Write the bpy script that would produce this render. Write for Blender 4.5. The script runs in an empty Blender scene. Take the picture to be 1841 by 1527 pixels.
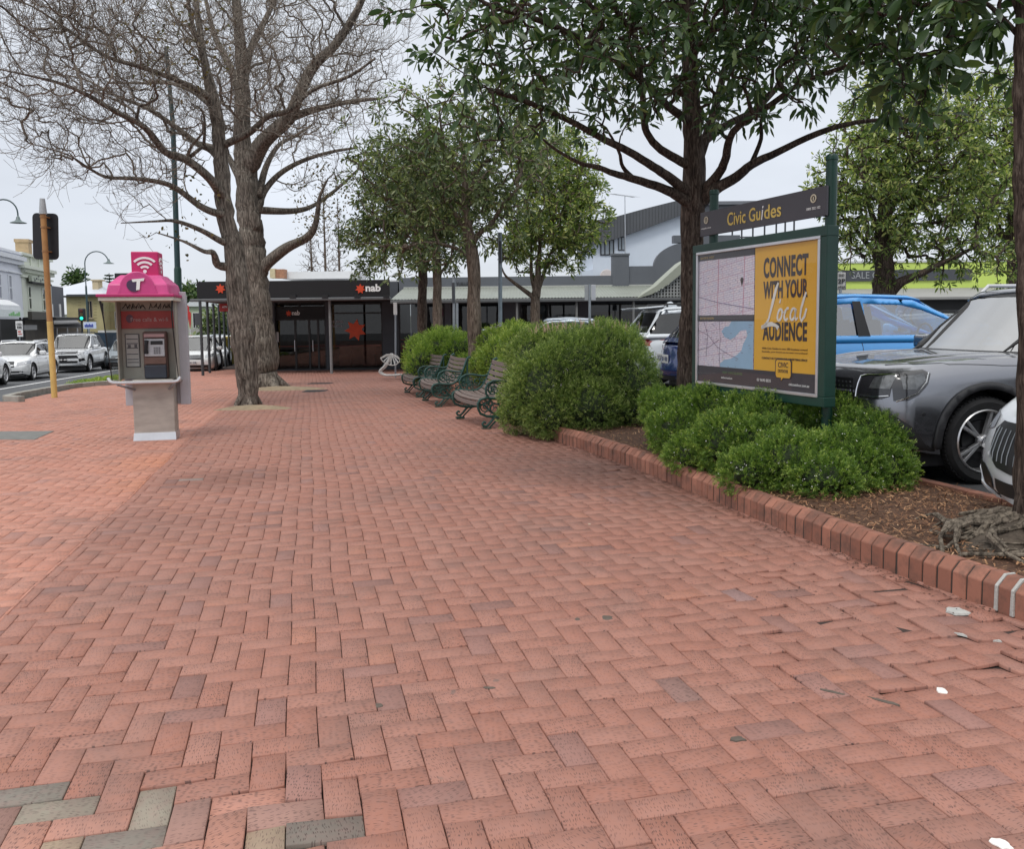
import bpy, bmesh, math, random
import numpy as np
from mathutils import Vector, Matrix, Euler
from mathutils.bvhtree import BVHTree
from mathutils.geometry import delaunay_2d_cdt
R = math.radians
SC = bpy.context.scene
COL = SC.collection
random.seed(7)
rng = np.random.RandomState(11)

# ---------------------------------------------------------------- camera
F, CXP, CYP, PITCH, ROLL, EYE = 1529.0, 920.5, 706.0, .085, -.011, 1.525
cp_, sp_, cr_, sr_ = math.cos(PITCH), math.sin(PITCH), math.cos(ROLL), math.sin(ROLL)
MC = np.array([[cr_, -sr_, 0], [sr_, cr_, 0], [0, 0, 1]]) @ np.array([[1, 0, 0], [0, cp_, -sp_], [0, sp_, cp_]]) @ np.array([[1, 0, 0], [0, 0, -1], [0, 1, 0]], float)
cam = bpy.data.objects.new('camera', bpy.data.cameras.new('camera'))
COL.objects.link(cam)
m3 = Matrix([[MC[0][i], -MC[1][i], -MC[2][i]] for i in range(3)])
cam.matrix_world = Matrix.Translation((0, 0, EYE)) @ m3.to_4x4()
cam.data.sensor_width = 36
cam.data.lens = F / 1841 * 36
cam.data.shift_y = -(763.5 - CYP) / 1841
cam.data.clip_start = .05
cam.data.clip_end = 3000
SC.camera = cam

# ---------------------------------------------------------------- sky and sun
SUN_EL, SUN_AZ = 58, 205      # azimuth clockwise from +Y
w = bpy.data.worlds.new('World'); SC.world = w; w.use_nodes = True
nt = w.node_tree; N = nt.nodes; N.clear()
out = N.new('ShaderNodeOutputWorld'); bg = N.new('ShaderNodeBackground')
sky = N.new('ShaderNodeTexSky'); sky.sky_type = 'NISHITA'; sky.sun_disc = False
sky.sun_elevation = R(SUN_EL); sky.sun_rotation = R(SUN_AZ)
tc = N.new('ShaderNodeTexCoord'); sep = N.new('ShaderNodeSeparateXYZ')
nt.links.new(tc.outputs['Generated'], sep.inputs[0])
rampz = N.new('ShaderNodeValToRGB')          # overcast luminance: brighter towards the zenith
rampz.color_ramp.elements[0].position = .0; rampz.color_ramp.elements[0].color = (.79, .825, .88, 1)
rampz.color_ramp.elements[1].position = 1.; rampz.color_ramp.elements[1].color = (1.66, 1.66, 1.64, 1)
e = rampz.color_ramp.elements.new(.12); e.color = (.735, .78, .86, 1)
e = rampz.color_ramp.elements.new(.42); e.color = (.80, .84, .90, 1)
nt.links.new(sep.outputs['Z'], rampz.inputs[0])
mp = N.new('ShaderNodeMapping'); mp.inputs['Scale'].default_value = (1.2, 1.2, 3.5)
nt.links.new(tc.outputs['Generated'], mp.inputs[0])
nz = N.new('ShaderNodeTexNoise'); nz.inputs['Scale'].default_value = 1.6; nz.inputs['Detail'].default_value = 5
nt.links.new(mp.outputs[0], nz.inputs['Vector'])
rn = N.new('ShaderNodeMapRange'); rn.inputs[1].default_value = .3; rn.inputs[2].default_value = .7; rn.inputs[3].default_value = .86; rn.inputs[4].default_value = 1.12
nt.links.new(nz.outputs[0], rn.inputs[0])
mul = N.new('ShaderNodeVectorMath'); mul.operation = 'SCALE'
nt.links.new(rampz.outputs[0], mul.inputs[0]); nt.links.new(rn.outputs[0], mul.inputs['Scale'])
sc2 = N.new('ShaderNodeVectorMath'); sc2.operation = 'SCALE'; sc2.inputs['Scale'].default_value = 8.6   # cloud layer in the sky texture's units
nt.links.new(mul.outputs[0], sc2.inputs[0])
mx = N.new('ShaderNodeMix'); mx.data_type = 'RGBA'; mx.inputs[0].default_value = .94
nt.links.new(sky.outputs[0], mx.inputs[6]); nt.links.new(sc2.outputs[0], mx.inputs[7])
nt.links.new(mx.outputs[2], bg.inputs[0]); bg.inputs[1].default_value = .1
nt.links.new(bg.outputs[0], out.inputs[0])
sun = bpy.data.objects.new('sun', bpy.data.lights.new('sun', 'SUN')); COL.objects.link(sun)
sun.data.energy = 1.2; sun.data.angle = R(16); sun.data.color = (1, .965, .91)
sd = Vector((math.sin(R(SUN_AZ)) * math.cos(R(SUN_EL)), math.cos(R(SUN_AZ)) * math.cos(R(SUN_EL)), math.sin(R(SUN_EL))))
sun.rotation_euler = sd.to_track_quat('Z', 'Y').to_euler()
SC.view_settings.view_transform = 'Standard'; SC.view_settings.look = 'None'
SC.view_settings.exposure = .28; SC.view_settings.gamma = 1
SC.cycles.max_bounces = 8; SC.cycles.transparent_max_bounces = 16
SC.cycles.use_denoising = True
SC.cycles.sample_clamp_indirect = 6

# ---------------------------------------------------------------- where a pixel of the photo lies in the world
def ray(x, y):
    d = MC.T @ np.array([x - CXP, y - CYP, F]); return d / d[1]
def gz(Y): return -.02 * max(0., Y - 12)
def G(x, y, dz=0.):
    d = ray(x, y); Y = (dz - EYE) / d[2]
    if Y > 12 or Y < 0: Y = (dz + .24 - EYE) / (d[2] + .02)
    return Vector((d[0] * Y, Y, EYE + d[2] * Y))
def at(x, y, Y):
    d = ray(x, y); return Vector((d[0] * Y, Y, EYE + d[2] * Y))
YAW = .234
CU = Vector((math.cos(YAW), math.sin(YAW), 0)); CV = Vector((-math.sin(YAW), math.cos(YAW), 0))

# ---------------------------------------------------------------- objects
def wm(o):
    m = Matrix.Identity(4)
    while o is not None:
        m = o.matrix_basis @ m; o = o.parent
    return m
def tag(o, label=None, cat=None, group=None, kind=None):
    if label: o['label'] = label
    if cat: o['category'] = cat
    if group: o['group'] = group
    if kind: o['kind'] = kind
    return o
def thing(name, label, cat, loc=(0, 0, 0), rz=0, group=None):
    o = bpy.data.objects.new(name, None); COL.objects.link(o)
    o.empty_display_size = .2
    o.location = loc; o.rotation_euler = (0, 0, rz)
    return tag(o, label, cat, group)
def copy_tree(o, parent=None):
    c = o.copy(); COL.objects.link(c); c.parent = parent
    for ch in list(o.children): copy_tree(ch, c)
    return c
class MB:
    def __init__(s): s.v = []; s.f = []; s.m = []
    def add(s, vs, fs, mi=0):
        n = len(s.v); s.v += [tuple(v) for v in vs]; s.f += [tuple(n + i for i in f) for f in fs]; s.m += [mi] * len(fs); return s
    def box(s, c, d, rz=0, mi=0, M=None):
        x, y, z = d[0] / 2, d[1] / 2, d[2] / 2
        vs = [Vector((i * x, j * y, k * z)) for k in (-1, 1) for j in (-1, 1) for i in (-1, 1)]
        Mx = Matrix.Translation(c) @ (M if M is not None else Matrix.Rotation(rz, 4, 'Z'))
        return s.add([Mx @ v for v in vs], [(0, 2, 3, 1), (4, 5, 7, 6), (0, 1, 5, 4), (1, 3, 7, 5), (3, 2, 6, 7), (2, 0, 4, 6)], mi)
    def b2(s, a, b, mi=0):
        c = [(a[i] + b[i]) / 2 for i in range(3)]; return s.box(c, [abs(b[i] - a[i]) for i in range(3)], mi=mi)
    def tube(s, pts, rad, n=8, mi=0, cap=True, closed=False):
        pts = [Vector(p) for p in pts]; k = len(pts)
        rad = [rad] * k if not hasattr(rad, '__len__') else rad
        vs = []; up = None
        for i, p in enumerate(pts):
            if closed: t = pts[(i + 1) % k] - pts[i - 1]
            else: t = pts[min(i + 1, k - 1)] - pts[max(i - 1, 0)]
            if t.length < 1e-9: t = Vector((0, 0, 1))
            t.normalize()
            if up is None: up = Vector((1, 0, 0)) if abs(t.x) < .9 else Vector((0, 1, 0))
            a = t.cross(up).normalized(); b = t.cross(a).normalized(); up = a.cross(t) if False else up
            nb = a.cross(t); up = nb if nb.length > .1 else up
            for j in range(n):
                q = 2 * math.pi * j / n
                vs.append(p + (a * math.cos(q) + b * math.sin(q)) * rad[i])
        fs = []
        for i in range(k if closed else k - 1):
            i2 = (i + 1) % k
            for j in range(n):
                fs.append((i * n + j, i * n + (j + 1) % n, i2 * n + (j + 1) % n, i2 * n + j))
        if cap and not closed:
            fs.append(tuple(range(n))[::-1]); fs.append(tuple((k - 1) * n + j for j in range(n)))
        return s.add(vs, fs, mi)
    def cyl(s, a, b, r, r2=None, n=12, mi=0): return s.tube([a, b], [r, r if r2 is None else r2], n, mi)
    def prism(s, poly, d0, d1, axis='y', mi=0):
        def P(p, d): return {'y': (p[0], d, p[1]), 'x': (d, p[0], p[1]), 'z': (p[0], p[1], d)}[axis]
        n = len(poly); vs = [P(p, d0) for p in poly] + [P(p, d1) for p in poly]
        fs = [tuple(range(n)), tuple(range(2 * n - 1, n - 1, -1))] + [(i, (i + 1) % n, n + (i + 1) % n, n + i)[::-1] for i in range(n)]
        return s.add(vs, fs, mi)
    def lathe(s, prof, c=(0, 0, 0), n=24, axis='z', mi=0):
        vs = []
        for r, h in prof:
            for j in range(n):
                q = 2 * math.pi * j / n
                a, b = r * math.cos(q), r * math.sin(q)
                v = {'z': (a, b, h), 'y': (a, h, b), 'x': (h, a, b)}[axis]
                vs.append((v[0] + c[0], v[1] + c[1], v[2] + c[2]))
        k = len(prof)
        fs = [(i * n + j, i * n + (j + 1) % n, (i + 1) * n + (j + 1) % n, (i + 1) * n + j) for i in range(k - 1) for j in range(n)]
        return s.add(vs, fs, mi)
    def build(s, name, mats, parent=None, world=False, smooth=False, bevel=0, angle=35, sub=0, seg=2):
        me = bpy.data.meshes.new(name); vs = s.v
        if world and parent is not None:
            I = wm(parent).inverted(); vs = [I @ Vector(v) for v in vs]
        me.from_pydata([tuple(v) for v in vs], [], s.f)
        if not isinstance(mats, (list, tuple)): mats = [mats]
        for m in mats: me.materials.append(m)
        if len(mats) > 1: me.polygons.foreach_set('material_index', s.m)
        o = bpy.data.objects.new(name, me); COL.objects.link(o); o.parent = parent
        bm = bmesh.new(); bm.from_mesh(me); bmesh.ops.recalc_face_normals(bm, faces=bm.faces); bm.to_mesh(me); bm.free()
        if smooth:
            me.polygons.foreach_set('use_smooth', [True] * len(me.polygons)); me.set_sharp_from_angle(angle=R(angle))
        if bevel:
            b = o.modifiers.new('bevel', 'BEVEL'); b.width = bevel; b.segments = seg; b.limit_method = 'ANGLE'; b.angle_limit = R(30)
        if sub:
            b = o.modifiers.new('sub', 'SUBSURF'); b.levels = b.render_levels = sub
        return o
def mesh_np(name, V, Fc, mat, parent=None, attrs=None, uv=None, smooth=False, world=True):
    V = np.asarray(V, np.float32); Fc = np.asarray(Fc, np.int32)
    if world and parent is not None:
        I = np.array(wm(parent).inverted()); V = V @ I[:3, :3].T.astype(np.float32) + I[:3, 3].astype(np.float32)
    me = bpy.data.meshes.new(name); me.vertices.add(len(V)); me.vertices.foreach_set('co', V.ravel())
    k = Fc.shape[1]; me.loops.add(Fc.size); me.loops.foreach_set('vertex_index', Fc.ravel())
    me.polygons.add(len(Fc)); me.polygons.foreach_set('loop_start', np.arange(len(Fc), dtype=np.int32) * k)
    for m in (mat if isinstance(mat, (list, tuple)) else [mat]): me.materials.append(m)
    for an, (dom, arr) in (attrs or {}).items():
        arr = np.asarray(arr, np.float32)
        if arr.ndim == 1: a = me.attributes.new(an, 'FLOAT', dom); a.data.foreach_set('value', arr)
        else: a = me.attributes.new(an, 'FLOAT_COLOR', dom); a.data.foreach_set('color', arr.ravel())
    if uv is not None:
        u = me.uv_layers.new(name='uv'); u.data.foreach_set('uv', np.asarray(uv, np.float32).ravel())
    me.update(calc_edges=True)
    if smooth: me.polygons.foreach_set('use_smooth', [True] * len(me.polygons))
    o = bpy.data.objects.new(name, me); COL.objects.link(o); o.parent = parent
    return o

# ---------------------------------------------------------------- materials
def newmat(name):
    m = bpy.data.materials.new(name); m.use_nodes = True; nt = m.node_tree
    return m, nt, nt.nodes['Principled BSDF']
def mat(name, c, rough=.6, metal=0., var=.12, scale=8., bump=0., bscale=60., spec=.5, coat=0., emit=0., stretch=None, dirt=0.):
    m, nt, p = newmat(name); N = nt.nodes; L = nt.links
    p.inputs['Roughness'].default_value = rough; p.inputs['Metallic'].default_value = metal
    p.inputs['Specular IOR Level'].default_value = spec; p.inputs['Coat Weight'].default_value = coat; p.inputs['Coat Roughness'].default_value = .03
    t = N.new('ShaderNodeTexCoord'); src = t.outputs['Object']
    if stretch:
        mpn = N.new('ShaderNodeMapping'); mpn.inputs['Scale'].default_value = stretch; L.new(src, mpn.inputs[0]); src = mpn.outputs[0]
    n = N.new('ShaderNodeTexNoise'); n.inputs['Scale'].default_value = scale; n.inputs['Detail'].default_value = 5; n.inputs['Roughness'].default_value = .6
    L.new(src, n.inputs['Vector'])
    mr = N.new('ShaderNodeMapRange'); mr.inputs[1].default_value = .25; mr.inputs[2].default_value = .75; mr.inputs[3].default_value = 1 - var; mr.inputs[4].default_value = 1 + var
    L.new(n.outputs[0], mr.inputs[0])
    v = N.new('ShaderNodeVectorMath'); v.operation = 'SCALE'; v.inputs[0].default_value = c[:3]; L.new(mr.outputs[0], v.inputs['Scale'])
    col = v.outputs[0]
    if dirt:
        n2 = N.new('ShaderNodeTexNoise'); n2.inputs['Scale'].default_value = scale * .35; n2.inputs['Detail'].default_value = 7; L.new(src, n2.inputs['Vector'])
        r2 = N.new('ShaderNodeMapRange'); r2.inputs[1].default_value = .48; r2.inputs[2].default_value = .75; r2.inputs[4].default_value = dirt; L.new(n2.outputs[0], r2.inputs[0])
        mx = N.new('ShaderNodeMix'); mx.data_type = 'RGBA'; L.new(r2.outputs[0], mx.inputs[0]); L.new(col, mx.inputs[6]); mx.inputs[7].default_value = (.09, .075, .06, 1); col = mx.outputs[2]
    L.new(col, p.inputs['Base Color'])
    if bump:
        n3 = N.new('ShaderNodeTexNoise'); n3.inputs['Scale'].default_value = bscale; n3.inputs['Detail'].default_value = 4; L.new(src, n3.inputs['Vector'])
        b = N.new('ShaderNodeBump'); b.inputs['Strength'].default_value = bump; b.inputs['Distance'].default_value = .01; L.new(n3.outputs[0], b.inputs['Height']); L.new(b.outputs[0], p.inputs['Normal'])
    if emit: p.inputs['Emission Color'].default_value = (*c[:3], 1); p.inputs['Emission Strength'].default_value = emit
    return m
def glassmat2(name, tint, f0):
    """thin window glass: tinted see-through sheet with real reflection"""
    m = bpy.data.materials.new(name); m.use_nodes = True; nt = m.node_tree; N = nt.nodes; L = nt.links; N.clear()
    o = N.new('ShaderNodeOutputMaterial'); tr = N.new('ShaderNodeBsdfTransparent'); tr.inputs[0].default_value = (*tint, 1); g = N.new('ShaderNodeBsdfGlossy'); g.inputs['Roughness'].default_value = 0
    lw = N.new('ShaderNodeLayerWeight'); lw.inputs[0].default_value = .5; pw = N.new('ShaderNodeMath'); pw.operation = 'POWER'; pw.inputs[1].default_value = 4; L.new(lw.outputs['Facing'], pw.inputs[0])
    mr = N.new('ShaderNodeMapRange'); mr.inputs[3].default_value = f0; mr.inputs[4].default_value = 1; L.new(pw.outputs[0], mr.inputs[0]); mx = N.new('ShaderNodeMixShader'); L.new(mr.outputs[0], mx.inputs[0]); L.new(tr.outputs[0], mx.inputs[1]); L.new(g.outputs[0], mx.inputs[2]); L.new(mx.outputs[0], o.inputs[0]); return m
def glassmat(name, tint=(.5, .55, .55), ior=1.5): return glassmat2(name, tint, ((ior - 1) / (ior + 1)) ** 2)
def barkmat(name, c1, c2, sc=10., ridge=1.):
    m, nt, p = newmat(name); N = nt.nodes; L = nt.links
    t = N.new('ShaderNodeTexCoord'); mp = N.new('ShaderNodeMapping'); mp.inputs['Scale'].default_value = (sc, sc, sc * .16); L.new(t.outputs['Object'], mp.inputs[0])
    n = N.new('ShaderNodeTexNoise'); n.inputs['Scale'].default_value = 2.2; n.inputs['Detail'].default_value = 7; n.inputs['Roughness'].default_value = .65; n.inputs['Distortion'].default_value = .6; L.new(mp.outputs[0], n.inputs['Vector'])
    n2 = N.new('ShaderNodeTexNoise'); n2.inputs['Scale'].default_value = 1.3; n2.inputs['Detail'].default_value = 3; L.new(t.outputs['Object'], n2.inputs['Vector'])
    r = N.new('ShaderNodeValToRGB'); r.color_ramp.elements[0].position = .38; r.color_ramp.elements[0].color = (*[x * .38 for x in c1], 1)
    r.color_ramp.elements[1].position = .68; r.color_ramp.elements[1].color = (*c2, 1); e = r.color_ramp.elements.new(.5); e.color = (*c1, 1)
    L.new(n.outputs[0], r.inputs[0])
    mr = N.new('ShaderNodeMapRange'); mr.inputs[1].default_value = .3; mr.inputs[2].default_value = .7; mr.inputs[3].default_value = .75; mr.inputs[4].default_value = 1.2; L.new(n2.outputs[0], mr.inputs[0])
    v = N.new('ShaderNodeVectorMath'); v.operation = 'SCALE'; L.new(r.outputs[0], v.inputs[0]); L.new(mr.outputs[0], v.inputs['Scale']); L.new(v.outputs[0], p.inputs['Base Color'])
    p.inputs['Roughness'].default_value = .9; p.inputs['Specular IOR Level'].default_value = .2
    b = N.new('ShaderNodeBump'); b.inputs['Strength'].default_value = 1 * ridge; b.inputs['Distance'].default_value = .03; L.new(n.outputs[0], b.inputs['Height']); L.new(b.outputs[0], p.inputs['Normal'])
    return m
def leafmat(name, cols, rough=.45, trans=.25):
    """cols: ramp over the per-leaf random attribute 'lr'"""
    m = bpy.data.materials.new(name); m.use_nodes = True; nt = m.node_tree; N = nt.nodes; L = nt.links
    p = N['Principled BSDF']; o = N['Material Output']
    a = N.new('ShaderNodeAttribute'); a.attribute_name = 'lr'
    r = N.new('ShaderNodeValToRGB'); els = r.color_ramp.elements
    for i, (pos, c) in enumerate(cols):
        e = els[i] if i < 2 else els.new(pos)
        e.position = pos; e.color = (*c, 1)
    L.new(a.outputs['Fac'], r.inputs[0]); L.new(r.outputs[0], p.inputs['Base Color']); p.inputs['Roughness'].default_value = rough
    p.inputs['Specular IOR Level'].default_value = .45
    if trans:
        tl = N.new('ShaderNodeBsdfTranslucent'); sc = N.new('ShaderNodeVectorMath'); sc.operation = 'MULTIPLY'; sc.inputs[1].default_value = (1.3, 1.5, .6); L.new(r.outputs[0], sc.inputs[0]); L.new(sc.outputs[0], tl.inputs[0])
        mx = N.new('ShaderNodeMixShader'); mx.inputs[0].default_value = trans; L.new(p.outputs[0], mx.inputs[1]); L.new(tl.outputs[0], mx.inputs[2]); L.new(mx.outputs[0], o.inputs[0])
    return m
def text(s, size, M, m, parent, name='lettering', world=False, ext=.002, off=0., sx=1., align='CENTER', shear=0., space=1.):
    """letters standing in the local XZ plane, facing -Y, through matrix M"""
    cu = bpy.data.curves.new(name, 'FONT'); cu.body = s; cu.size = size; cu.extrude = ext; cu.offset = off; cu.align_x = align; cu.shear = shear; cu.space_character = space; cu.resolution_u = 3
    cu.space_line = .95
    t = bpy.data.objects.new('tmp', cu); me = bpy.data.meshes.new_from_object(t); bpy.data.objects.remove(t); bpy.data.curves.remove(cu)
    T = M @ Matrix.Rotation(math.pi / 2, 4, 'X') @ Matrix.Diagonal((sx, 1, 1, 1))
    if world and parent is not None: T = wm(parent).inverted() @ T
    me.transform(T); me.materials.clear(); me.materials.append(m); me.name = name
    o = bpy.data.objects.new(name, me); COL.objects.link(o); o.parent = parent
    return o
TR = Matrix.Translation
def RZ(a): return Matrix.Rotation(a, 4, 'Z')

M_ = {}
M_['iron'] = mat('green_iron', (.012, .055, .045), .35, .0, .25, 20, .2, 90, spec=.6)
M_['green_paint'] = mat('green_paint', (.006, .04, .028), .4, 0, .15, 6)
M_['black'] = mat('black_plastic', (.012, .012, .014), .45, 0, .2, 12)
M_['dark'] = mat('dark_interior', (.01, .01, .011), .7, 0, .3, 3)
M_['steel'] = mat('brushed_steel', (.50, .49, .46), .42, .85, .12, 5, .05, 200, stretch=(1, 1, 12), dirt=.35)
M_['alu'] = mat('aluminium', (.62, .62, .64), .35, .8, .08, 9)
M_['galv'] = mat('galvanised', (.30, .33, .36), .45, .5, .15, 14)
M_['white'] = mat('white_paint', (.72, .72, .72), .5, 0, .05, 5)
M_['charcoal'] = mat('charcoal_render', (.062, .068, .08), .7, 0, .1, 2, .2, 80)
M_['greywall'] = mat('grey_render', (.115, .125, .145), .8, 0, .08, 1.2, .2, 60)
M_['concrete'] = mat('concrete', (.30, .29, .26), .9, 0, .2, 6, .5, 70, dirt=.5)
M_['lettw'] = mat('white_letter', (.8, .8, .8), .5, 0, 0.02)
M_['red'] = mat('red_star', (.62, .06, .015), .5, 0, .05)
M_['glass_dark'] = glassmat('shop_glass', (.42, .44, .45), 1.75)
M_['rubber'] = mat('tyre_rubber', (.014, .014, .015), .8, 0, .3, 30, .3, 120)
M_['chrome'] = mat('chrome', (.75, .75, .77), .12, 1., .02)
# ================================================================= GROUND, PAVING, ROAD
def sheet(name, mt, poly_rows, z_off, kind='structure'):
    """rows: list of (Y, X0, X1); z follows the fall of the street"""
    mb = MB(); vs = []; 
    for (Y, a, b) in poly_rows:
        for t in np.linspace(0, 1, 5): vs.append((a + (b - a) * t, Y, gz2(Y) + z_off))
    fs = [(i * 5 + j, i * 5 + j + 1, (i + 1) * 5 + j + 1, (i + 1) * 5 + j) for i in range(len(poly_rows) - 1) for j in range(4)]
    mb.add(vs, fs); o = mb.build(name, mt); tag(o, kind=kind); return o
def gz2(Y): return gz(min(Y, 48)) if Y > 0 else 0.
asph = mat('asphalt', (.085, .088, .095), .85, 0, .18, 3, .5, 150)
asph2 = mat('carpark_asphalt', (.055, .056, .06), .85, 0, .25, 2, .7, 120)
ys = [-60, -10, 4, 12, 16, 20, 24, 28, 34, 40, 48, 60, 90, 140, 300, 900]
sheet('ground', asph, [(y, -900, 900) for y in ys], -.30)
def kerbX(Y): # kerb line of the road
    return -10.95 - .235 * (Y - 18.6)
rows = [18.7, 20, 24, 28, 34, 40, 48, 60, 90, 140]
sheet('road', asph, [(y, kerbX(y) - 45, kerbX(y) + .05) for y in rows], -.125)
# lane line
mb = MB()
for a, b in zip(range(19, 90, 1), range(20, 91, 1)):
    def P(y, o): return (-15.53 - .248 * (y - 25.74) + o, y, gz2(y) - .119)
    mb.add([P(a, -.07), P(a, .07), P(b, .07), P(b, -.07)], [(0, 1, 2, 3)])
tag(mb.build('lane_line', M_['white']), kind='structure')

# ---- brick paving, every brick a small block in herringbone bond
a_ = YAW
W_ = .116; JT = .0036
def uv_of(X, Y): return X * math.cos(a_) + Y * math.sin(a_), -X * math.sin(a_) + Y * math.cos(a_)
SEAM = -1.58
def bricks():
    u0, v0 = -13., 0.; rects = []
    I = np.arange(0, int(26 / W_)); J = np.arange(0, int(46 / W_))
    ii, jj = np.meshgrid(I, J, indexing='ij'); k = (ii + jj) % 4
    H = k == 0; Vv = k == 2
    ru = np.concatenate([ii[H], ii[Vv]]) * W_ + u0; rv = np.concatenate([jj[H], jj[Vv]]) * W_ + v0
    du = np.concatenate([np.full(H.sum(), 2 * W_), np.full(Vv.sum(), W_)]); dv = np.concatenate([np.full(H.sum(), W_), np.full(Vv.sum(), 2 * W_)])
    # slow drift of the laying lines, so courses are not machine straight
    out = []
    for side in (0, 1):
        off = (0.0, 0.0) if side else (.031, .047)
        A = ru + off[0]; B = ru + du + off[0]; C = rv + off[1]; D = rv + dv + off[1]
        if side: A = np.maximum(A, SEAM)
        else: B = np.minimum(B, SEAM)
        ok = (B - A) > .02
        out.append(np.stack([A[ok], B[ok], C[ok], D[ok], np.full(ok.sum(), side), (du > dv)[ok]], 1))
    return np.concatenate(out)
RB = bricks()
uc = (RB[:, 0] + RB[:, 1]) / 2; vc = (RB[:, 2] + RB[:, 3]) / 2
X = uc * math.cos(a_) - vc * math.sin(a_); Y = uc * math.sin(a_) + vc * math.cos(a_)
right = np.where(Y < 10.4, 3.1 - .02 * Y - .012 * Y * Y + .35, .9 - .24 * (Y - 10.4) + .3)
right = np.where(Y > 24.5, 9, right)
left = np.where(Y < 18.55, -60, -10.95 - .235 * (Y - 18.6) - .02)
vis = (np.abs(X) < .66 * Y + 1.0) & (Y > 2.0) & (Y < 37.5)
ok = (X < right) & (X > left) & vis
RB = RB[ok]; X = X[ok]; Y = Y[ok]
n = len(RB)
near = Y < 13
cols = np.zeros((n, 4), np.float32); r1 = rng.rand(n); r2 = rng.rand(n)
base = np.array([.325, .142, .103]); pink = np.array([.350, .168, .128]); dk = np.array([.265, .135, .112]); orange = np.array([.37, .165, .115])
c = base + (pink - base) * r1[:, None]
c = np.where((r2 < .05)[:, None], dk * (.9 + .3 * r1[:, None]), c)
c = np.where((r2 > .98)[:, None], orange, c)
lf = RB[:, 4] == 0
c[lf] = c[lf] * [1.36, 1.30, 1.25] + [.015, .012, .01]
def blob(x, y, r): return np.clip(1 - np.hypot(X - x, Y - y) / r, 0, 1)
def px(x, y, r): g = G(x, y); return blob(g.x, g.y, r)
g_or = np.maximum(px(300, 830, .9), px(265, 870, .6)) * lf; c = c * (1 - g_or[:, None] * .8) + np.array([.50, .20, .11]) * g_or[:, None] * .8
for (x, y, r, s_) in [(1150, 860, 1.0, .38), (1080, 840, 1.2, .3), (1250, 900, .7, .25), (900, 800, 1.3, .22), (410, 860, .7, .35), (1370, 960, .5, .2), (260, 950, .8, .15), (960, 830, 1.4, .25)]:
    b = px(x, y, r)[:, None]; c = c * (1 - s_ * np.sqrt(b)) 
# the repaired corner at the bottom left: grey, buff and orange replacements
def pick(x, y): g = G(x, y); return int(np.argmin(np.hypot(X - g.x, Y - g.y)))
for (x, y, cc) in [(900, 1330, (.3, .15, .12)),
                   (500, 1480, (.44, .22, .16)), (330, 1440, (.3, .16, .13)), (1230, 1240, (.25, .14, .12)), (1310, 1070, (.28, .17, .16)), (350, 860, (.24, .19, .17)), (860, 1370, (.28, .13, .1))]:
    c[pick(x, y)] = cc
dc = np.array([X, Y, np.full(n, -EYE)]).T @ MC.T; pxx = CXP + F * dc[:, 0] / dc[:, 2]; pyy = CYP + F * dc[:, 1] / dc[:, 2]
rep = (pyy > 1424 + np.maximum(0, pxx - 250) * .06) & (pxx < 650) & (Y < 4); pal = np.array([(.185, .165, .14), (.15, .142, .125), (.25, .22, .175), (.40, .30, .21), (.44, .21, .155), (.42, .20, .15), (.30, .17, .14)])
ri = np.where(rep)[0]; ri = ri[np.argsort(pxx[ri])]; seq = [0, 4, 2, 5, 1, 6, 3, 4, 0, 5, 3, 2, 6, 5]
c[ri] = pal[[seq[k % 14] for k in range(len(ri))]] * (.85 + .3 * rng.rand(len(ri)))[:, None]; c = c * [1.0, 1.01, 1.0]
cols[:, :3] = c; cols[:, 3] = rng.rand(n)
jt = JT / 2
A, B, C, D = RB[:, 0] + jt, RB[:, 1] - jt, RB[:, 2] + jt, RB[:, 3] - jt
jig = (rng.rand(n, 3) - .5); rough_zone = np.clip(px(1600, 1100, 1.3) * 3 + px(1480, 1130, .8) * 3, 0, 1)
rough_zone = np.maximum(rough_zone, np.clip(px(430, 1500, .5) * 3, 0, 1)); rough_zone = np.maximum(rough_zone, np.clip(px(1180, 850, .8) * 2, 0, 1))
amp = np.where(near, .0022, .0015) * (1 + 3.2 * rough_zone)
rotj = jig[:, 2] * .02 * (1 + 2.5 * rough_zone)
dz = jig[:, 0] * amp * 1.6; tu = jig[:, 1] * amp * 1.5; tv = (rng.rand(n) - .5) * amp * 1.5
Cu, Cv = (A + B) / 2, (C + D) / 2
def corners(ins, drop):
    a2, b2, c2, d2 = A + ins, B - ins, C + ins, D - ins
    res = []
    for (uu, vv) in ((a2, c2), (b2, c2), (b2, d2), (a2, d2)):
        su = np.sign(uu - Cu); sv = np.sign(vv - Cv)
        lu, lv = uu - Cu, vv - Cv
        uu = Cu + lu - rotj * lv; vv = Cv + lv + rotj * lu
        vv = vv + .012 * np.sin(uu * 1.3) + .006 * np.sin(uu * 4.1 + 1); uu = uu + .010 * np.sin(vv * .9) + .006 * np.sin(vv * 3.3)
        xx = uu * math.cos(a_) - vv * math.sin(a_); yy = uu * math.sin(a_) + vv * math.cos(a_)
        zz = np.where(yy > 12, -.02 * (yy - 12), 0) + dz + su * tu + sv * tv - drop + .004 * np.sin(xx * 1.9) * np.cos(yy * 1.3)
        res.append(np.stack([xx, yy, zz], 1))
    return np.stack(res, 1)
top = corners(.0018, 0); bot = corners(0, .003); deep = corners(-.0005, .016)
V = np.concatenate([top, bot, deep], 1).reshape(-1, 3)
fq = [(0, 1, 2, 3)] + [(4 + j, 4 + (j + 1) % 4, (j + 1) % 4, j) for j in range(4)] + [(8 + j, 8 + (j + 1) % 4, 4 + (j + 1) % 4, 4 + j) for j in range(4)]
Fc = (np.arange(n)[:, None, None] * 12 + np.array(fq)[None]).reshape(-1, 4)
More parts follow.
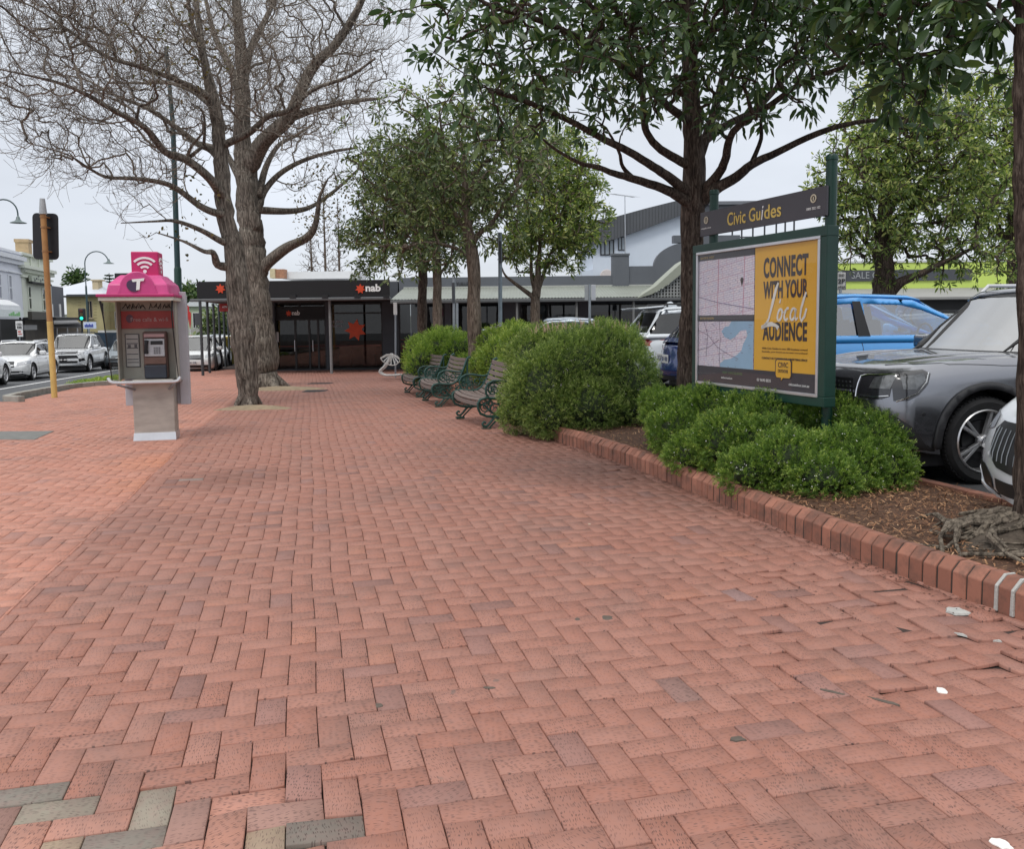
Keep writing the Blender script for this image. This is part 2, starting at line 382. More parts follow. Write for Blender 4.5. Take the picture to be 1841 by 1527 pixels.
# local brick coordinates for the surface marks, turned at random from brick to brick
th = rng.choice([0, .12, -.1, 1.57, 1.4], n) + (rng.rand(n) - .5) * .5 + np.where(RB[:, 5] > 0, 0, 1.57); ofs = rng.rand(n, 2) * 40
P4 = np.stack([np.stack([A, C], 1), np.stack([B, C], 1), np.stack([B, D], 1), np.stack([A, D], 1)], 1) - np.stack([Cu, Cv], 1)[:, None]
ct, st = np.cos(th)[:, None], np.sin(th)[:, None]
UVc = np.stack([P4[..., 0] * ct - P4[..., 1] * st, P4[..., 0] * st + P4[..., 1] * ct], -1) + ofs[:, None]
UVv = np.concatenate([UVc, UVc, UVc], 1).reshape(-1, 2)
bm_, nt, p = newmat('clay_paver'); Nn = nt.nodes; L = nt.links
at_ = Nn.new('ShaderNodeAttribute'); at_.attribute_name = 'bc'
uvn = Nn.new('ShaderNodeUVMap'); uvn.uv_map = 'uv'
def noise(scale, detail=4, src=None, dist=0., rough=.55):
    q = Nn.new('ShaderNodeTexNoise'); q.inputs['Scale'].default_value = scale; q.inputs['Detail'].default_value = detail; q.inputs['Distortion'].default_value = dist; q.inputs['Roughness'].default_value = rough
    if src is not None: L.new(src, q.inputs['Vector'])
    return q.outputs[0]
def rng_(src, a, b, c=0., d=1.):
    q = Nn.new('ShaderNodeMapRange'); q.inputs[1].default_value = a; q.inputs[2].default_value = b; q.inputs[3].default_value = c; q.inputs[4].default_value = d; L.new(src, q.inputs[0]); return q.outputs[0]
def mth(op, a, b=None):
    q = Nn.new('ShaderNodeMath'); q.operation = op
    for i, s in enumerate((a, b)):
        if s is None: continue
        if isinstance(s, (int, float)): q.inputs[i].default_value = s
        else: L.new(s, q.inputs[i])
    return q.outputs[0]
def mixc(f, a, b):
    q = Nn.new('ShaderNodeMix'); q.data_type = 'RGBA'
    (L.new(f, q.inputs[0]) if not isinstance(f, float) else setattr(q.inputs[0], 'default_value', f))
    for i, s in ((6, a), (7, b)):
        if isinstance(s, tuple): q.inputs[i].default_value = (*s, 1)
        else: L.new(s, q.inputs[i])
    return q.outputs[2]
geo = Nn.new('ShaderNodeNewGeometry'); pos = geo.outputs['Position']
# dragged-clay marks: short dark strokes
dist = Nn.new('ShaderNodeTexNoise'); dist.inputs['Scale'].default_value = 14; L.new(uvn.outputs[0], dist.inputs['Vector'])
dv = Nn.new('ShaderNodeVectorMath'); dv.operation = 'SCALE'; dv.inputs['Scale'].default_value = .03; L.new(dist.outputs['Color'], dv.inputs[0])
ad = Nn.new('ShaderNodeVectorMath'); ad.operation = 'ADD'; L.new(uvn.outputs[0], ad.inputs[0]); L.new(dv.outputs[0], ad.inputs[1])
def strokes(sx, sy, thr, keep):
    mpn = Nn.new('ShaderNodeMapping'); mpn.inputs['Scale'].default_value = (sx, sy, 1); L.new(ad.outputs[0], mpn.inputs[0])
    vo = Nn.new('ShaderNodeTexVoronoi'); vo.voronoi_dimensions = '2D'; vo.inputs['Scale'].default_value = 1; L.new(mpn.outputs[0], vo.inputs['Vector'])
    a = rng_(vo.outputs['Distance'], thr, thr * .55); s = Nn.new('ShaderNodeSeparateColor'); L.new(vo.outputs['Color'], s.inputs[0])
    return mth('MULTIPLY', a, rng_(s.outputs[0], keep, keep + .05))
m1 = strokes(44, 230, .34, .64); m2 = strokes(24, 340, .30, .84)
marks = mth('MAXIMUM', m1, m2)
grain = noise(420, 3, pos); blot = noise(26, 4, pos, .3); big = noise(.55, 5, pos, .4); mid = noise(3.1, 6, pos)
col = at_.outputs['Color']
col = mixc(rng_(blot, .42, .72, 0, .30), col, (.30, .17, .15))
col = mixc(rng_(grain, .5, .75, 0, .22), col, (.20, .11, .095))
col = mixc(rng_(big, .50, .72, 0, .30), col, (.235, .135, .115))
col = mixc(rng_(noise(1.3, 7, pos, .8, .65), .52, .66, 0, .34), col, (.17, .115, .10))
col = mixc(rng_(mid, .58, .75, 0, .34), col, (.19, .125, .11))
col = mixc(mth('MULTIPLY', marks, rng_(at_.outputs['Alpha'], .0, .9, .35, .85)), col, (.06, .036, .034))
spots = noise(9., 2, pos); col = mixc(rng_(spots, .72, .76, 0, .55), col, (.13, .11, .10))
L.new(col, p.inputs['Base Color'])
p.inputs['Specular IOR Level'].default_value = .35
L.new(rng_(mid, .3, .7, .62, .85), p.inputs['Roughness'])
bh = mth('SUBTRACT', mth('MULTIPLY', grain, .35), mth('MULTIPLY', marks, .8))
bp = Nn.new('ShaderNodeBump'); bp.inputs['Strength'].default_value = .55; bp.inputs['Distance'].default_value = .0012; L.new(bh, bp.inputs['Height']); L.new(bp.outputs[0], p.inputs['Normal'])
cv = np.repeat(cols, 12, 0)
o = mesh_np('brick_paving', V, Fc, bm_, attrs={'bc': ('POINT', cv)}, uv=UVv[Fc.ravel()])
tag(o, kind='structure')
joint = mat('sand_joint', (.042, .028, .024), .95, 0, .5, 14, .6, 300)
mb = MB()
rowsj = [(y, -70 if y < 18.6 else kerbX(y), 9 if y > 24.5 else 3.5 - .1 * y) for y in (1., 6, 12, 18.55)] + [(y, kerbX(y), 9 if y > 24.5 else 3.5 - .2 * y) for y in (18.6, 24, 24.6, 30, 36, 44)]
vs = []
for (y, a, b) in rowsj: vs += [(a, y, gz2(y) - .0135), (b, y, gz2(y) - .0135)]
mb.add(vs, [(2 * i, 2 * i + 1, 2 * i + 3, 2 * i + 2) for i in range(len(rowsj) - 1)])
tag(mb.build('paving_bed', joint), kind='structure')

# mortar patches and spots in the paving
pm = mat('old_mortar', (.42, .42, .40), .9, 0, .15, 20, .5, 90); pg = mat('tar_spot', (.12, .10, .085), .95, 0, .2, 20, spec=.1); wh = mat('dried_splash', (.75, .73, .7), .8, 0, .1, 20)
def splat(x, y, rx, ry, m, lab, nm, rot=0, h=.003, cat='stain'):
    g = G(x, y); k = 14; vs = [(0, 0, h)]; rr = [.75 + .45 * random.random() for _ in range(k)]
    for j in range(k):
        q = 2 * math.pi * j / k; a, b = math.cos(q) * rx * rr[j], math.sin(q) * ry * rr[j]
        vs.append((a * math.cos(rot) - b * math.sin(rot), a * math.sin(rot) + b * math.cos(rot), h))
    vs += [(v[0] * 1.08, v[1] * 1.08, -.004) for v in vs[1:]]
    fs = [(0, 1 + j, 1 + (j + 1) % k) for j in range(k)] + [(1 + j, 1 + k + j, 1 + k + (j + 1) % k, 1 + (j + 1) % k) for j in range(k)]
    mb = MB(); mb.add(vs, fs); o = mb.build(nm, m, smooth=True); o.location = (g.x, g.y, gz(g.y)); return tag(o, lab, cat)
splat(1720, 1100, .055, .06, pm, 'pale triangular mortar patch beside the end of the brick planter edging', 'mortar_patch', h=.005)
splat(1765, 1148, .014, .10, pm, 'thin pale mortar streak in a joint below the triangular patch', 'mortar_patch', 1.0, .005)
splat(1693, 1243, .022, .03, wh, 'small white splash on the red bricks at the right', 'paint_splash')
splat(1800, 1519, .022, .03, wh, 'white splash at the bottom right corner of the paving', 'paint_splash', .6)
splat(1090, 1112, .035, .03, pg, 'grey chipped brick corner right of the paving centre', 'tar_spot')
splat(1038, 1115, .014, .02, pg, 'small grey chip left of the chipped brick corner', 'tar_spot')
splat(1590, 1262, .010, .06, pg, 'long dark chip along a joint in the lower right paving', 'tar_spot', .9)
splat(1495, 1245, .009, .055, pg, 'long dark chip nearer the middle of the lower right paving', 'tar_spot', .9)
splat(665, 1343, .018, .018, pg, 'round dark gum spot on a brick near the bottom centre', 'gum_spot')
splat(675, 1270, .035, .022, pg, 'grey smear on a brick above the round gum spot', 'gum_spot')
splat(1325, 1330, .03, .016, pg, 'flat dark smear between bricks at the lower right', 'gum_spot')
splat(880, 1238, .025, .01, pg, 'small dark chip in a joint at the lower centre', 'gum_spot')
splat(1060, 943, .01, .01, mat('buff', (.5, .4, .3), .9), 'tiny pale crumb on the paving in the middle distance', 'crumb')
# fallen dark seeds and leaf crumbs, uncountable
V = []; Fq = []
for i in range(1900):
    t = random.random(); yy = 4.2 + 10 * random.random(); xx = float(np.interp(yy, [4.05, 5.08, 6.01, 7.12, 8.68, 9.88, 11.85, 14.2], [2.56, 2.2, 1.93, 1.64, 1.21, .81, .25, -.3])) - abs(random.gauss(0, .07 if i % 3 else .9)) - .005
    if i % 12 == 0: xx = random.uniform(-3.5, 1.5)
    s = random.uniform(.004, .012); q = random.random() * 6.3; z = gz(yy) + .006
    b = len(V); V += [(xx + s * math.cos(q), yy + s * math.sin(q), z), (xx - s * .4 * math.sin(q), yy + s * .4 * math.cos(q), z + .003), (xx - s * math.cos(q), yy - s * math.sin(q), z), (xx + s * .4 * math.sin(q), yy - s * .4 * math.cos(q), z + .002)]
    Fq.append((b, b + 1, b + 2, b + 3))
tag(mesh_np('leaf_litter', V, Fq, mat('seed', (.05, .03, .02), .8)), 'fallen dark seeds and leaf crumbs scattered over the brick paving', 'litter', kind='stuff')
# long moss/dirt line at the foot of the edging, concrete road kerb, cover plates
mb = MB()
kp = [(-10.6, 18.45), (-11.1, 18.75), (-11.45, 19.8), (-11.85, 21.6), (-12.15, 23.3), (-12.1, 24.6), (-11.75, 25.4)]
for i in range(len(kp) - 1):
    (xa, ya), (xb, yb) = kp[i], kp[i + 1]; d = Vector((xb - xa, yb - ya, 0)).normalized(); nrm = Vector((-d.y, d.x, 0)) * .16
    za, zb = gz(ya), gz(yb)
    p0 = [(xa, ya, za - .1), (xa + nrm.x, ya + nrm.y, za - .1), (xa + nrm.x, ya + nrm.y, za + .13), (xa, ya, za + .13)]
    p1 = [(xb, yb, zb - .1), (xb + nrm.x, yb + nrm.y, zb - .1), (xb + nrm.x, yb + nrm.y, zb + .13), (xb, yb, zb + .13)]
    mb.add(p0 + p1, [(0, 1, 2, 3), (4, 7, 6, 5), (0, 4, 5, 1), (1, 5, 6, 2), (2, 6, 7, 3), (3, 7, 4, 0)])
tag(mb.build('concrete_kerb', M_['concrete'], bevel=.02), 'weathered dark concrete kerb between the road and the brick paving', 'kerb')
mb = MB()
for i in range(8):
    ya, yb = 25.4 + i * 3.2, 25.4 + (i + 1) * 3.2; xa, xb = kerbX(ya), kerbX(yb); za, zb = gz2(ya), gz2(yb)
    mb.add([(xa - .13, ya, za - .2), (xa, ya, za - .2), (xa, ya, za + .012), (xa - .13, ya, za + .012), (xb - .13, yb, zb - .2), (xb, yb, zb - .2), (xb, yb, zb + .012), (xb - .13, yb, zb + .012)], [(0, 1, 2, 3), (4, 7, 6, 5), (2, 6, 7, 3), (3, 7, 4, 0)])
tag(mb.build('road_kerb', M_['concrete'], bevel=.01), kind='structure')
mb = MB(); g = [G(-6, 777), G(97, 776), G(62, 791), G(-60, 791)]
mb.add([(q.x, q.y, .005) for q in g] + [(q.x, q.y, -.01) for q in g], [(0, 1, 2, 3), (0, 4, 5, 1), (1, 5, 6, 2), (2, 6, 7, 3), (3, 7, 4, 0)])
tag(mb.build('pit_cover', mat('pit_cover', (.16, .16, .15), .8, 0, .2, 8, .4, 100)), 'flat grey concrete pit cover set in the paving at the left edge', 'cover')
for (x0, x1, y, lab) in [(548, 580, 704, 'dark grate in the paving right of the big bare tree, nearer one'), (556, 590, 690.5, 'dark grate in the paving right of the big bare tree, farther one')]:
    mb = MB(); a, b = G(x0, y), G(x1, y)
    for k in range(9):
        xx = a.x + (b.x - a.x) * k / 8; mb.b2((xx, a.y - .3, a.z - .004), (xx + .03, a.y + .3, a.z + .012))
    mb.b2((a.x - .05, a.y - .35, a.z - .01), (b.x + .05, a.y + .35, a.z + .004)); tag(mb.build('tree_grate', M_['black']), lab, 'grate')
# ================================================================= CAR PARK SHEET, PLANTER
CPZ = .15
def edgeX(Y):   # right side of the planting bed
    return 3.32 - .30 * (Y - 7) if Y < 9 else 2.72 - .17 * (Y - 9)
KB = [(2.98, 1.0), (2.95, 2.2), (2.75, 3.2), (2.56, 4.05), (2.44, 4.45), (2.2, 5.08), (1.93, 6.01), (1.64, 7.12), (1.21, 8.68), (.81, 9.88), (.6, 10.39), (.25, 11.85), (-.3, 14.2), (-1.0, 17.2), (-1.85, 20.6), (-2.75, 24.4)]
def resample(P, step):
    P = [Vector((x, y, 0)) for x, y in P]; out = []; d = 0; 
    seg = [(P[i + 1] - P[i]).length for i in range(len(P) - 1)]; tot = sum(seg); nn = int(tot / step)
    for k in range(nn + 1):
        s = k * tot / nn; i = 0
        while i < len(seg) - 1 and s > seg[i]: s -= seg[i]; i += 1
        out.append((P[i].lerp(P[i + 1], min(1, s / seg[i])), (P[i + 1] - P[i]).normalized()))
    return out
mb = MB(); st = resample(KB, .098)
def smooth_dir(i): 
    a = st[max(0, i - 4)][0]; b = st[min(len(st) - 1, i + 4)][0]; return (b - a).normalized()
bands = []
for i in range(len(st) - 1):
    p = st[i][0]; d = smooth_dir(i); nrm = Vector((d.y, -d.x, 0)); q = p + d * (.098 - .007)
    z = gz(p.y); j = random.uniform(-.004, .004); hz = random.uniform(-.003, .003); o_ = nrm * j; bedz = CPZ
    H1 = .13 + hz - z * 0; top = bedz + .035 + hz
    prof = [(0, z - .05), (0, top - .055), (.055, top), (.115, top), (.115, z - .05)]
    tl = random.uniform(-.03, .03)
    vs = []
    for c in (p + d * .0015, q - d * .0015):
        for (e, h) in prof: vs.append((c.x + nrm.x * e + o_.x + d.x * tl * (h - z) * .3, c.y + nrm.y * e + o_.y + d.y * tl * (h - z) * .3, h))
    mb.add(vs, [(0, 1, 2, 3, 4)[::-1], (5, 6, 7, 8, 9)] + [(k, (k + 1) % 5, 5 + (k + 1) % 5, 5 + k) for k in range(5)], 0)
# mortar body behind
vs = []
for i in range(len(st)):
    p = st[i][0]; d = smooth_dir(i); nrm = Vector((d.y, -d.x, 0)); z = gz(p.y)
    for (e, h) in [(.006, z - .05), (.006, CPZ - .028), (.055, CPZ + .024), (.108, CPZ + .024), (.108, z - .05)]: vs.append((p.x + nrm.x * e, p.y + nrm.y * e, h))
mb.add(vs, [(i * 5 + k, i * 5 + k + 1, (i + 1) * 5 + k + 1, (i + 1) * 5 + k) for i in range(len(st) - 1) for k in range(4)], 1)
def facemat(name, c, dark):
    m, nt, p = newmat(name); N = nt.nodes; L = nt.links
    g = N.new('ShaderNodeNewGeometry'); ri = g.outputs['Random Per Island']
    r = N.new('ShaderNodeValToRGB'); L.new(ri, r.inputs[0]); r.color_ramp.elements[0].color = (*[x * .72 for x in c], 1); r.color_ramp.elements[1].color = (c[0] * 1.12, c[1] * 1.15, c[2] * 1.15, 1)
    n = N.new('ShaderNodeTexNoise'); n.inputs['Scale'].default_value = 7; n.inputs['Detail'].default_value = 8; n.inputs['Roughness'].default_value = .7; L.new(g.outputs['Position'], n.inputs['Vector'])
    mr = N.new('ShaderNodeMapRange'); mr.inputs[1].default_value = .45; mr.inputs[2].default_value = .68; mr.inputs[4].default_value = .75; L.new(n.outputs[0], mr.inputs[0])
    mx = N.new('ShaderNodeMix'); mx.data_type = 'RGBA'; L.new(mr.outputs[0], mx.inputs[0]); L.new(r.outputs[0], mx.inputs[6]); mx.inputs[7].default_value = (*dark, 1); L.new(mx.outputs[2], p.inputs['Base Color'])
    n2 = N.new('ShaderNodeTexNoise'); n2.inputs['Scale'].default_value = 160; n2.inputs['Detail'].default_value = 4; L.new(g.outputs['Position'], n2.inputs['Vector'])
    b = N.new('ShaderNodeBump'); b.inputs['Strength'].default_value = .6; b.inputs['Distance'].default_value = .002; L.new(n2.outputs[0], b.inputs['Height']); L.new(b.outputs[0], p.inputs['Normal']); p.inputs['Roughness'].default_value = .85
    return m
edgebrick = facemat('edging_brick', (.33, .14, .095), (.085, .055, .045))
o = mb.build('planter_edging', [edgebrick, mat('edging_joint', (.045, .035, .03), .95)], bevel=.006, seg=2)
tag(o, 'low curved edging of upright red bricks with sloped tops along the planter', 'brick edging')
# three pale mortar joints where the edging was repaired
mb = MB()
for (xx, yy) in [(1776, 1100), (1806, 1112), (1834, 1126)]:
    g = G(xx, yy); k = min(range(len(st)), key=lambda i: (st[i][0] - Vector((g.x, g.y, 0))).length); p = st[k][0]; d = smooth_dir(k); nrm = Vector((d.y, -d.x, 0)); top = CPZ + .037
    pr = [(-.006, 0), (-.006, top - .053), (.053, top + .003), (.117, top + .003), (.117, 0)]
    wv = [random.uniform(.006, .012) for _ in pr]; vs = []
    for s in (-1, 1):
        for (e, h), ww in zip(pr, wv): c = p - d * .0 + d * s * ww; vs.append((c.x + nrm.x * e, c.y + nrm.y * e, h))
    mb.add(vs, [(0, 1, 2, 3, 4), (5, 9, 8, 7, 6)] + [(k2, 5 + k2, 5 + (k2 + 1) % 5, (k2 + 1) % 5) for k2 in range(5)])
mort = mb.build('mortar_joint', pm, parent=o, bevel=.003)

# car park surface and bed soil
mb = MB(); ye = [1.0, 4, 6.1, 7, 9, 12, 16, 20, 25]
vs = []
for y in ye: vs += [(edgeX(y) + .05, y, CPZ - .02), (60, y, CPZ - .02)]
mb.add(vs, [(2 * i, 2 * i + 1, 2 * i + 3, 2 * i + 2) for i in range(len(ye) - 1)])
e0 = edgeX(25) + .05; mb.add([(e0, 25, CPZ - .02), (60, 25, CPZ - .02), (60, 31.5, -.28), (-2.7, 31.5, -.30), (-2.7, 25, CPZ - .02)], [(0, 1, 2, 3, 4)])
tag(mb.build('car_park', asph2), kind='structure')
mulch = mat('mulch_soil', (.085, .042, .024), .95, 0, .6, 18, .9, 40)
mb = MB(); vs = []
yb = [2.2, 3.2, 4.05, 5.08, 6.01, 7.12, 8.68, 9.88, 10.39, 11.85, 14.2, 17.2, 20.6, 24.4]
kx = lambda y: float(np.interp(y, [q[1] for q in KB], [q[0] for q in KB]))
nx = 9
for y in yb:
    for k in range(nx + 1):
        t = k / nx; a, b = kx(y) + .11, edgeX(y); vs.append((a + (b - a) * t, y, CPZ + .0 + .03 * math.sin(3.1 * t) + random.uniform(-.008, .008)))
mb.add(vs, [(i * (nx + 1) + k, i * (nx + 1) + k + 1, (i + 1) * (nx + 1) + k + 1, (i + 1) * (nx + 1) + k) for i in range(len(yb) - 1) for k in range(nx)])
tag(mb.build('planting_bed', mulch, smooth=True), kind='structure')
# back edging
mb = MB(); a = [(edgeX(y), y) for y in (3.0, 5, 6.1, 7, 9, 12, 16, 20, 24.4)]
for i in range(len(a) - 1):
    L_ = Vector((a[i + 1][0] - a[i][0], a[i + 1][1] - a[i][1], 0)); nn = int(L_.length / .24); d = L_.normalized()
    for k in range(nn):
        c = Vector((a[i][0], a[i][1], 0)) + L_ * ((k + .5) / nn); mb.box((c.x, c.y, CPZ - .02), (L_.length / nn - .006, .09, .12), math.atan2(d.y, d.x))
tag(mb.build('back_edging', edgebrick, bevel=.006), 'flush row of red bricks between the mulch bed and the parked cars', 'brick edging')
# wood chips
V = []; Fc = []; cc = []
def chip(x, y, z, s):
    q = random.random() * 6.3; tl = random.gauss(0, .35); l, w_ = s, s * random.uniform(.18, .4)
    d = Vector((math.cos(q) * math.cos(tl), math.sin(q) * math.cos(tl), math.sin(tl))); e = Vector((-math.sin(q), math.cos(q), random.gauss(0, .3))).normalized()
    c = Vector((x, y, z)); b = len(V)
    for (i, j) in ((-1, -.7), (1, -.5), (1.1, .6), (-.9, .8)): V.append(c + d * i * l + e * j * w_)
    Fc.append((b, b + 1, b + 2, b + 3)); cc.append(random.random())
for i in range(15000):
    y = 3.2 + 4.6 * random.random() ** .9 if i % 4 else random.uniform(7.8, 11.5)
    a, b = kx(y) + .12, edgeX(y); t = random.random(); x = a + (b - a) * t
    chip(x, y, CPZ + .012 + .03 * math.sin(3.1 * t) + random.random() * .018, random.uniform(.006, .02))
for i in range(500):
    y = random.uniform(4.4, 10); chip(edgeX(y) + random.uniform(0, .35), y, CPZ - .012, random.uniform(.005, .014))
o = mesh_np('wood_chips', V, Fc, leafmat('chip', [(0, (.11, .05, .025)), (1, (.50, .31, .18)), (.5, (.25, .12, .06)), (.8, (.37, .20, .10))], .8, 0), attrs={'lr': ('FACE', cc)})
tag(o, 'brown bark and wood chip mulch covering the planting bed', 'mulch', kind='stuff')

# ---- shrubs: sprays of fine needle leaves over a lumpy body
def unit(n): v = rng.normal(size=(n, 3)); return v / np.linalg.norm(v, axis=1)[:, None]
def sprays(name, lobes, per, mt, parent, leaf=(.022, .0022), nl=16, slen=.10, up=.5, surf=.75, keepz=CPZ - .02, shade=None):
    """lobes: (x,y,z,rx,ry,rz); leaves sit on short stems pointing outwards"""
    lobes = np.array(lobes, float); vol = lobes[:, 3] * lobes[:, 4] + lobes[:, 4] * lobes[:, 5] + lobes[:, 3] * lobes[:, 5]
    cnt = (vol / vol.sum() * per).astype(int); P = []; D = []
    for lb, c in zip(lobes, cnt):
        u = unit(c); r = surf + (1 - surf) * rng.rand(c) ** .7
        r *= 1 + .10 * np.sin(u[:, 0] * 5 + lb[0] * 7) * np.cos(u[:, 2] * 6 + lb[1] * 5)
        p = lb[:3] + u * lb[3:6] * r[:, None]; d = u / lb[3:6]; d /= np.linalg.norm(d, axis=1)[:, None]; d[:, 2] += up; P.append(p); D.append(d)
    P = np.concatenate(P); D = np.concatenate(D) + rng.normal(size=(len(P), 3)) * .35; D /= np.linalg.norm(D, axis=1)[:, None]
    inside = np.zeros(len(P), bool)
    for lb in lobes: inside |= (((P - lb[:3]) / lb[3:6]) ** 2).sum(1) < .42
    k = (~inside) & (P[:, 2] > keepz); P, D = P[k], D[k]; n = len(P)
    t = (np.arange(nl) + .5) / nl
    L_ = slen * (.7 + .6 * rng.rand(n)); base = (P[:, None] + D[:, None] * (t[None, :, None] * L_[:, None, None])).reshape(-1, 3)
    DD = np.repeat(D, nl, 0); rnd = rng.normal(size=(n * nl, 3)); side = np.cross(DD, rnd); side /= np.linalg.norm(side, axis=1)[:, None] + 1e-9
    ld = DD * .75 + side * .8; ld /= np.linalg.norm(ld, axis=1)[:, None]; wd = np.cross(ld, rnd); wd /= np.linalg.norm(wd, axis=1)[:, None] + 1e-9
    ll = leaf[0] * (.7 + .6 * rng.rand(n * nl))[:, None]
    V = np.stack([base, base + ld * ll * .5 + wd * leaf[1], base + ld * ll, base + ld * ll * .5 - wd * leaf[1]], 1).reshape(-1, 3)
    Fc = np.arange(len(V)).reshape(-1, 4)
    lr = np.repeat(np.clip(rng.rand(n) * .6 + .0, 0, 1), nl) + np.tile(t, n) * .3 + rng.rand(n * nl) * .12
    o = mesh_np(name, V, Fc, mt, parent, attrs={'lr': ('FACE', np.clip(lr, 0, 1))}); return o
def core(lobes, sc, mt, parent, name='branches'):
    mb = MB()
    for (x, y, z, a, b, c) in lobes:
        pr = []
        for i in range(7): q = math.pi * i / 6; pr.append((math.sin(q), -math.cos(q)))
        n0 = len(mb.v); mb.lathe(pr, n=10); 
        for k in range(n0, len(mb.v)):
            v = mb.v[k]; s = sc * (1 + .12 * math.sin(v[0] * 9 + x) * math.cos(v[1] * 8)); mb.v[k] = (x + v[0] * a * s, y + v[1] * b * s, max(CPZ - .03, z + v[2] * c * s))
    return mb.build(name, mt, parent, world=True)
def flowers(lobes, n, mt, parent, s=.006, zmin=0., face=None, name='flowers'):
    V = []; Fc = []
    for i in range(n):
        lb = random.choice(lobes); u = Vector(unit(1)[0]); 
        if u.z < zmin or (face and u.y > face): continue
        c = Vector((lb[0] + u.x * lb[3] * 1.05, lb[1] + u.y * lb[4] * 1.05, lb[2] + u.z * lb[5] * 1.05)) + Vector(rng.normal(size=3)) * .015
        if c.z < CPZ: continue
        for k in range(random.randint(1, 4)):
            cc_ = c + Vector(rng.normal(size=3)) * s * 2; a = Vector(unit(1)[0]); b_ = a.cross(Vector(unit(1)[0])).normalized(); e = len(V)
            V.extend([cc_ + a * s, cc_ + b_ * s, cc_ - a * s, cc_ - b_ * s]); Fc.append((e, e + 1, e + 2, e + 3))
    return tag(mesh_np(name, V, Fc, mt, parent), kind='stuff')
twigm = mat('shrub_wood', (.018, .030, .010), .95, 0, .4, 20)
g_fresh = leafmat('needle_green', [(0, (.035, .075, .014)), (1, (.48, .56, .15)), (.42, (.095, .175, .032)), (.74, (.21, .315, .06))], .5, .35)
g_tall = leafmat('spray_green', [(0, (.036, .068, .015)), (1, (.58, .60, .26)), (.42, (.105, .165, .036)), (.74, (.26, .335, .10))], .5, .35)
g_pale = leafmat('hedge_green', [(0, (.06, .12, .02)), (1, (.50, .54, .16)), (.45, (.17, .27, .045)), (.75, (.30, .40, .08))], .5, .35)
def shrub(name, lab, loc, lobes, per, mt, fl=None, group=None, cscale=.72, **kw):
    t = thing(name, lab, 'shrub', loc, 0, group); core(lobes, cscale, twigm, t); sprays('foliage', lobes, per, mt, t, **kw)
    if fl: flowers(lobes, fl[0], fl[1], t, *fl[2:])
    return t
def lobe(px_, py_, Y, rp, ry=None, rz=None):
    c = at(px_, py_, Y); r = rp * Y / F; return (c.x, c.y, c.z, r, ry or r, rz or r)
white_fl = mat('white_flower', (.75, .75, .70), .6); lilac = mat('lilac_flower', (.48, .32, .62), .6)
# low shrub round the sign
low = [lobe(1205, 748, 8.9, 48, .32, .22), lobe(1215, 775, 8.3, 48, .3, .22), lobe(1290, 740, 8.4, 65, .32, .25), lobe(1310, 800, 7.4, 65, .33, .28), lobe(1390, 760, 7.6, 62, .35, .26), lobe(1420, 835, 6.75, 78, .33, .25), lobe(1515, 822, 6.75, 58, .28, .22), lobe(1480, 860, 6.45, 62, .28, .17), lobe(1560, 790, 7.0, 62, .34, .25), lobe(1585, 845, 6.7, 54, .26, .22), lobe(1350, 850, 6.75, 56, .22, .18), lobe(1250, 820, 7.7, 52, .25, .2), lobe(1182, 728, 9.2, 28, .25, .16), lobe(1240, 728, 8.9, 34, .28, .16), lobe(1350, 745, 8.0, 55, .3, .22), lobe(1530, 850, 6.6, 58, .25, .2), lobe(1370, 800, 7.2, 65, .3, .22), lobe(1500, 745, 7.3, 50, .3, .16), lobe(1555, 735, 7.4, 42, .25, .16)]
shrub('low_shrub', 'low spreading bright green shrub with tiny white flowers around the sign board post', (2.4, 7.2, CPZ), low, 21000, g_fresh, (1300, white_fl, .0045, -.3, .2), cscale=.60, leaf=(.022, .0030), nl=18, slen=.068, surf=.72)
tall = [lobe(1040, 680, 11.2, 95, .6, .62), lobe(985, 700, 11.0, 70, .5, .55), lobe(1095, 660, 11.3, 75, .5, .55), lobe(1130, 700, 11.0, 50, .4, .5), lobe(960, 650, 11.6, 50, .4, .4), lobe(1060, 735, 10.7, 65, .4, .38), lobe(1000, 745, 10.7, 52, .3, .3), lobe(1120, 740, 10.8, 45, .3, .28), lobe(1020, 625, 11.6, 60, .4, .28), lobe(1100, 620, 11.6, 52, .4, .3), lobe(940, 715, 11.3, 38, .3, .38), lobe(930, 750, 11.3, 30, .22, .2), lobe(975, 615, 11.8, 40, .3, .2)]
shrub('tall_shrub', 'tall rounded green shrub growing over the planter edge beside the nearest bench', (1.1, 11.1, CPZ), tall, 24000, g_tall, (260, white_fl, .005, -.2, .2), cscale=.66, leaf=(.028, .0036), nl=12, slen=.09, keepz=.0, surf=.74, up=.3)
# pinkish seed sprigs on its crown
mb = MB()
for i in range(75):
    xx = random.uniform(950, 1150); b = at(xx, 590 + abs(xx - 1060) * .1, 11.4 + random.uniform(-.2, .4)); d = Vector((random.gauss(0, .25), random.gauss(0, .2), 1)).normalized() * random.uniform(.04, .16)
    mb.tube([b, b + d * .6 + Vector((.004, 0, 0)), b + d], [.002, .006, .002], 4)
tag(mb.build('seed_sprigs', mat('sprig', (.42, .30, .22), .8, 0, .3, 40), bpy.data.objects['tall_shrub'], world=True), kind='stuff')
far1 = [lobe(790, 645, 20.5, 44, .7, .6), lobe(765, 660, 20, 32, .6, .5), lobe(830, 645, 20, 38, .7, .58), lobe(800, 620, 21, 35, .6, .4), lobe(755, 640, 21, 26, .5, .5), lobe(845, 670, 19, 30, .5, .4)]
shrub('clipped_hedge', 'rounded yellow-green clipped hedge behind the farthest bench', (-1.3, 20.5, CPZ), far1, 8000, g_pale, cscale=.82, leaf=(.04, .006), nl=10, slen=.12)
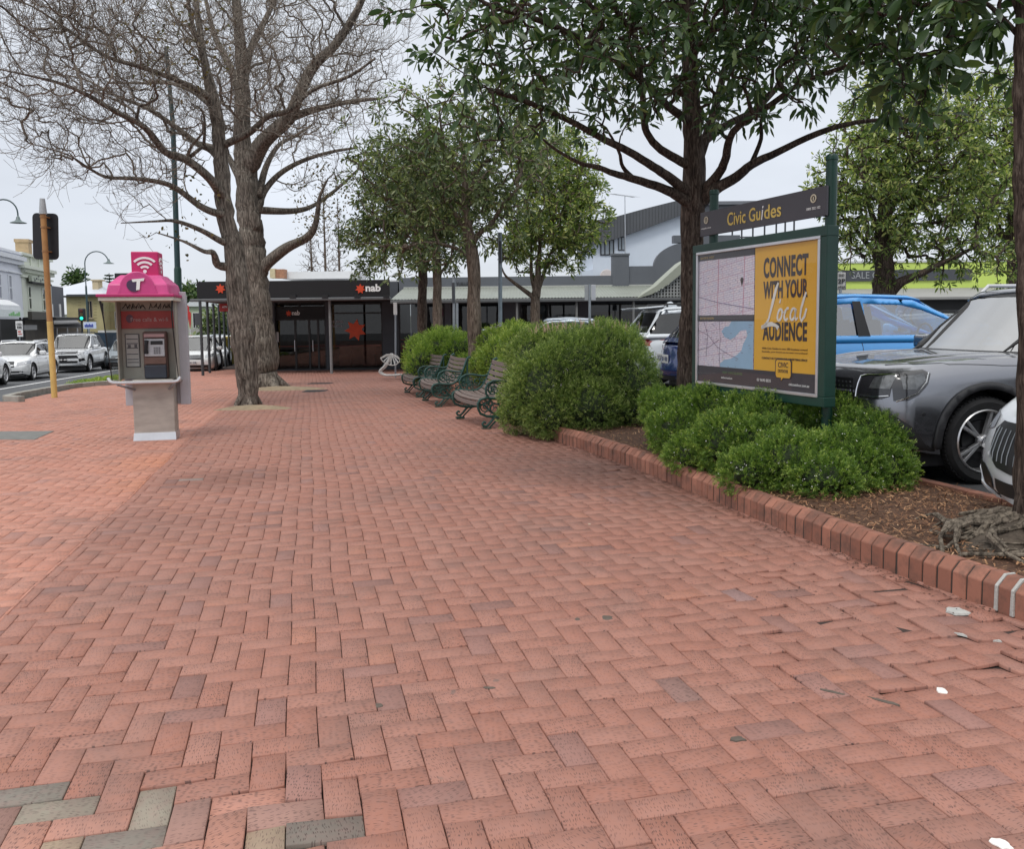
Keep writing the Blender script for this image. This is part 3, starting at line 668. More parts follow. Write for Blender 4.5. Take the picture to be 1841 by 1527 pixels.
far2 = [lobe(900, 655, 16.2, 38, .5, .5), lobe(935, 640, 15, 36, .5, .5), lobe(890, 625, 18, 32, .5, .35), lobe(925, 610, 17, 28, .5, .3), lobe(870, 660, 17, 22, .4, .35), lobe(915, 685, 14.6, 28, .4, .35)]
g_yel = leafmat('yellow_green', [(0, (.06, .12, .02)), (1, (.46, .50, .13)), (.5, (.17, .26, .04)), (.8, (.30, .38, .08))], .5, .3)
sh = shrub('yellow_shrub', 'yellow-green variegated shrub behind the middle bench', (-.1, 16, CPZ), far2, 6500, g_yel, cscale=.82, leaf=(.035, .007), nl=10, slen=.11)
lil = [lobe(893, 603, 18.6, 22, .35, .18), lobe(918, 598, 18.6, 16, .3, .14), lobe(880, 612, 18.4, 14, .3, .12)]
t = thing('lilac_plant', 'lilac flowering plant at the foot of the grey pole behind the benches', 'plant', (-.4, 18.6, CPZ)); core(lil, .8, twigm, t); sprays('foliage', lil, 500, g_pale, t, leaf=(.03, .005), nl=8, slen=.1); flowers(lil, 900, lilac, t, .014, -.4)
# strip of ground cover in the kerb bed at the left
gc = []
for i in range(12): t_ = i / 11; gc.append((-12.55 - t_ * .9, 24.6 + t_ * 5.5, gz(24.6 + t_ * 5.5) - .02, .30, .45, .10))
o = sprays('ground_cover', gc, 1500, g_pale, None, leaf=(.06, .012), nl=6, slen=.10, keepz=-2); tag(o, 'low patch of green ground cover in the kerb bed by the road', 'ground cover', kind='stuff')
# ================================================================= TREES
class Skel:
    """growing skeleton: nodes with parents; radii follow the number of tips they carry"""
    def __init__(s): s.p = []; s.par = []; s.r0 = []; s.wt = []
    def node(s, p, par, r0=0.): s.p.append(tuple(p)); s.par.append(par); s.r0.append(r0); s.wt.append(0.); return len(s.p) - 1
    def limb(s, pts, rad, start=None, wob=.0, n=5):
        """pts 3D control points with given radii; returns last node"""
        pts = [Vector(p) for p in pts]
        if start is None: last = s.node(pts[0], -1, rad[0])
        else:
            last = start if isinstance(start, int) and not isinstance(start, bool) else s.nearest(pts[0]); s.node(pts[0], last, rad[0]); last = len(s.p) - 1
        for i in range(len(pts) - 1):
            p0 = pts[max(i - 1, 0)]; p1, p2 = pts[i], pts[i + 1]; p3 = pts[min(i + 2, len(pts) - 1)]
            for k in range(1, n + 1):
                t = k / n; q = .5 * ((2 * p1) + (p2 - p0) * t + (2 * p0 - 5 * p1 + 4 * p2 - p3) * t * t + (-p0 + 3 * p1 - 3 * p2 + p3) * t ** 3)
                if wob: q = q + Vector(rng.normal(size=3)) * wob * (rad[i] + .02)
                last = s.node(q, last, rad[i] + (rad[i + 1] - rad[i]) * t)
        return last
    def nearest(s, p): A = np.array(s.p); return int(np.argmin(((A - np.array(p)) ** 2).sum(1)))
    def grow(s, targets, steps=4, curl=.12, lift=.0, root=None, pen=.35, sort=True):
        T = np.array(targets); A = np.zeros((len(s.p) + len(T) * steps + 5, 3)); n0 = len(s.p); A[:n0] = s.p; n = n0
        dmin = np.array([((A[:n0] - t) ** 2).sum(1).min() for t in T]) if sort else np.arange(len(T))
        tips = []; ctr = A[0] if root is None else np.array(root)
        up = np.array([0, 0, 1.])
        for ti in np.argsort(dmin):
            t = T[ti]; D = A[:n] - t; d = np.sqrt((D ** 2).sum(1))
            # prefer parents lying nearer the trunk than the target
            rc = np.sqrt(((A[:n] - ctr) ** 2).sum(1)); tc_ = math.sqrt(((t - ctr) ** 2).sum())
            cost = d + pen * np.maximum(0, rc - tc_ + d * .5); k = int(np.argmin(cost)); a = A[k]; L_ = d[k]
            off = rng.normal(size=3) * curl * L_; off[2] -= lift * L_
            last = k
            for q in range(1, steps + 1):
                u = q / steps; pt = a * (1 - u) + t * u + off * (4 * u * (1 - u)) + (rng.normal(size=3) * .03 * L_ if q < steps else 0)
                last = s.node(pt, last); A[n] = pt; n += 1
            tips.append(last); s.wt[last] = 1.
        return tips
    def twigs(s, idx, lo, hi, root, upw=.35, curl=.10, steps=3):
        A = np.array(s.p); P = np.array(s.par); n = len(idx)
        for k in idx:
            a = A[k]; t = a - A[P[k]] if P[k] >= 0 else np.array([0, 0, 1.]); t /= np.linalg.norm(t) + 1e-9
            d = t * .55 + rng.normal(size=3) * .75 + (a - root) * .06; d /= np.linalg.norm(d); L_ = lo + (hi - lo) * rng.rand(); last = int(k); q = a.copy()
            for j in range(steps):
                d = d + np.array([0, 0, upw]) * (.5 + .5 * j) * .6 + rng.normal(size=3) * curl; d /= np.linalg.norm(d); q = q + d * L_ / steps; last = s.node(q, last)
            s.wt[last] = .35
    def radii(s, rtip, ex=.5, rmax=9):
        w_ = np.array(s.wt); par = s.par
        for i in range(len(par) - 1, -1, -1):
            if par[i] >= 0: w_[par[i]] += w_[i]
        r = rtip * np.maximum(w_, 1) ** ex
        r0 = np.array(s.r0); return np.where(r0 > 0, r0, np.minimum(r, rmax))
    def mesh(s, name, mt, parent, rtip=.004, ex=.5, rmax=.2, smin=3):
        r = s.radii(rtip, ex, rmax); P = np.array(s.p); par = np.array(s.par); n = len(P)
        kids = [[] for _ in range(n)]
        for i in range(n):
            if par[i] >= 0: kids[par[i]].append(i)
        chains = []; seen = [False] * n; starts = [i for i in range(n) if par[i] < 0]
        stack = [(i, None) for i in starts]
        while stack:
            i, pre = stack.pop(); ch = [] if pre is None else [pre]; 
            while True:
                ch.append(i); kk = kids[i]
                if not kk: break
                kk = sorted(kk, key=lambda q: -r[q])
                for q in kk[1:]: stack.append((q, i))
                i = kk[0]
            chains.append((ch, pre is not None))
        VV = []; FF = []; nb = 0; MI = []
        for ch, side in chains:
            rr = r[ch].copy()
            if side: rr[0] = min(rr[0], rr[1] * 1.25)
            mxr = rr.max(); m = 14 if mxr > .12 else 8 if mxr > .04 else 5 if mxr > .012 else smin
            p = P[ch]; t = np.gradient(p, axis=0) if len(ch) > 1 else np.zeros_like(p); t /= np.linalg.norm(t, axis=1)[:, None] + 1e-9
            up = np.array([0, 1., 0]) if abs(t[0][1]) < .9 else np.array([1., 0, 0]); ring = []
            for i in range(len(ch)):
                a = np.cross(t[i], up); a /= np.linalg.norm(a) + 1e-9; b = np.cross(a, t[i]); up = b
                q = np.arange(m) * 2 * math.pi / m
                rad = rr[i] * (1 + (.10 * np.sin(3 * q + i * .35) + .06 * np.sin(5 * q - i * .5) if mxr > .09 else 0))
                ring.append(p[i] + (np.cos(q)[:, None] * a - np.sin(q)[:, None] * b) * (rad[:, None] if hasattr(rad, '__len__') else rad))
            VV.append(np.concatenate(ring)); k = len(ch)
            j = np.arange(m); 
            for i in range(k - 1): FF.append(np.stack([nb + i * m + j, nb + i * m + (j + 1) % m, nb + (i + 1) * m + (j + 1) % m, nb + (i + 1) * m + j], 1)); MI += [1 if mxr < .03 else 0] * m
            nb += k * m
        o = mesh_np(name, np.concatenate(VV), np.concatenate(FF), mt, parent, smooth=True)
        if isinstance(mt, list) and len(mt) > 1: o.data.polygons.foreach_set('material_index', MI)
        return o
def leaves(name, tips, dirs, mt, parent, n=9, size=.1, wid=.32, spread=.12, droop=.25, flat=.0, curve=.15):
    T = np.repeat(np.array(tips), n, 0); D = np.repeat(np.array(dirs), n, 0); m = len(T)
    rnd = unit(m); d = D * .6 + rnd * .9; d[:, 2] -= droop; d /= np.linalg.norm(d, axis=1)[:, None]
    base = T + rnd * spread * rng.rand(m)[:, None]
    sd = np.cross(d, unit(m)); sd[:, 2] *= (1 - flat); sd /= np.linalg.norm(sd, axis=1)[:, None] + 1e-9; nr = np.cross(d, sd)
    L_ = (size * (.6 + .7 * rng.rand(m)))[:, None]; W = L_ * wid * .5
    dn = np.array([0, 0, -1.]) * curve
    v = [base, base + d * L_ * .32 + sd * W * .85 + nr * W * .35, base + d * L_ * .68 + sd * W * .8 + nr * W * .3 + dn * L_ * .15, base + d * L_ + dn * L_ * .5,
         base + d * L_ * .68 - sd * W * .8 + nr * W * .3 + dn * L_ * .15, base + d * L_ * .32 - sd * W * .85 + nr * W * .35, base + d * L_ * .5 + dn * L_ * .08]
    V = np.stack(v, 1).reshape(-1, 3); b = np.arange(m)[:, None] * 7
    Fc = np.concatenate([b + np.array([[0, 1, 2, 6]]), b + np.array([[6, 2, 3, 4]]), b + np.array([[0, 6, 4, 5]])], 0)
    lr = np.tile(rng.rand(m), 3)
    return mesh_np(name, V, Fc, mt, parent, attrs={'lr': ('FACE', lr)}, smooth=True)
def in_lobes(lobes, n, hollow=.0, zmin=-9):
    L_ = np.array([(*at(a, b, Y), r * Y / F, (ry or r * Y / F)) for (a, b, Y, r, ry) in [(*l, None)[:5] for l in lobes]])
    w_ = L_[:, 3] ** 2 * L_[:, 4]; idx = rng.choice(len(L_), n, p=w_ / w_.sum()); u = unit(n); rad = (hollow + (1 - hollow) * rng.rand(n)) ** (1 / 3)
    q = L_[idx]; p = q[:, :3] + u * rad[:, None] * np.stack([q[:, 3], q[:, 4], q[:, 3]], 1)
    return p[p[:, 2] > zmin]
def limbpx(sk, pts, Y0, Y1, r0, r1, start=True, wob=.0):
    k = len(pts); P = [at(x, y, Y0 + (Y1 - Y0) * i / (k - 1)) for i, (x, y) in enumerate(pts)]
    sk.limb(P, [r0 + (r1 - r0) * (i / (k - 1)) ** .8 for i in range(k)], start=(sk.nearest(P[0]) if start else None), wob=wob, n=4)
bark_b = barkmat('ridged_bark', (.15, .128, .108), (.33, .295, .25), 13, 1.)
bark_tw = barkmat('twig_bark', (.21, .18, .15), (.38, .335, .28), 8, .3)
bark_e = barkmat('brown_bark', (.080, .058, .047), (.19, .15, .122), 22, 1.)
bark_l = barkmat('pale_bark', (.15, .115, .09), (.27, .22, .18), 16, .7)

def bare_tree(name, lab, base, Yb, trunk, tw, limbs, lobes, ntip, ntw, buttress, rt=.004):
    b = at(*base, Yb); t = thing(name, lab, 'tree', (b.x, b.y, b.z)); sk = Skel()
    P = [at(x, y, Yb) for x, y in trunk]; P[0].z -= .06
    sk.limb(P, tw, wob=.05, n=6); 
    for (pts, dy, r0, r1) in limbs: limbpx(sk, pts, Yb, Yb + dy, r0, r1)
    n0 = len(sk.p); rt_ = np.array(at(*trunk[len(trunk) // 2], Yb))
    tg = in_lobes(lobes, ntip); sk.grow(tg, 5, .05, .05, root=rt_, pen=.8)
    n1 = len(sk.p); sk.twigs(rng.randint(n0, n1, ntw), .25, .75, rt_)
    sk.twigs(rng.randint(n1, len(sk.p), ntw // 2), .15, .38, rt_, steps=2)
    # split thick limbs (trunk) and thin twigs
    sk.mesh('trunk', [bark_b, bark_tw], t, rt, .42, .09)
    if buttress:
        mb = MB()
        for (ang, ln, rr) in buttress:
            d = Vector((math.cos(ang), math.sin(ang), 0)); c = Vector((b.x, b.y, b.z)); mb.tube([c + Vector((0, 0, .55)), c + d * ln * .4 + Vector((0, 0, .22)), c + d * ln + Vector((0, 0, -.03))], [rr * .7, rr, rr * .5], 8)
        mb.build('roots', bark_b, t, world=True, smooth=True)
    return t, sk
# nearer, slimmer bare tree
tA, skA = bare_tree('bare_tree', 'slimmer bare tree with grey-brown bark whose boughs reach left over the phone booth', (447, 729), 16.85,
    [(447, 732), (445, 700), (440, 640), (434, 580), (427, 510), (418, 440), (408, 400), (400, 330), (396, 281), (388, 193), (368, 110), (354, 20), (345, -80)],
    [.185, .19, .215, .222, .21, .185, .165, .15, .13, .10, .07, .05, .03],
    [([(412, 386), (385, 382), (358, 370), (322, 342), (293, 328), (241, 321), (193, 319), (161, 303), (120, 277), (52, 257)], -2.2, .085, .008),
     ([(405, 360), (378, 322), (334, 287), (297, 273), (261, 229), (209, 201), (161, 173), (113, 151), (60, 137), (-10, 122)], -4., .10, .009),
     ([(415, 440), (395, 432), (362, 414), (317, 398), (281, 398), (217, 401)], -1.2, .085, .008),
     ([(398, 290), (380, 270), (354, 257), (313, 225), (261, 193), (201, 169), (149, 141), (80, 132)], .9, .09, .009),
     ([(386, 193), (366, 178), (342, 161), (305, 149), (257, 149), (193, 149)], 1.6, .07, .02),
     ([(380, 180), (362, 165), (321, 145), (257, 121), (189, 100), (121, 52), (60, 12), (0, -10)], -2.5, .075, .009),
     ([(418, 480), (392, 476), (384, 455), (366, 452), (330, 434), (281, 418)], -.9, .10, .008),
     ([(388, 230), (372, 150), (362, 92), (345, 40), (335, -20)], -.8, .07, .03),
     ([(400, 262), (425, 250), (450, 237), (482, 209), (522, 197), (563, 161), (627, 137), (675, 104)], -.8, .085, .022),
     ([(366, 262), (368, 235), (366, 205), (355, 190)], -.5, .035, .016),
     ([(334, 288), (345, 262), (366, 238)], -.6, .04, .015)],
    [(200, 130, 15.5, 190, 3.2), (90, 130, 14.5, 160, 2.6), (300, 40, 15.8, 190, 3), (110, 250, 15.2, 95, 1.4), (240, 290, 15.8, 110, 1.6), (290, 380, 16, 80, 1.0), (60, 40, 14.5, 170, 2.5), (420, 110, 16.4, 130, 2), (560, 160, 16.2, 120, 1.6)], 1250, 4800,
    [(0.4, .26, .07), (2.2, .26, .07), (3.9, .3, .08), (5.2, .26, .07)], .0032)
tB, skB = bare_tree('bare_tree', 'massive bare tree with a thick fissured trunk standing in front of the bank', (478, 697), 23.3,
    [(476, 702), (474, 660), (469, 600), (463, 540), (458, 480), (453, 430), (450, 394), (444, 340), (440, 301), (436, 257), (436, 161), (432, 80), (426, -5), (422, -90)],
    [.42, .38, .365, .345, .33, .315, .31, .29, .27, .22, .18, .14, .11, .08],
    [([(450, 300), (466, 268), (482, 245), (518, 212), (535, 177), (563, 121), (603, 80), (643, 16), (665, -40)], -2., .26, .06),
     ([(518, 212), (563, 197), (627, 183), (683, 177)], -1.5, .12, .03),
     ([(466, 372), (474, 346), (502, 313), (543, 289), (595, 273), (640, 266)], 1.2, .12, .03),
     ([(468, 378), (522, 380), (559, 372), (603, 342), (643, 305)], 2., .11, .03),
     ([(468, 492), (482, 472), (514, 446), (550, 428), (566, 408), (572, 375), (576, 350), (590, 320)], -1., .19, .02),
     ([(436, 161), (450, 90), (474, 40), (498, -10)], 1.5, .13, .05),
     ([(436, 175), (412, 115), (386, 64), (370, 0)], 1.5, .13, .05),
     ([(445, 350), (420, 300), (402, 270), (380, 262), (330, 250)], 1.5, .12, .03),
     ([(466, 350), (478, 300), (500, 262), (530, 245), (560, 225)], 2.5, .10, .03)],
    [(560, 120, 22.5, 140, 3.5), (480, 40, 23, 200, 4), (640, 150, 22, 90, 2), (560, 290, 23.5, 80, 1.5), (600, 20, 22, 150, 3), (360, 80, 24, 160, 3), (590, 360, 23.5, 50, 1), (450, 180, 23.5, 120, 3), (680, 60, 22, 70, 2)], 1200, 4000,
    [(0.1, .62, .16), (1.3, .6, .16), (2.4, .6, .16), (3.4, .6, .16), (4.4, .6, .16), (5.5, .64, .16)], .0042)
# few dead leaves left on them
dl = leafmat('dead_leaf', [(0, (.06, .07, .03)), (1, (.25, .17, .07)), (.5, (.12, .11, .04))], .7, .2)
def deadleaves(t, lobes, n):
    P = in_lobes(lobes, n); leaves('dead_leaves', P, unit(len(P)), dl, t, 3, .075, .6, .18, .3)
deadleaves(tA, [(330, 425, 16.2, 60), (370, 350, 16.4, 50), (300, 60, 16, 120)], 130)
deadleaves(tB, [(580, 350, 23.2, 60), (550, 420, 23, 30)], 170)
# pale mounds of sawdust soil at their feet
soil = mat('pale_soil', (.28, .215, .14), .95, 0, .25, 9, .8, 60)
for (x, y, rx, ry, lab) in [(455, 735, .75, .42, 'pale gritty soil ring at the foot of the slimmer bare tree'), (505, 700, 1.15, .75, 'pale gritty soil mound at the foot of the massive bare tree')]:
    g = G(x, y); mb = MB(); k = 26; vs = [(0, 0, .07)]
    for ring, hh in ((.5, .05), (1., -.01)):
        for j in range(k): q = 2 * math.pi * j / k; s = ring * (1 + .16 * math.sin(3 * q + x) + .1 * math.sin(7 * q)); vs.append((math.cos(q) * rx * s, math.sin(q) * ry * s, hh))
    mb.add(vs, [(0, 1 + j, 1 + (j + 1) % k) for j in range(k)] + [(1 + j, 1 + k + j, 1 + k + (j + 1) % k, 1 + (j + 1) % k) for j in range(k)]); o = mb.build('soil_mound', soil, smooth=True); o.location = g; tag(o, lab, 'soil')

def leafy(name, lab, base, Yb, trunk, tw, limbs, lobes, ntip, nl, size, mt, bk, group=None, zb=None, wid=.34, pen=.4, rt=.006, droop=.3, spread=.1, ex=.45, curl=.14):
    b = at(*base, Yb)
    if zb is not None: b.z = zb
    t = thing(name, lab, 'tree', (b.x, b.y, b.z), 0, group); sk = Skel(); P = [at(x, y, Yb) for x, y in trunk]; P[0].z = b.z - .05
    sk.limb(P, tw, wob=.04, n=5)
    for (pts, dy, r0, r1) in limbs: limbpx(sk, pts, Yb, Yb + dy, r0, r1, wob=.02)
    tg = in_lobes(lobes, ntip); tips = sk.grow(tg, 4, curl, -.04, root=P[len(P) // 2], pen=pen)
    sk.mesh('trunk', bk, t, rt, ex, .06)
    A = np.array(sk.p); par = np.array(sk.par); tp = A[tips]; d = tp - A[par[tips]]; d /= np.linalg.norm(d, axis=1)[:, None] + 1e-9
    mid = A[par[tips]]; tp2 = np.concatenate([tp, mid]); d2 = np.concatenate([d, d])
    leaves('crown', tp2, d2, mt, t, nl, size, wid, spread, droop)
    return t
lf_near = leafmat('leaf_dark', [(0, (.026, .055, .020)), (1, (.19, .25, .10)), (.5, (.048, .092, .034)), (.82, (.090, .150, .055))], .34, .28)
lf_mid = leafmat('leaf_mid', [(0, (.042, .068, .030)), (1, (.40, .42, .23)), (.5, (.105, .145, .062)), (.8, (.20, .25, .11))], .4, .33)
lf_yel = leafmat('leaf_yellowish', [(0, (.055, .10, .032)), (1, (.58, .58, .22)), (.5, (.17, .235, .068)), (.8, (.33, .38, .12))], .42, .35)
# the tree behind the sign
leafy('spreading_tree', 'evergreen tree with a straight dark trunk behind the left end of the sign board', (1242, 760), 9.4,
    [(1242, 800), (1241, 690), (1241, 600), (1242, 500), (1245, 420), (1248, 360), (1248, 290), (1244, 220), (1243, 150), (1240, 80), (1236, 0), (1232, -90), (1228, -200)],
    [.15, .128, .122, .118, .118, .125, .11, .095, .085, .08, .07, .06, .04],
    [([(1246, 370), (1215, 350), (1190, 338), (1140, 322), (1105, 312), (1072, 300), (1040, 292), (990, 262), (950, 225)], -1.0, .07, .007),
     ([(1240, 350), (1205, 320), (1175, 300), (1130, 272), (1085, 250), (1020, 215), (940, 180), (880, 162)], -2.0, .062, .018),
     ([(1244, 300), (1215, 285), (1180, 262), (1160, 230), (1157, 190), (1150, 120), (1140, 40)], -.6, .055, .025),
     ([(1256, 370), (1285, 342), (1325, 318), (1350, 296), (1400, 272), (1470, 240), (1540, 220), (1625, 212)], -1.1, .075, .015),
     ([(1258, 350), (1290, 315), (1303, 290), (1312, 250), (1330, 225), (1390, 185), (1440, 150), (1520, 120), (1600, 105)], -1.6, .06, .015),
     ([(1252, 300), (1275, 230), (1292, 170), (1310, 90), (1330, 0)], .8, .06, .03),
     ([(1258, 260), (1305, 225), (1360, 195), (1420, 130), (1480, 60), (1530, -30)], 1., .05, .02),
     ([(1243, 220), (1200, 190), (1160, 150), (1080, 90), (980, 40), (880, 10)], -2.4, .05, .02),
     ([(1350, 296), (1368, 250), (1368, 215), (1380, 190)], -.4, .03, .012),
     ([(1140, 322), (1120, 300), (1112, 270), (1090, 230)], -.4, .03, .012)],
    [(1240, 20, 8.6, 190, 2.4), (1050, 60, 7.6, 170, 1.6), (900, 60, 7.2, 150, 1.3), (790, 90, 7.0, 105, .9), (820, 190, 7.0, 75, .6), (920, 185, 7.4, 85, .7), (1420, 40, 8.4, 170, 1.6), (1560, 90, 8.0, 110, 1.0), (1030, 170, 7.8, 90, .8), (1150, 120, 8.2, 110, 1.0), (1330, 150, 8.4, 95, .9), (1640, 170, 7.6, 60, .6), (1240, -160, 8.6, 260, 2.6), (960, -110, 7.5, 190, 1.6), (1500, -100, 8, 200, 1.6), (1455, 175, 8.2, 50, .5), (730, 30, 6.9, 60, .5), (1000, 225, 8, 40, .4)],
    1650, 5, .108, lf_near, bark_e, zb=CPZ, wid=.36, rt=.0042, droop=.45, spread=.07, ex=.40)
# the trunk at the right edge
gB = at(1850, 985, 5.0)
tE = leafy('root_tree', 'dark-barked tree with exposed grey roots at the right edge of the planting bed', (1850, 985), 5.0,
    [(1856, 1010), (1862, 960), (1862, 900), (1860, 800), (1858, 600), (1855, 400), (1853, 200), (1852, 0), (1850, -200), (1845, -420)],
    [.22, .13, .105, .098, .09, .086, .082, .078, .07, .05],
    [([(1853, 60), (1810, -60), (1740, -120), (1690, -100)], .3, .05, .02), ([(1853, 90), (1800, 30), (1760, 0), (1728, 20), (1700, 70), (1680, 120)], .6, .018, .006), ([(1850, -150), (1780, -300), (1650, -420)], .5, .05, .02)],
    [(1700, -60, 5.4, 150, .8), (1760, 70, 5.2, 70, .4), (1640, 100, 5.8, 95, .5), (1560, 20, 5.9, 90, .5), (1600, 170, 5.9, 50, .35), (1690, 160, 5.6, 50, .3), (1830, 30, 5.2, 60, .4), (1500, -60, 6, 90, .5), (1820, 120, 5.2, 30, .3)],
    210, 5, .11, lf_near, bark_e, zb=CPZ, wid=.42, rt=.0035, droop=.35, spread=.06)
# surface roots and root mound
rootm = barkmat('root_skin', (.17, .14, .11), (.33, .28, .22), 14, 1.); mb = MB(); c0 = Vector((gB.x + .06, gB.y, CPZ))
mb2 = MB(); k = 22
vs = [(c0.x, c0.y, CPZ + .16)]
for ring, hh in ((.3, .15), (.62, .09), (1., .0)):
    for j in range(k): q = 2 * math.pi * j / k; s = ring * .72 * (1 + .12 * math.sin(4 * q) + .08 * math.sin(9 * q)); s *= .74; vs.append((c0.x + math.cos(q) * s, c0.y + math.sin(q) * s * .95, CPZ + hh + random.uniform(-.01, .01)))
mb2.add(vs, [(0, 1 + j, 1 + (j + 1) % k) for j in range(k)] + [(1 + r_ * k + j, 1 + (r_ + 1) * k + j, 1 + (r_ + 1) * k + (j + 1) % k, 1 + r_ * k + (j + 1) % k) for r_ in range(2) for j in range(k)])
mb2.build('root_mound', mat('grey_soil', (.075, .058, .044), .95, 0, .5, 20, 1., 45), tE, world=True, smooth=True)
for i in range(44):
    a = math.pi * (.42 + 1.35 * i / 44) + random.uniform(-.1, .1); ln = random.uniform(.35, .85); pts = []; rr = []; r0 = random.uniform(.009, .03); ph = random.random() * 6
    for s in range(9):
        u = s / 8; aa = a + .45 * math.sin(ph + u * 7) * u; d = ln * u; pts.append(c0 + Vector((math.cos(aa) * d, math.sin(aa) * d * .9, .19 * (1 - u) ** .8 + .022 * math.sin(ph + u * 11) + .012 * (1 - u)))); rr.append(r0 * (1.2 - .85 * u) * (1 + .25 * math.sin(ph * 3 + u * 17)))
    mb.tube(pts, rr, 7)
    if i % 2:
        p0 = pts[4]; mb.tube([p0, p0 + Vector((math.cos(a + .5), math.sin(a + .5), -.1)) * .12, p0 + Vector((math.cos(a + .7), math.sin(a + .7), -.16)) * .25], [r0 * .6, r0 * .45, r0 * .2], 6)
mb.build('roots', rootm, tE, world=True, smooth=True)
# row of evergreen trees behind the benches
leafy('evergreen_tree', 'evergreen tree with a pale trunk rising from the hedge behind the middle bench', (855, 640), 18.,
    [(857, 690), (855, 620), (852, 540), (850, 470), (845, 430), (838, 380), (835, 320), (832, 260)], [.17, .15, .135, .13, .12, .09, .06, .04],
    [([(848, 440), (862, 420), (880, 405), (905, 370), (925, 345), (950, 320)], -.5, .07, .02), ([(845, 470), (830, 452), (800, 440), (760, 436), (725, 445), (690, 440)], -.8, .045, .015), ([(842, 420), (815, 380), (790, 340), (770, 290)], .5, .06, .02), ([(838, 380), (850, 330), (870, 280), (880, 230)], .5, .05, .02), ([(835, 320), (800, 260), (790, 200)], -.5, .045, .02)],
    [(830, 300, 18, 120, 2.), (740, 330, 17.6, 95, 1.6), (920, 300, 18, 100, 1.7), (850, 210, 18, 100, 1.8), (690, 400, 17.4, 70, 1.2), (780, 400, 17.8, 90, 1.2), (900, 390, 18, 75, 1.2), (650, 320, 17.2, 60, 1), (740, 230, 17.6, 80, 1.4), (620, 245, 17, 30, .5), (690, 470, 17.5, 45, .8), (960, 220, 18.3, 80, 1.2)],
    1200, 6, .115, lf_mid, bark_l, 'evergreen trees behind the benches', zb=CPZ, rt=.006, droop=.2)
leafy('evergreen_tree', 'evergreen tree with the leftmost of the two dark trunks beside the bank', (762, 640), 26,
    [(762, 680), (760, 600), (759, 540), (760, 500), (758, 450), (752, 400)], [.17, .145, .135, .13, .12, .06], [([(760, 500), (748, 470), (720, 440)], -.5, .06, .02), ([(760, 495), (775, 460), (790, 430)], .5, .06, .02)],
    [(725, 420, 25.5, 60, 1.4), (760, 400, 26, 60, 1.5), (690, 380, 25.2, 55, 1.3), (665, 450, 25, 40, 1.0), (640, 420, 25, 35, .9), (760, 330, 26, 70, 1.5), (680, 300, 25.5, 55, 1.3), (650, 480, 25, 25, .6)],
    850, 7, .14, lf_mid, bark_e, 'evergreen trees behind the benches', zb=-.3, rt=.008, droop=.2)
leafy('evergreen_tree', 'evergreen tree whose brown trunk stands just right of the leftmost trunk beside the bank', (788, 640), 23.5,
    [(788, 690), (788, 600), (786, 540), (785, 480), (784, 430), (786, 380)], [.15, .13, .12, .115, .10, .05], [([(785, 500), (800, 480), (820, 450)], .5, .05, .02), ([(784, 450), (770, 420), (750, 400)], -.5, .05, .02)],
    [(800, 440, 23.5, 55, 1.2), (770, 370, 23.5, 60, 1.4), (830, 360, 23.8, 60, 1.4), (790, 300, 23.6, 60, 1.2), (740, 470, 23.2, 35, .8)],
    700, 7, .14, lf_mid, bark_l, 'evergreen trees behind the benches', zb=CPZ - .1, rt=.008, droop=.2)
leafy('evergreen_tree', 'evergreen tree with a forked trunk beyond the silver car roof', (963, 640), 25,
    [(962, 690), (963, 600), (962, 540), (964, 528), (968, 480), (972, 430)], [.16, .14, .13, .125, .08, .04],
    [([(960, 535), (940, 520), (920, 505), (905, 490), (895, 455)], -.3, .08, .015), ([(966, 525), (975, 500), (988, 460), (1010, 420)], .3, .08, .03), ([(962, 525), (955, 490), (955, 450), (950, 410)], .5, .07, .03)],
    [(990, 380, 25, 80, 1.8), (1040, 400, 25, 60, 1.5), (960, 440, 25, 60, 1.4), (920, 420, 24.6, 50, 1.2), (1010, 300, 25, 70, 1.6), (1050, 340, 25.2, 45, 1.1), (1075, 395, 25, 30, .7), (1020, 460, 25, 38, .9), (960, 280, 25, 60, 1.5)],
    1250, 7, .14, lf_yel, bark_l, 'evergreen trees behind the benches', zb=CPZ - .1, rt=.008, droop=.2)
# trees in the car park
leafy('car_park_tree', 'dense car park tree with a low side branch in front of the lime green shopfront', (1590, 600), 21,
    [(1592, 640), (1590, 560), (1590, 500), (1588, 460), (1590, 400), (1592, 340), (1595, 280)], [.30, .27, .24, .20, .16, .12, .08],
    [([(1600, 525), (1620, 508), (1650, 495), (1700, 470), (1760, 440)], -1., .16, .03), ([(1590, 480), (1560, 440), (1530, 400)], .5, .10, .03), ([(1592, 470), (1620, 420), (1650, 360), (1670, 300)], .5, .11, .04), ([(1588, 440), (1560, 360), (1550, 280)], -.6, .09, .03), ([(1592, 400), (1625, 320), (1640, 240)], -.6, .08, .03)],
    [(1600, 230, 21, 95, 2), (1540, 300, 20.6, 80, 1.6), (1660, 270, 21, 95, 2), (1500, 350, 20.5, 55, 1.2), (1580, 380, 20.8, 85, 1.6), (1680, 380, 21, 90, 1.6), (1520, 430, 20.5, 60, 1.1), (1620, 455, 20.6, 60, 1.0), (1740, 330, 21, 80, 1.6), (1600, 160, 21, 60, 1.3), (1720, 460, 20.6, 60, 1.), (1700, 200, 21.2, 70, 1.5), (1790, 470, 20.6, 50, .8), (1560, 110, 21, 35, .8)],
    2100, 6, .13, lf_yel, bark_e, 'trees in the car park', zb=CPZ, rt=.008, droop=.2)
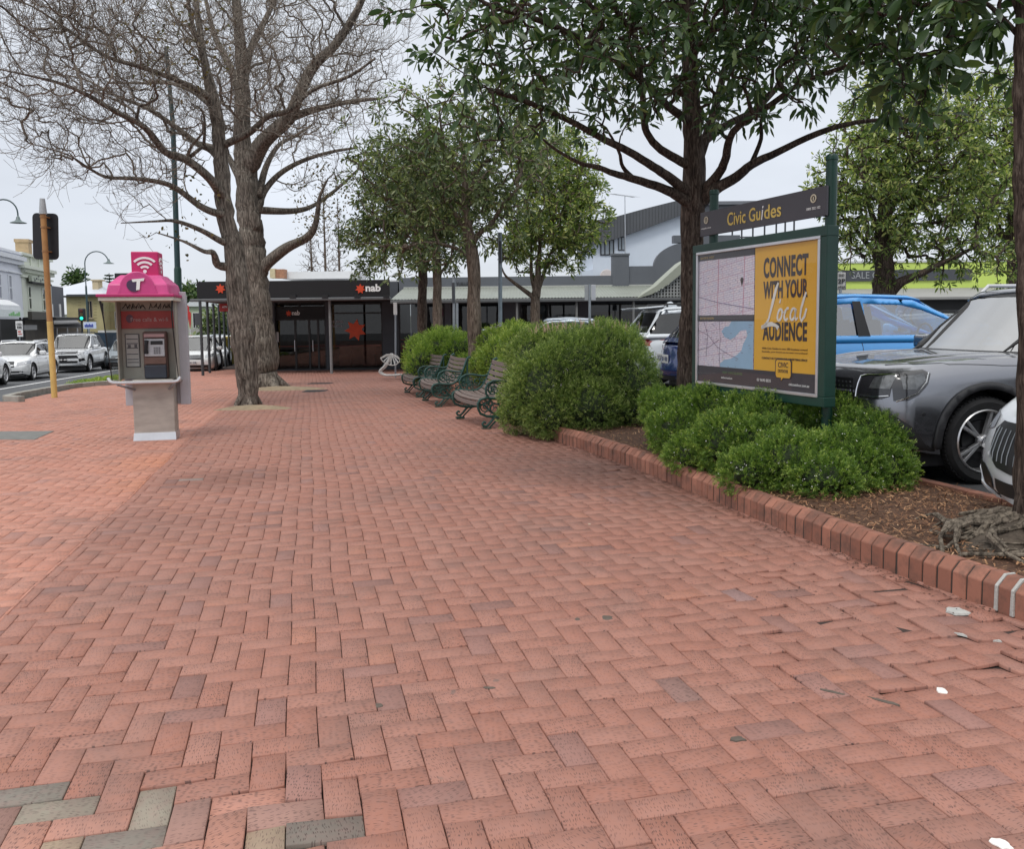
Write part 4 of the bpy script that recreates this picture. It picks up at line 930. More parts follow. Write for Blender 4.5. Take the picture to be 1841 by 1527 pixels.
leafy('car_park_tree', 'farther car park tree at the right edge half hidden by the dark trunk', (1830, 600), 25,
    [(1830, 620), (1828, 520), (1825, 450), (1822, 380), (1822, 300)], [.26, .22, .2, .14, .07], [([(1825, 450), (1790, 400), (1760, 350)], .5, .09, .03), ([(1825, 430), (1860, 380), (1900, 320)], .5, .09, .03)],
    [(1820, 260, 25, 100, 2.4), (1770, 200, 25, 75, 1.8), (1860, 330, 25, 100, 2.4), (1790, 370, 25, 75, 1.8), (1830, 430, 25, 65, 1.5), (1830, 150, 25, 60, 1.5)],
    1150, 6, .15, lf_yel, bark_e, 'trees in the car park', zb=CPZ, rt=.008, droop=.2)
# leafless poplars far behind the bank
for (x, y, h, Y, lab) in [(585, 480, 165, 90, 'tallest leafless poplar rising behind the bank roof'), (610, 480, 110, 95, 'leafless poplar just right of the tallest poplar behind the bank'), (560, 478, 70, 100, 'low leafless poplar left of the tallest poplar behind the bank')]:
    b = at(x, y, Y); t = thing('poplar_tree', lab, 'tree', (b.x, b.y, -1), 0, 'poplars behind the bank'); sk = Skel(); H_ = h * Y / F
    sk.limb([Vector((b.x, b.y, -1)), b, b + Vector((0, 0, H_ * .5)), b + Vector((0, 0, H_))], [.14, .12, .07, .02], n=6)
    tg = []
    for i in range(420): u = random.random() ** .8; rr = 1.5 * (1 - u) + .25; tg.append((b.x + random.gauss(0, rr * .5), b.y + random.gauss(0, rr * .5), b.z - 1 + u * (H_ + 1)))
    sk.grow(tg, 3, .08, .25, pen=.8); sk.mesh('trunk', bark_l, t, .014, .4, .06)
# Norfolk pine beyond the stone house
b = at(199, 548, 120); t = thing('norfolk_pine', 'dark layered Norfolk pine behind the stone house chimney', 'tree', (b.x, b.y, -1)); mb = MB(); mb.cyl((b.x, b.y, -1), (b.x, b.y, b.z + 4.4), .25, .05, 8); mb.build('trunk', bark_e, t, world=True)
V = []; Fc = []; lr = []
for lv in range(13):
    z = b.z - 1.5 + lv * .46; rr = 2.4 * (1 - lv / 14) ** .8
    for k in range(11):
        q = k * .571 + lv; d = Vector((math.cos(q), math.sin(q), .12))
        for s in range(16):
            u = .15 + .85 * s / 16; c = Vector((b.x, b.y, z)) + d * rr * u; wv = Vector((random.gauss(0, 1), random.gauss(0, 1), random.gauss(0, .35))).normalized() * .22; e = len(V)
            V += [c - wv, c + d * .12 + Vector((0, 0, .07)), c + wv, c - d * .12]; Fc.append((e, e + 1, e + 2, e + 3)); lr.append(random.random() * .5)
mesh_np('crown', V, Fc, lf_near, t, attrs={'lr': ('FACE', lr)})
# dark round tree tops far off
def bushy(name, lab, lobes, n, size, mt, zb, group=None):
    L_ = [(*at(a, b_, Y), r * Y / F) for (a, b_, Y, r) in lobes]; c = L_[0]; t = thing(name, lab, 'tree', (c[0], c[1], zb), 0, group)
    sk = Skel(); sk.limb([Vector((c[0], c[1], zb)), Vector((c[0], c[1], (zb + c[2]) / 2)), Vector(c[:3])], [.35, .3, .15]); tg = in_lobes([(a, b_, Y, r) for (a, b_, Y, r) in lobes], n); tips = sk.grow(tg, 2, .1, 0); sk.mesh('trunk', bark_e, t, .03, .35, .15)
    A = np.array(sk.p)[tips]; leaves('crown', A, unit(len(A)), mt, t, 7, size, .5, size * 2.5, .1); return t
bushy('round_tree', 'dark round tree behind the stone house roof ridge', [(137, 502, 110, 7), (133, 505, 110, 5), (143, 506, 110, 4)], 90, .5, lf_near, -1)
bushy('street_tree', 'dark bushy tree rising above the pale roofs right of the phone booth', [(343, 530, 110, 12), (356, 533, 110, 10), (330, 540, 110, 12)], 160, .6, lf_near, -1)
bushy('street_tree', 'green street tree seen between the veranda posts of the bank', [(385, 580, 80, 18), (400, 590, 80, 16), (378, 595, 80, 14), (410, 575, 80, 14)], 260, .4, lf_mid, -1)
# ================================================================= PHONE BOOTH
pinkm = mat('pink_plastic', (.55, .055, .22), .42, 0, .18, 6, 0, spec=.5, dirt=.22)
pinkd = mat('pink_rim', (.42, .02, .13), .45, 0, .1, 6)
boothsteel = mat('booth_steel', (.42, .39, .35), .5, .35, .16, 4, .08, 120, stretch=(1, 1, 3), dirt=.45)
boothin = mat('booth_inside', (.36, .345, .30), .6, .1, .1, 5, dirt=.25)
lilacgrey = mat('booth_panel', (.46, .46, .50), .5, .15, .08, 4, dirt=.15)
signred = mat('booth_sign', (.36, .055, .05), .5, 0, .12, 9)
def arcpts(cx, cz, r, a0, a1, n): return [(cx + r * math.cos(R(a0 + (a1 - a0) * i / n)), cz + r * math.sin(R(a0 + (a1 - a0) * i / n))) for i in range(n + 1)]
def arcband(mb, cx, cz, r0, r1, a0, a1, y0, y1, n=14, axis='y'):
    A = arcpts(cx, cz, r0, a0, a1, n); B = arcpts(cx, cz, r1, a0, a1, n)[::-1]; mb.prism(A + B, y0, y1, axis)
bt = thing('phone_booth', 'pink-topped steel public phone booth with a wi-fi cube on its roof', 'phone booth', G(280, 791), .22)
mb = MB(); mb.b2((-.255, -.02, 0), (.255, .26, .80)); mb.build('pedestal', boothsteel, bt, bevel=.012)
mb = MB(); mb.add([(-.265, -.055, 0), (.265, -.055, 0), (.258, -.03, .10), (-.258, -.03, .10), (-.265, .27, 0), (.265, .27, 0), (.258, .262, .10), (-.258, .262, .10)], [(0, 1, 2, 3), (1, 5, 6, 2), (5, 4, 7, 6), (4, 0, 3, 7), (3, 2, 6, 7)]); mb.build('base_plate', M_['alu'], bt)
mb = MB(); mb.b2((-.40, .262, .44), (.42, .33, 1.90)); mb.b2((.30, .20, .44), (.42, .258, 1.95)); mb.build('rear_panel', lilacgrey, bt, bevel=.006)
mb = MB(); mb.b2((-.40, .235, .80), (.30, .260, 1.82)); mb.b2((-.415, .0, .80), (-.40, .26, 1.82)); mb.b2((.298, -.02, .80), (.312, .258, 1.82)); mb.build('inner_wall', boothin, bt)
mb = MB(); mb.b2((-.40, -.15, .765), (.34, .24, .785)); mb.build('shelf', M_['steel'], bt, bevel=.004)
mb = MB(); mb.tube([(-.50, -.19, .84), (-.475, -.21, .80), (-.44, -.22, .785), (-.40, -.22, .78), (.30, -.22, .78), (.335, -.22, .787), (.36, -.21, .81), (.365, -.2, .84)], .022, 8); mb.build('shelf_rail', M_['alu'], bt, smooth=True)
for x0, x1 in ((-.40, -.22), (.30, .20)):
    mb = MB(); mb.tube([(x0, -.19, .755), (x1, -.03, .67)], .016, 6); mb.build('bracket', M_['galv'], bt, smooth=True)
# canopy
mb = MB(); mb.b2((-.52, -.42, 1.82), (.36, .34, 1.868)); mb.build('light_strip', mat('cream_trim', (.55, .54, .48), .6, 0, .05), bt, bevel=.006)
mb = MB(); mb.b2((-.54, -.44, 1.868), (.375, .36, 1.905)); mb.build('canopy_rim', pinkd, bt, bevel=.008)
mb = MB(); lo = [(-.43, -.40), (.31, -.40), (.35, .33), (-.49, .33)]; hi = [(-.335, -.26), (.215, -.26), (.24, .24), (-.36, .24)]; midp = [(-.405, -.375), (.285, -.375), (.325, .31), (-.465, .31)]
vs = [(x, y, 1.905) for x, y in lo] + [(x, y, 2.03) for x, y in midp] + [(x * .97 - .002, y * .97, 2.12) for x, y in hi] + [(x * .86, y * .86, 2.150) for x, y in hi]
mb.add(vs, [(i + 4 * k, (i + 1) % 4 + 4 * k, (i + 1) % 4 + 4 * k + 4, i + 4 * k + 4) for k in range(3) for i in range(4)] + [(12, 13, 14, 15)]); mb.build('canopy', pinkm, bt, bevel=.018, smooth=True, angle=40, seg=3)
mb = MB(); P = [(-.30, 1.90)] + arcpts(-.06, 1.98, .205, 160, 20, 16) + [(.18, 1.90)]
vs = [(x, -.415, z) for x, z in P] + [(x * .8 - .01, -.12, z) for x, z in P]; k = len(P)
mb.add(vs, [tuple(range(k))] + [(i, k + i, k + i + 1, i + 1) for i in range(k - 1)]); mb.build('canopy_bulge', pinkm, bt, bevel=.012, smooth=True, angle=50)
# emblem on the bulge
mb = MB(); mb.prism([(-.105 + .072 * math.cos(q) + .02 * math.sin(q), 2.005 + .068 * math.sin(q) - .03 * math.cos(q)) for q in np.linspace(.0, 2 * math.pi, 22)[:-1]], -.428, -.417); mb.build('emblem_disc', mat('emblem_dark', (.06, .03, .08), .5), bt)
mb = MB(); mb.prism([(-.115, 2.085), (.035, 2.10), (.025, 2.066), (-.016, 2.062), (-.030, 1.955), (-.068, 1.950), (-.058, 2.058), (-.106, 2.052)], -.434, -.424); mb.build('emblem_letter', M_['lettw'], bt)
# wi-fi cube
mb = MB(); mb.b2((-.165, -.17, 2.13), (.16, .16, 2.45)); cube = mb.build('sign_cube', mat('cube_pink', (.52, .018, .13), .45, 0, .08, 6), bt, bevel=.012)
for rot in (0, 1):
    mb = MB()
    for r0, r1 in ((.055, .085), (.115, .145), (.175, .205)): arcband(mb, 0, 2.185 + .0, r0 * .92, r1 * .92, 45, 135, -.004, .004, 14)
    mb.prism(arcpts(0, 2.188, .022, 0, 340, 14), -.004, .004); tm = TR((-.003, -.174, .01)) if not rot else TR((.164, 0, .01)) @ RZ(math.pi / 2)
    mb.v = [tuple(tm @ Vector(v)) for v in mb.v]; mb.build('wireless_symbol', M_['lettw'], cube)
# inside
mb = MB(); mb.b2((-.395, .205, 1.47), (.30, .234, 1.70)); sg = mb.build('sign_band', signred, bt)
text('Free calls & wi-fi', .074, TR((-.045, .199, 1.562)), mat('faded_letter', (.50, .36, .36), .6), sg, ext=.001, sx=.95)
mb = MB(); mb.prism([(-.29 + .045 * math.cos(q), 1.60 + .055 * math.sin(q)) for q in np.linspace(0, 6.28, 18)[:-1]], .2015, .204); mb.build('emblem_disc', mat('emblem_faded', (.12, .06, .09), .5), sg)
mb = MB(); random.seed(5)
for (x0, n_) in ((-.38, 5), (-.05, 5)):      # marker scrawl under the canopy
    x = x0
    for i in range(n_):
        for s in range(2):
            a = (x + random.uniform(0, .02), 1.74 + random.uniform(-.02, .01)); b = (x + random.uniform(.02, .055), 1.79 + random.uniform(-.015, .01)); c = (x + random.uniform(.03, .07), 1.735 + random.uniform(-.01, .015))
            mb.tube([(a[0], .231, a[1]), (b[0], .231, b[1]), (c[0], .231, c[1])], .0045, 4)
        x += .054
mb.build('graffiti', M_['black'], bt)
mb = MB(); mb.b2((-.365, .222, .955), (-.185, .236, 1.40)); pq = mb.build('notice_frame', mat('notice_frame', (.10, .10, .10), .5), bt, bevel=.004)
mb = MB(); mb.b2((-.352, .218, .968), (-.198, .2225, 1.388)); mb.build('notice', mat('notice_paper', (.42, .42, .40), .5, 0, .06), pq)
mb = MB()
for z in (1.33, 1.27, 1.21, 1.13, 1.06, 1.02): mb.b2((-.345, .2155, z - .006), (-.205, .2175, z + .006))
for x, z in ((-.33, 1.235), (-.25, 1.24)): mb.b2((x, .2155, z - .025), (x + .035, .2172, z + .02))
mb.build('notice_print', mat('notice_print', (.12, .12, .13), .6), pq)
mb = MB(); mb.b2((-.125, .10, .80), (.175, .236, 1.43)); ph = mb.build('phone_unit', mat('phone_hood', (.15, .09, .08), .55, 0, .1), bt, bevel=.03, smooth=True, seg=4)
mb = MB(); mb.b2((-.10, .075, 1.355), (.15, .10, 1.395)); mb.build('phone_header', mat('header_strip', (.45, .28, .28), .5), ph)
mb = MB(); mb.b2((-.10, .068, 1.10), (.15, .10, 1.33)); mb.build('phone_fascia', mat('phone_grey', (.50, .51, .53), .3, .3, .08, 20), ph, bevel=.008)
mb = MB(); mb.b2((-.02, .060, 1.255), (.13, .066, 1.305)); mb.build('display', M_['black'], ph)
mb = MB()
for i in range(3):
    for j in range(4): mb.b2((.015 + i * .030, .060, 1.205 - j * .024), (.037 + i * .030, .066, 1.221 - j * .024))
mb.build('keypad', mat('keys', (.16, .16, .17), .5), ph)
mb = MB(); mb.b2((-.11, .07, 1.0), (.16, .10, 1.09)); mb.b2((.03, .062, 1.03), (.09, .07, 1.05)); mb.build('coin_return', mat('brown_metal', (.17, .10, .08), .5, .3), ph, bevel=.006)
mb = MB(); mb.b2((-.11, .055, .81), (.165, .10, .985)); mb.build('coin_box', mat('navy_box', (.03, .035, .05), .45), ph, bevel=.012)
mb = MB(); mb.tube([(-.075, .035, 1.14), (-.072, .025, 1.19), (-.066, .022, 1.27), (-.062, .035, 1.31)], [.030, .022, .022, .030], 8); mb.build('handset', M_['black'], ph, smooth=True)
# glass wings with dark edges
for sx, xb in ((-1, -.41), (1, .305)):
    xt = -.50 if sx < 0 else .345; xl = -.45 if sx < 0 else .35
    mb = MB(); mb.add([(xt, -.40, 1.815), (xl, -.20, .80), (xb, .02, .80), (xb, .02, 1.815)], [(0, 1, 2, 3)]); g = mb.build('glass_wing', glassmat('wing_glass', (.72, .74, .74), 1.3), bt)
    mb = MB(); mb.tube([(xt, -.40, 1.82), (xt + .02 * -sx, -.37, 1.62), (xl, -.20, .78)], [.014, .008, .006], 6); mb.build('wing_edge', M_['black'], g, smooth=True)

# ================================================================= SIGN BOARD
# plane of the board runs along the edging; near end at Y=6.9
pR = at(1487, 600, 6.9); pL = at(1247, 600, 8.75); dv_ = Vector((pR.x - pL.x, pR.y - pL.y, 0)); Wb = dv_.length; ang = math.atan2(dv_.y, dv_.x)
sb = thing('sign_board', 'green framed street map and yellow advertising board on two posts in the low shrub', 'sign board', (pL.x, pL.y, CPZ), ang)
def zz(py, end): # height over the planter for a pixel row at either end
    return at(1487 if end else 1247, py, 6.9 if end else 8.75).z - CPZ
zt = (zz(396, 1) + zz(449, 0)) / 2; zb_ = (zz(735, 1) + zz(700, 0)) / 2
grn = M_['green_paint']
mb = MB(); f = .085
mb.b2((0, -.02, zt - f), (Wb, .10, zt)); mb.b2((0, -.02, zb_), (Wb, .10, zb_ + f)); mb.b2((0, -.018, zb_ + f), (f, .098, zt - f)); mb.b2((Wb - f, -.018, zb_ + f), (Wb, .098, zt - f)); fr = mb.build('frame', grn, sb, bevel=.006)
mb = MB(); s = .028; a, b, c, d = f - .01, Wb - f + .01, zb_ + f - .01, zt - f + .01
mb.b2((a, -.028, d - s), (b, -.004, d)); mb.b2((a, -.028, c), (b, -.004, c + s)); mb.b2((a, -.027, c + s), (a + s, -.005, d - s)); mb.b2((b - s, -.027, c + s), (b, -.005, d - s)); mb.build('silver_trim', M_['alu'], fr, bevel=.004)
mb = MB(); mb.b2((f, .0, zb_ + f), (Wb - f, .09, zt - f)); mb.build('backing', M_['black'], fr)
x0, x1, z0, z1 = f + .02, Wb - f - .02, zb_ + f + .02, zt - f - .02; Wp, Hp = x1 - x0, z1 - z0; xs = x0 + Wp * .52
yel = mat('poster_yellow', (.78, .43, .045), .55, 0, .04, 2); dkp = mat('poster_dark', (.055, .05, .06), .5, 0, .08, 2)
mb = MB(); mb.b2((xs, -.006, z0 + Hp * .125), (x1, 0, z1)); ad = mb.build('advert_panel', yel, sb)
mb = MB(); mb.b2((x0, -.0065, z0), (x1, .0, z0 + Hp * .125)); bs = mb.build('bottom_strip', dkp, sb)
ink = mat('poster_ink', (.06, .045, .045), .6, 0, .05); cxx = (xs + x1) / 2 + .0; ww = x1 - xs
def fit(s, width, hgt, zc, m, par, y=-.0085, xc=None, off=.0, world=False, shear=0., sp=1.):
    o = text(s, 1, Matrix.Identity(4), m, par, ext=.0008, off=off, shear=shear, space=sp); me = o.data; co = np.array([v.co for v in me.vertices]); mn, mx_ = co.min(0), co.max(0); sx, sz = width / (mx_[0] - mn[0]), hgt / (mx_[2] - mn[2])
    T = TR((cxx if xc is None else xc, y, zc)) @ Matrix.Diagonal((sx, 1, sz, 1)) @ TR((-(mn[0] + mx_[0]) / 2, 0, -(mn[2] + mx_[2]) / 2)); me.transform(T); return o
fit('CONNECT', ww * .70, Hp * .145, z0 + Hp * .850, ink, ad, off=.035, sp=1.08); fit('WITH YOUR', ww * .70, Hp * .125, z0 + Hp * .695, ink, ad, off=.035, sp=1.05); fit('AUDIENCE', ww * .70, Hp * .130, z0 + Hp * .405, ink, ad, off=.035, sp=1.08)
mb = MB() # hand-lettered word, as brush strokes
S_ = ww; zc = z0 + Hp * .56
def stroke(P, r0, r1):
    P = [(cxx + x * S_, -.0105, zc + z * S_) for x, z in P]; n_ = len(P); rr = [r0 + (r1 - r0) * abs(math.sin(i * 1.1)) for i in range(n_)]
    vs = []; 
    for i, p in enumerate(P):
        q0 = Vector(P[max(0, i - 1)]); q1 = Vector(P[min(n_ - 1, i + 1)]); t_ = (q1 - q0).normalized(); nn = Vector((-t_.z, 0, t_.x)) * rr[i]; vs += [Vector(p) + nn, Vector(p) - nn]
    mb.add(vs, [(2 * i, 2 * i + 1, 2 * i + 3, 2 * i + 2) for i in range(n_ - 1)])
stroke([(-.10, .27), (-.14, .20), (-.19, .06), (-.25, -.10), (-.30, -.17), (-.37, -.19)], .010, .018); stroke([(-.37, -.20), (-.30, -.165), (-.20, -.155), (-.13, -.17), (-.09, -.20)], .012, .022)
stroke([(-.06, .10), (-.075, .06)], .006, .01)
ring = lambda cx, cz, rx, rz, a0=0, a1=360, n_=12: [(cx + rx * math.cos(R(a0 + (a1 - a0) * i / n_)) + .25 * rz * math.sin(R(a0 + (a1 - a0) * i / n_)), cz + rz * math.sin(R(a0 + (a1 - a0) * i / n_))) for i in range(n_ + 1)]
stroke(ring(-.07, -.06, .035, .06), .007, .013); stroke(ring(.04, -.055, .035, .06, 60, 320), .007, .014); stroke(ring(.135, -.055, .036, .06), .007, .013); stroke([(.185, .0), (.165, -.08), (.185, -.115), (.21, -.09)], .008, .012)
stroke([(.33, .16), (.30, .10), (.26, -.0), (.245, -.09), (.265, -.125), (.31, -.08), (.34, -.0)], .009, .014)
stroke([(-.02, -.03), (.0, -.04)], .005, .006)
mb.build('lettering', mat('poster_white', (.78, .76, .72), .6), ad)
sm = mat('poster_small', (.16, .09, .03), .6)
fit('With Civic Guides in over 500 locations around', ww * .72, .018, z0 + Hp * .285, sm, ad); fit('Australia, your brand can be seen everywhere!', ww * .72, .018, z0 + Hp * .26, sm, ad); fit('CONTACT US TO BOOK THIS ADVERTISING SPACE', ww * .72, .018, z0 + Hp * .215, ink, ad, off=.012)
mb = MB(); lx, lz = cxx, z0 + Hp * .125
P = [(-.105, -.05), (-.03, -.05), (-.035, -.075), (0.0, -.05), (.105, -.05), (.125, -.03), (.125, .085), (.105, .105), (-.105, .105), (-.125, .085), (-.125, -.03)]
mb.prism([(lx + x * 1.12 * .8, lz + z * 1.1) for x, z in P], -.0105, -.0066); mb.build('speech_bubble', ink, ad)
mb = MB(); mb.prism([(lx + x * .8, lz + .0 + z) for x, z in P], -.0125, -.0100); bb = mb.build('speech_bubble', yel, ad)
fit('CIVIC', .135, .045, lz + .062, ink, bb, y=-.014, off=.01); fit('OUTDOOR', .135, .028, lz + .008, ink, bb, y=-.014, off=.01)
whl = M_['lettw']; fit('03 9690 0035', .20, .026, z0 + Hp * .055, whl, bs, y=-.008, xc=xs + .15); fit('civicoutdoor.com.au', .26, .024, z0 + Hp * .045, whl, bs, y=-.008, xc=x1 - .22)
fit('VISIT CIVICGUIDES', .32, .022, z0 + Hp * .085, mat('dull_green', (.12, .22, .10), .6), bs, y=-.008, xc=x0 + Wp * .33); fit('information', .18, .02, z0 + Hp * .045, whl, bs, y=-.008, xc=x0 + Wp * .28)
# street maps
def mapmat(name, sea):
    m, nt, p = newmat(name); N = nt.nodes; L = nt.links; t = N.new('ShaderNodeTexCoord'); mp = N.new('ShaderNodeMapping'); mp.inputs['Rotation'].default_value = (0, .12, 0); L.new(t.outputs['Object'], mp.inputs[0])
    cv = N.new('ShaderNodeSeparateXYZ'); L.new(mp.outputs[0], cv.inputs[0]); cmb = N.new('ShaderNodeCombineXYZ'); L.new(cv.outputs[0], cmb.inputs[0]); L.new(cv.outputs[2], cmb.inputs[1])
    col = None
    def brick(sc, bw, rh, mortar, c1, c2, cm):
        b = N.new('ShaderNodeTexBrick'); b.inputs['Scale'].default_value = sc; b.inputs['Brick Width'].default_value = bw; b.inputs['Row Height'].default_value = rh; b.inputs['Mortar Size'].default_value = mortar; b.inputs['Color1'].default_value = c1; b.inputs['Color2'].default_value = c2; b.inputs['Mortar'].default_value = cm; L.new(cmb.outputs[0], b.inputs['Vector']); return b
    b1 = brick(16, .9, .35, .025, (.84, .77, .82, 1), (.74, .72, .82, 1), (.42, .34, .50, 1)); b2 = brick(5, .8, .6, .012, (1, 1, 1, 1), (1, .97, .98, 1), (.80, .55, .65, 1))
    mx = N.new('ShaderNodeMix'); mx.data_type = 'RGBA'; mx.blend_type = 'MULTIPLY'; mx.inputs[0].default_value = 1; L.new(b1.outputs[0], mx.inputs[6]); L.new(b2.outputs[0], mx.inputs[7]); col = mx.outputs[2]
    n = N.new('ShaderNodeTexNoise'); n.inputs['Scale'].default_value = 3.2 if sea else 5; n.inputs['Detail'].default_value = 6; L.new(cmb.outputs[0], n.inputs['Vector'])
    r = N.new('ShaderNodeMapRange'); r.inputs[1].default_value = .60 if sea else .66; r.inputs[2].default_value = .605 if sea else .67; r.inputs[4].default_value = .9 if sea else .35; L.new(n.outputs[0], r.inputs[0])
    m2 = N.new('ShaderNodeMix'); m2.data_type = 'RGBA'; L.new(r.outputs[0], m2.inputs[0]); L.new(col, m2.inputs[6]); m2.inputs[7].default_value = (.36, .50, .66, 1) if sea else (.45, .60, .42, 1); L.new(m2.outputs[2], p.inputs['Base Color']); p.inputs['Roughness'].default_value = .55; return m
zm = z0 + Hp * .50; mb = MB(); mb.b2((x0, -.006, zm + .03), (xs - .012, 0, z1 - .06)); m1 = mb.build('street_map', mapmat('map_streets', 0), sb)
mb = MB(); mb.b2((x0, -.006, z0 + Hp * .125), (xs - .012, 0, zm - .03)); m2_ = mb.build('region_map', mapmat('map_region', 0), sb)
sea = mat('map_sea', (.33, .50, .68), .5, 0, .05); mb = MB(); sw, sh_ = xs - .012 - x0, zm - .03 - (z0 + Hp * .125); zq = z0 + Hp * .125
mb.prism([(x0 + sw * a, zq + sh_ * b) for a, b in [(1, 0), (1, 1), (.62, 1), (.58, .9), (.50, .88), (.44, .78), (.5, .66), (.6, .60), (.68, .66), (.78, .80), (.88, .82), (.90, .70), (.83, .52), (.80, .38), (.72, .28), (.62, .2), (.50, .16), (.42, .08), (.42, 0)]], -.0072, -.0062); mb.build('map_sea', sea, m2_)
mb = MB()
for P in ([(.0, .8), (.2, .68), (.35, .45), (.55, .3), (.75, .2)], [(.40, 1), (.42, .6), (.40, .3), (.42, .0)], [(.0, .35), (.2, .42), (.4, .6)], [(.1, 1), (.18, .7), (.15, .2)]):
    mb.tube([(x0 + sw * a, -.0075, zq + sh_ * b) for a, b in P], .0022, 4)
for i in range(60): a, b = random.random() * .96, random.random() * .95; mb.b2((x0 + sw * a, -.008, zq + sh_ * b), (x0 + sw * a + random.uniform(.012, .035), -.0073, zq + sh_ * b + .004))
mb.build('map_lines', mat('map_line', (.22, .16, .24), .6), m2_)
mb = MB(); zu = zm + .03; hu = z1 - .06 - zu
mb.tube([(x0, -.0075, zu + hu * .34), (x0 + sw * .4, -.0075, zu + hu * .22), (x0 + sw, -.0075, zu + hu * .10)], .003, 4)
for i in range(50): a, b = random.random() * .96, random.random() * .95; mb.b2((x0 + sw * a, -.008, zu + hu * b), (x0 + sw * a + random.uniform(.01, .03), -.0073, zu + hu * b + .0035))
mb.build('map_lines', mat('map_line2', (.20, .17, .30), .6), m1)
mb = MB()
for a in (.36, .82): mb.tube([(x0 + sw * a, -.0076, zu), (x0 + sw * (a + .02), -.0076, zu + hu)], .004, 4)
mb.build('main_roads', mat('map_pink', (.62, .32, .42), .6), m1)
mb = MB(); mb.lathe([(0, -.002), (.022, -.002), (.022, .002), (0, .002)], (x0 + sw * .80, -.010, zu + hu * .60), 14, 'y'); mb.prism([(x0 + sw * .80 - .018, zu + hu * .6 - .012), (x0 + sw * .80 + .018, zu + hu * .6 - .012), (x0 + sw * .80, zu + hu * .6 - .055)], -.012, -.008); mb.build('map_pin', ink, m1)
mb = MB(); mb.b2((x0, -.007, z1 - .06), (xs - .012, 0, z1)); hb = mb.build('map_header', dkp, sb); gold = mat('gold_letter', (.50, .36, .13), .6); fit('BAYSIDE WEST', .24, .022, z1 - .032, gold, hb, y=-.009, xc=x0 + .15)
mb = MB(); mb.b2((x0, -.007, zm - .03), (xs - .012, 0, zm + .03)); hb = mb.build('map_header', dkp, sb); fit('BAYSIDE REGION', .24, .022, zm, gold, hb, y=-.009, xc=x0 + .15)
mb = MB(); mb.add([(x0 - .01, -.017, z0 - .01), (x1 + .01, -.017, z0 - .01), (x1 + .01, -.017, z1 + .01), (x0 - .01, -.017, z1 + .01)], [(0, 1, 2, 3)]); mb.build('glazing', glassmat('poster_glass', (.93, .94, .94), 1.3), sb)
# posts and header
for end, px_, yy, pt in ((0, 1266, 8.62, 341), (1, 1467, 7.02, 276)):
    xx = .16 if not end else Wb - .13
    h = at(px_, pt, yy).z - CPZ; mb = MB(); mb.lathe([(0, -.2), (.045, -.2), (.045, h - .05), (.050, h - .045), (.050, h - .02), (.04, h), (0, h)], (xx, .125, 0), 16); mb.build('post', grn, sb, smooth=True)
hz1 = (zz(355, 1) + zz(408, 0)) / 2; hz0 = (zz(392, 1) + zz(440, 0)) / 2
hz1 = zt + .33; hz0 = zt + .09
mb = MB(); mb.b2((.03, .05, hz0), (Wb - .10, .075, hz1)); hd = mb.build('header_panel', mat('header_dark', (.055, .05, .06), .4, 0, .08, 4), sb, bevel=.004)
gold2 = mat('gold_bright', (.62, .45, .11), .5); hc = (hz0 + hz1) / 2
fit('Civic Gu', Wb * .26, .125, hc, gold2, hd, y=.047, xc=Wb * .385, off=.012); fit('des', Wb * .12, .125, hc + .0, gold2, hd, y=.047, xc=Wb * .603, off=.012); fit('i', Wb * .016, .125, hc, M_['lettw'], hd, y=.047, xc=Wb * .529, off=.012, shear=.2)
for xc_, tx in ((.14, 'civicguides.com.au'), (Wb - .25, '1800 202 102')):
    mb = MB(); mb.lathe([(.024, -.002), (.036, -.002), (.036, .002), (.024, .002), (.024, -.002)], (xc_, .046, hc + .035), 18, 'y'); mb.b2((xc_ - .006, .044, hc + .02), (xc_ + .006, .048, hc + .05)); mb.build('emblem', mat('emblem_cream', (.55, .5, .38), .6), hd); fit(tx, .17, .022, hc - .045, M_['lettw'], hd, y=.047, xc=xc_)
mb = MB(); mb.cyl((Wb - .05, .125, -.15), (Wb - .05, .125, .01), .0451, n=8)
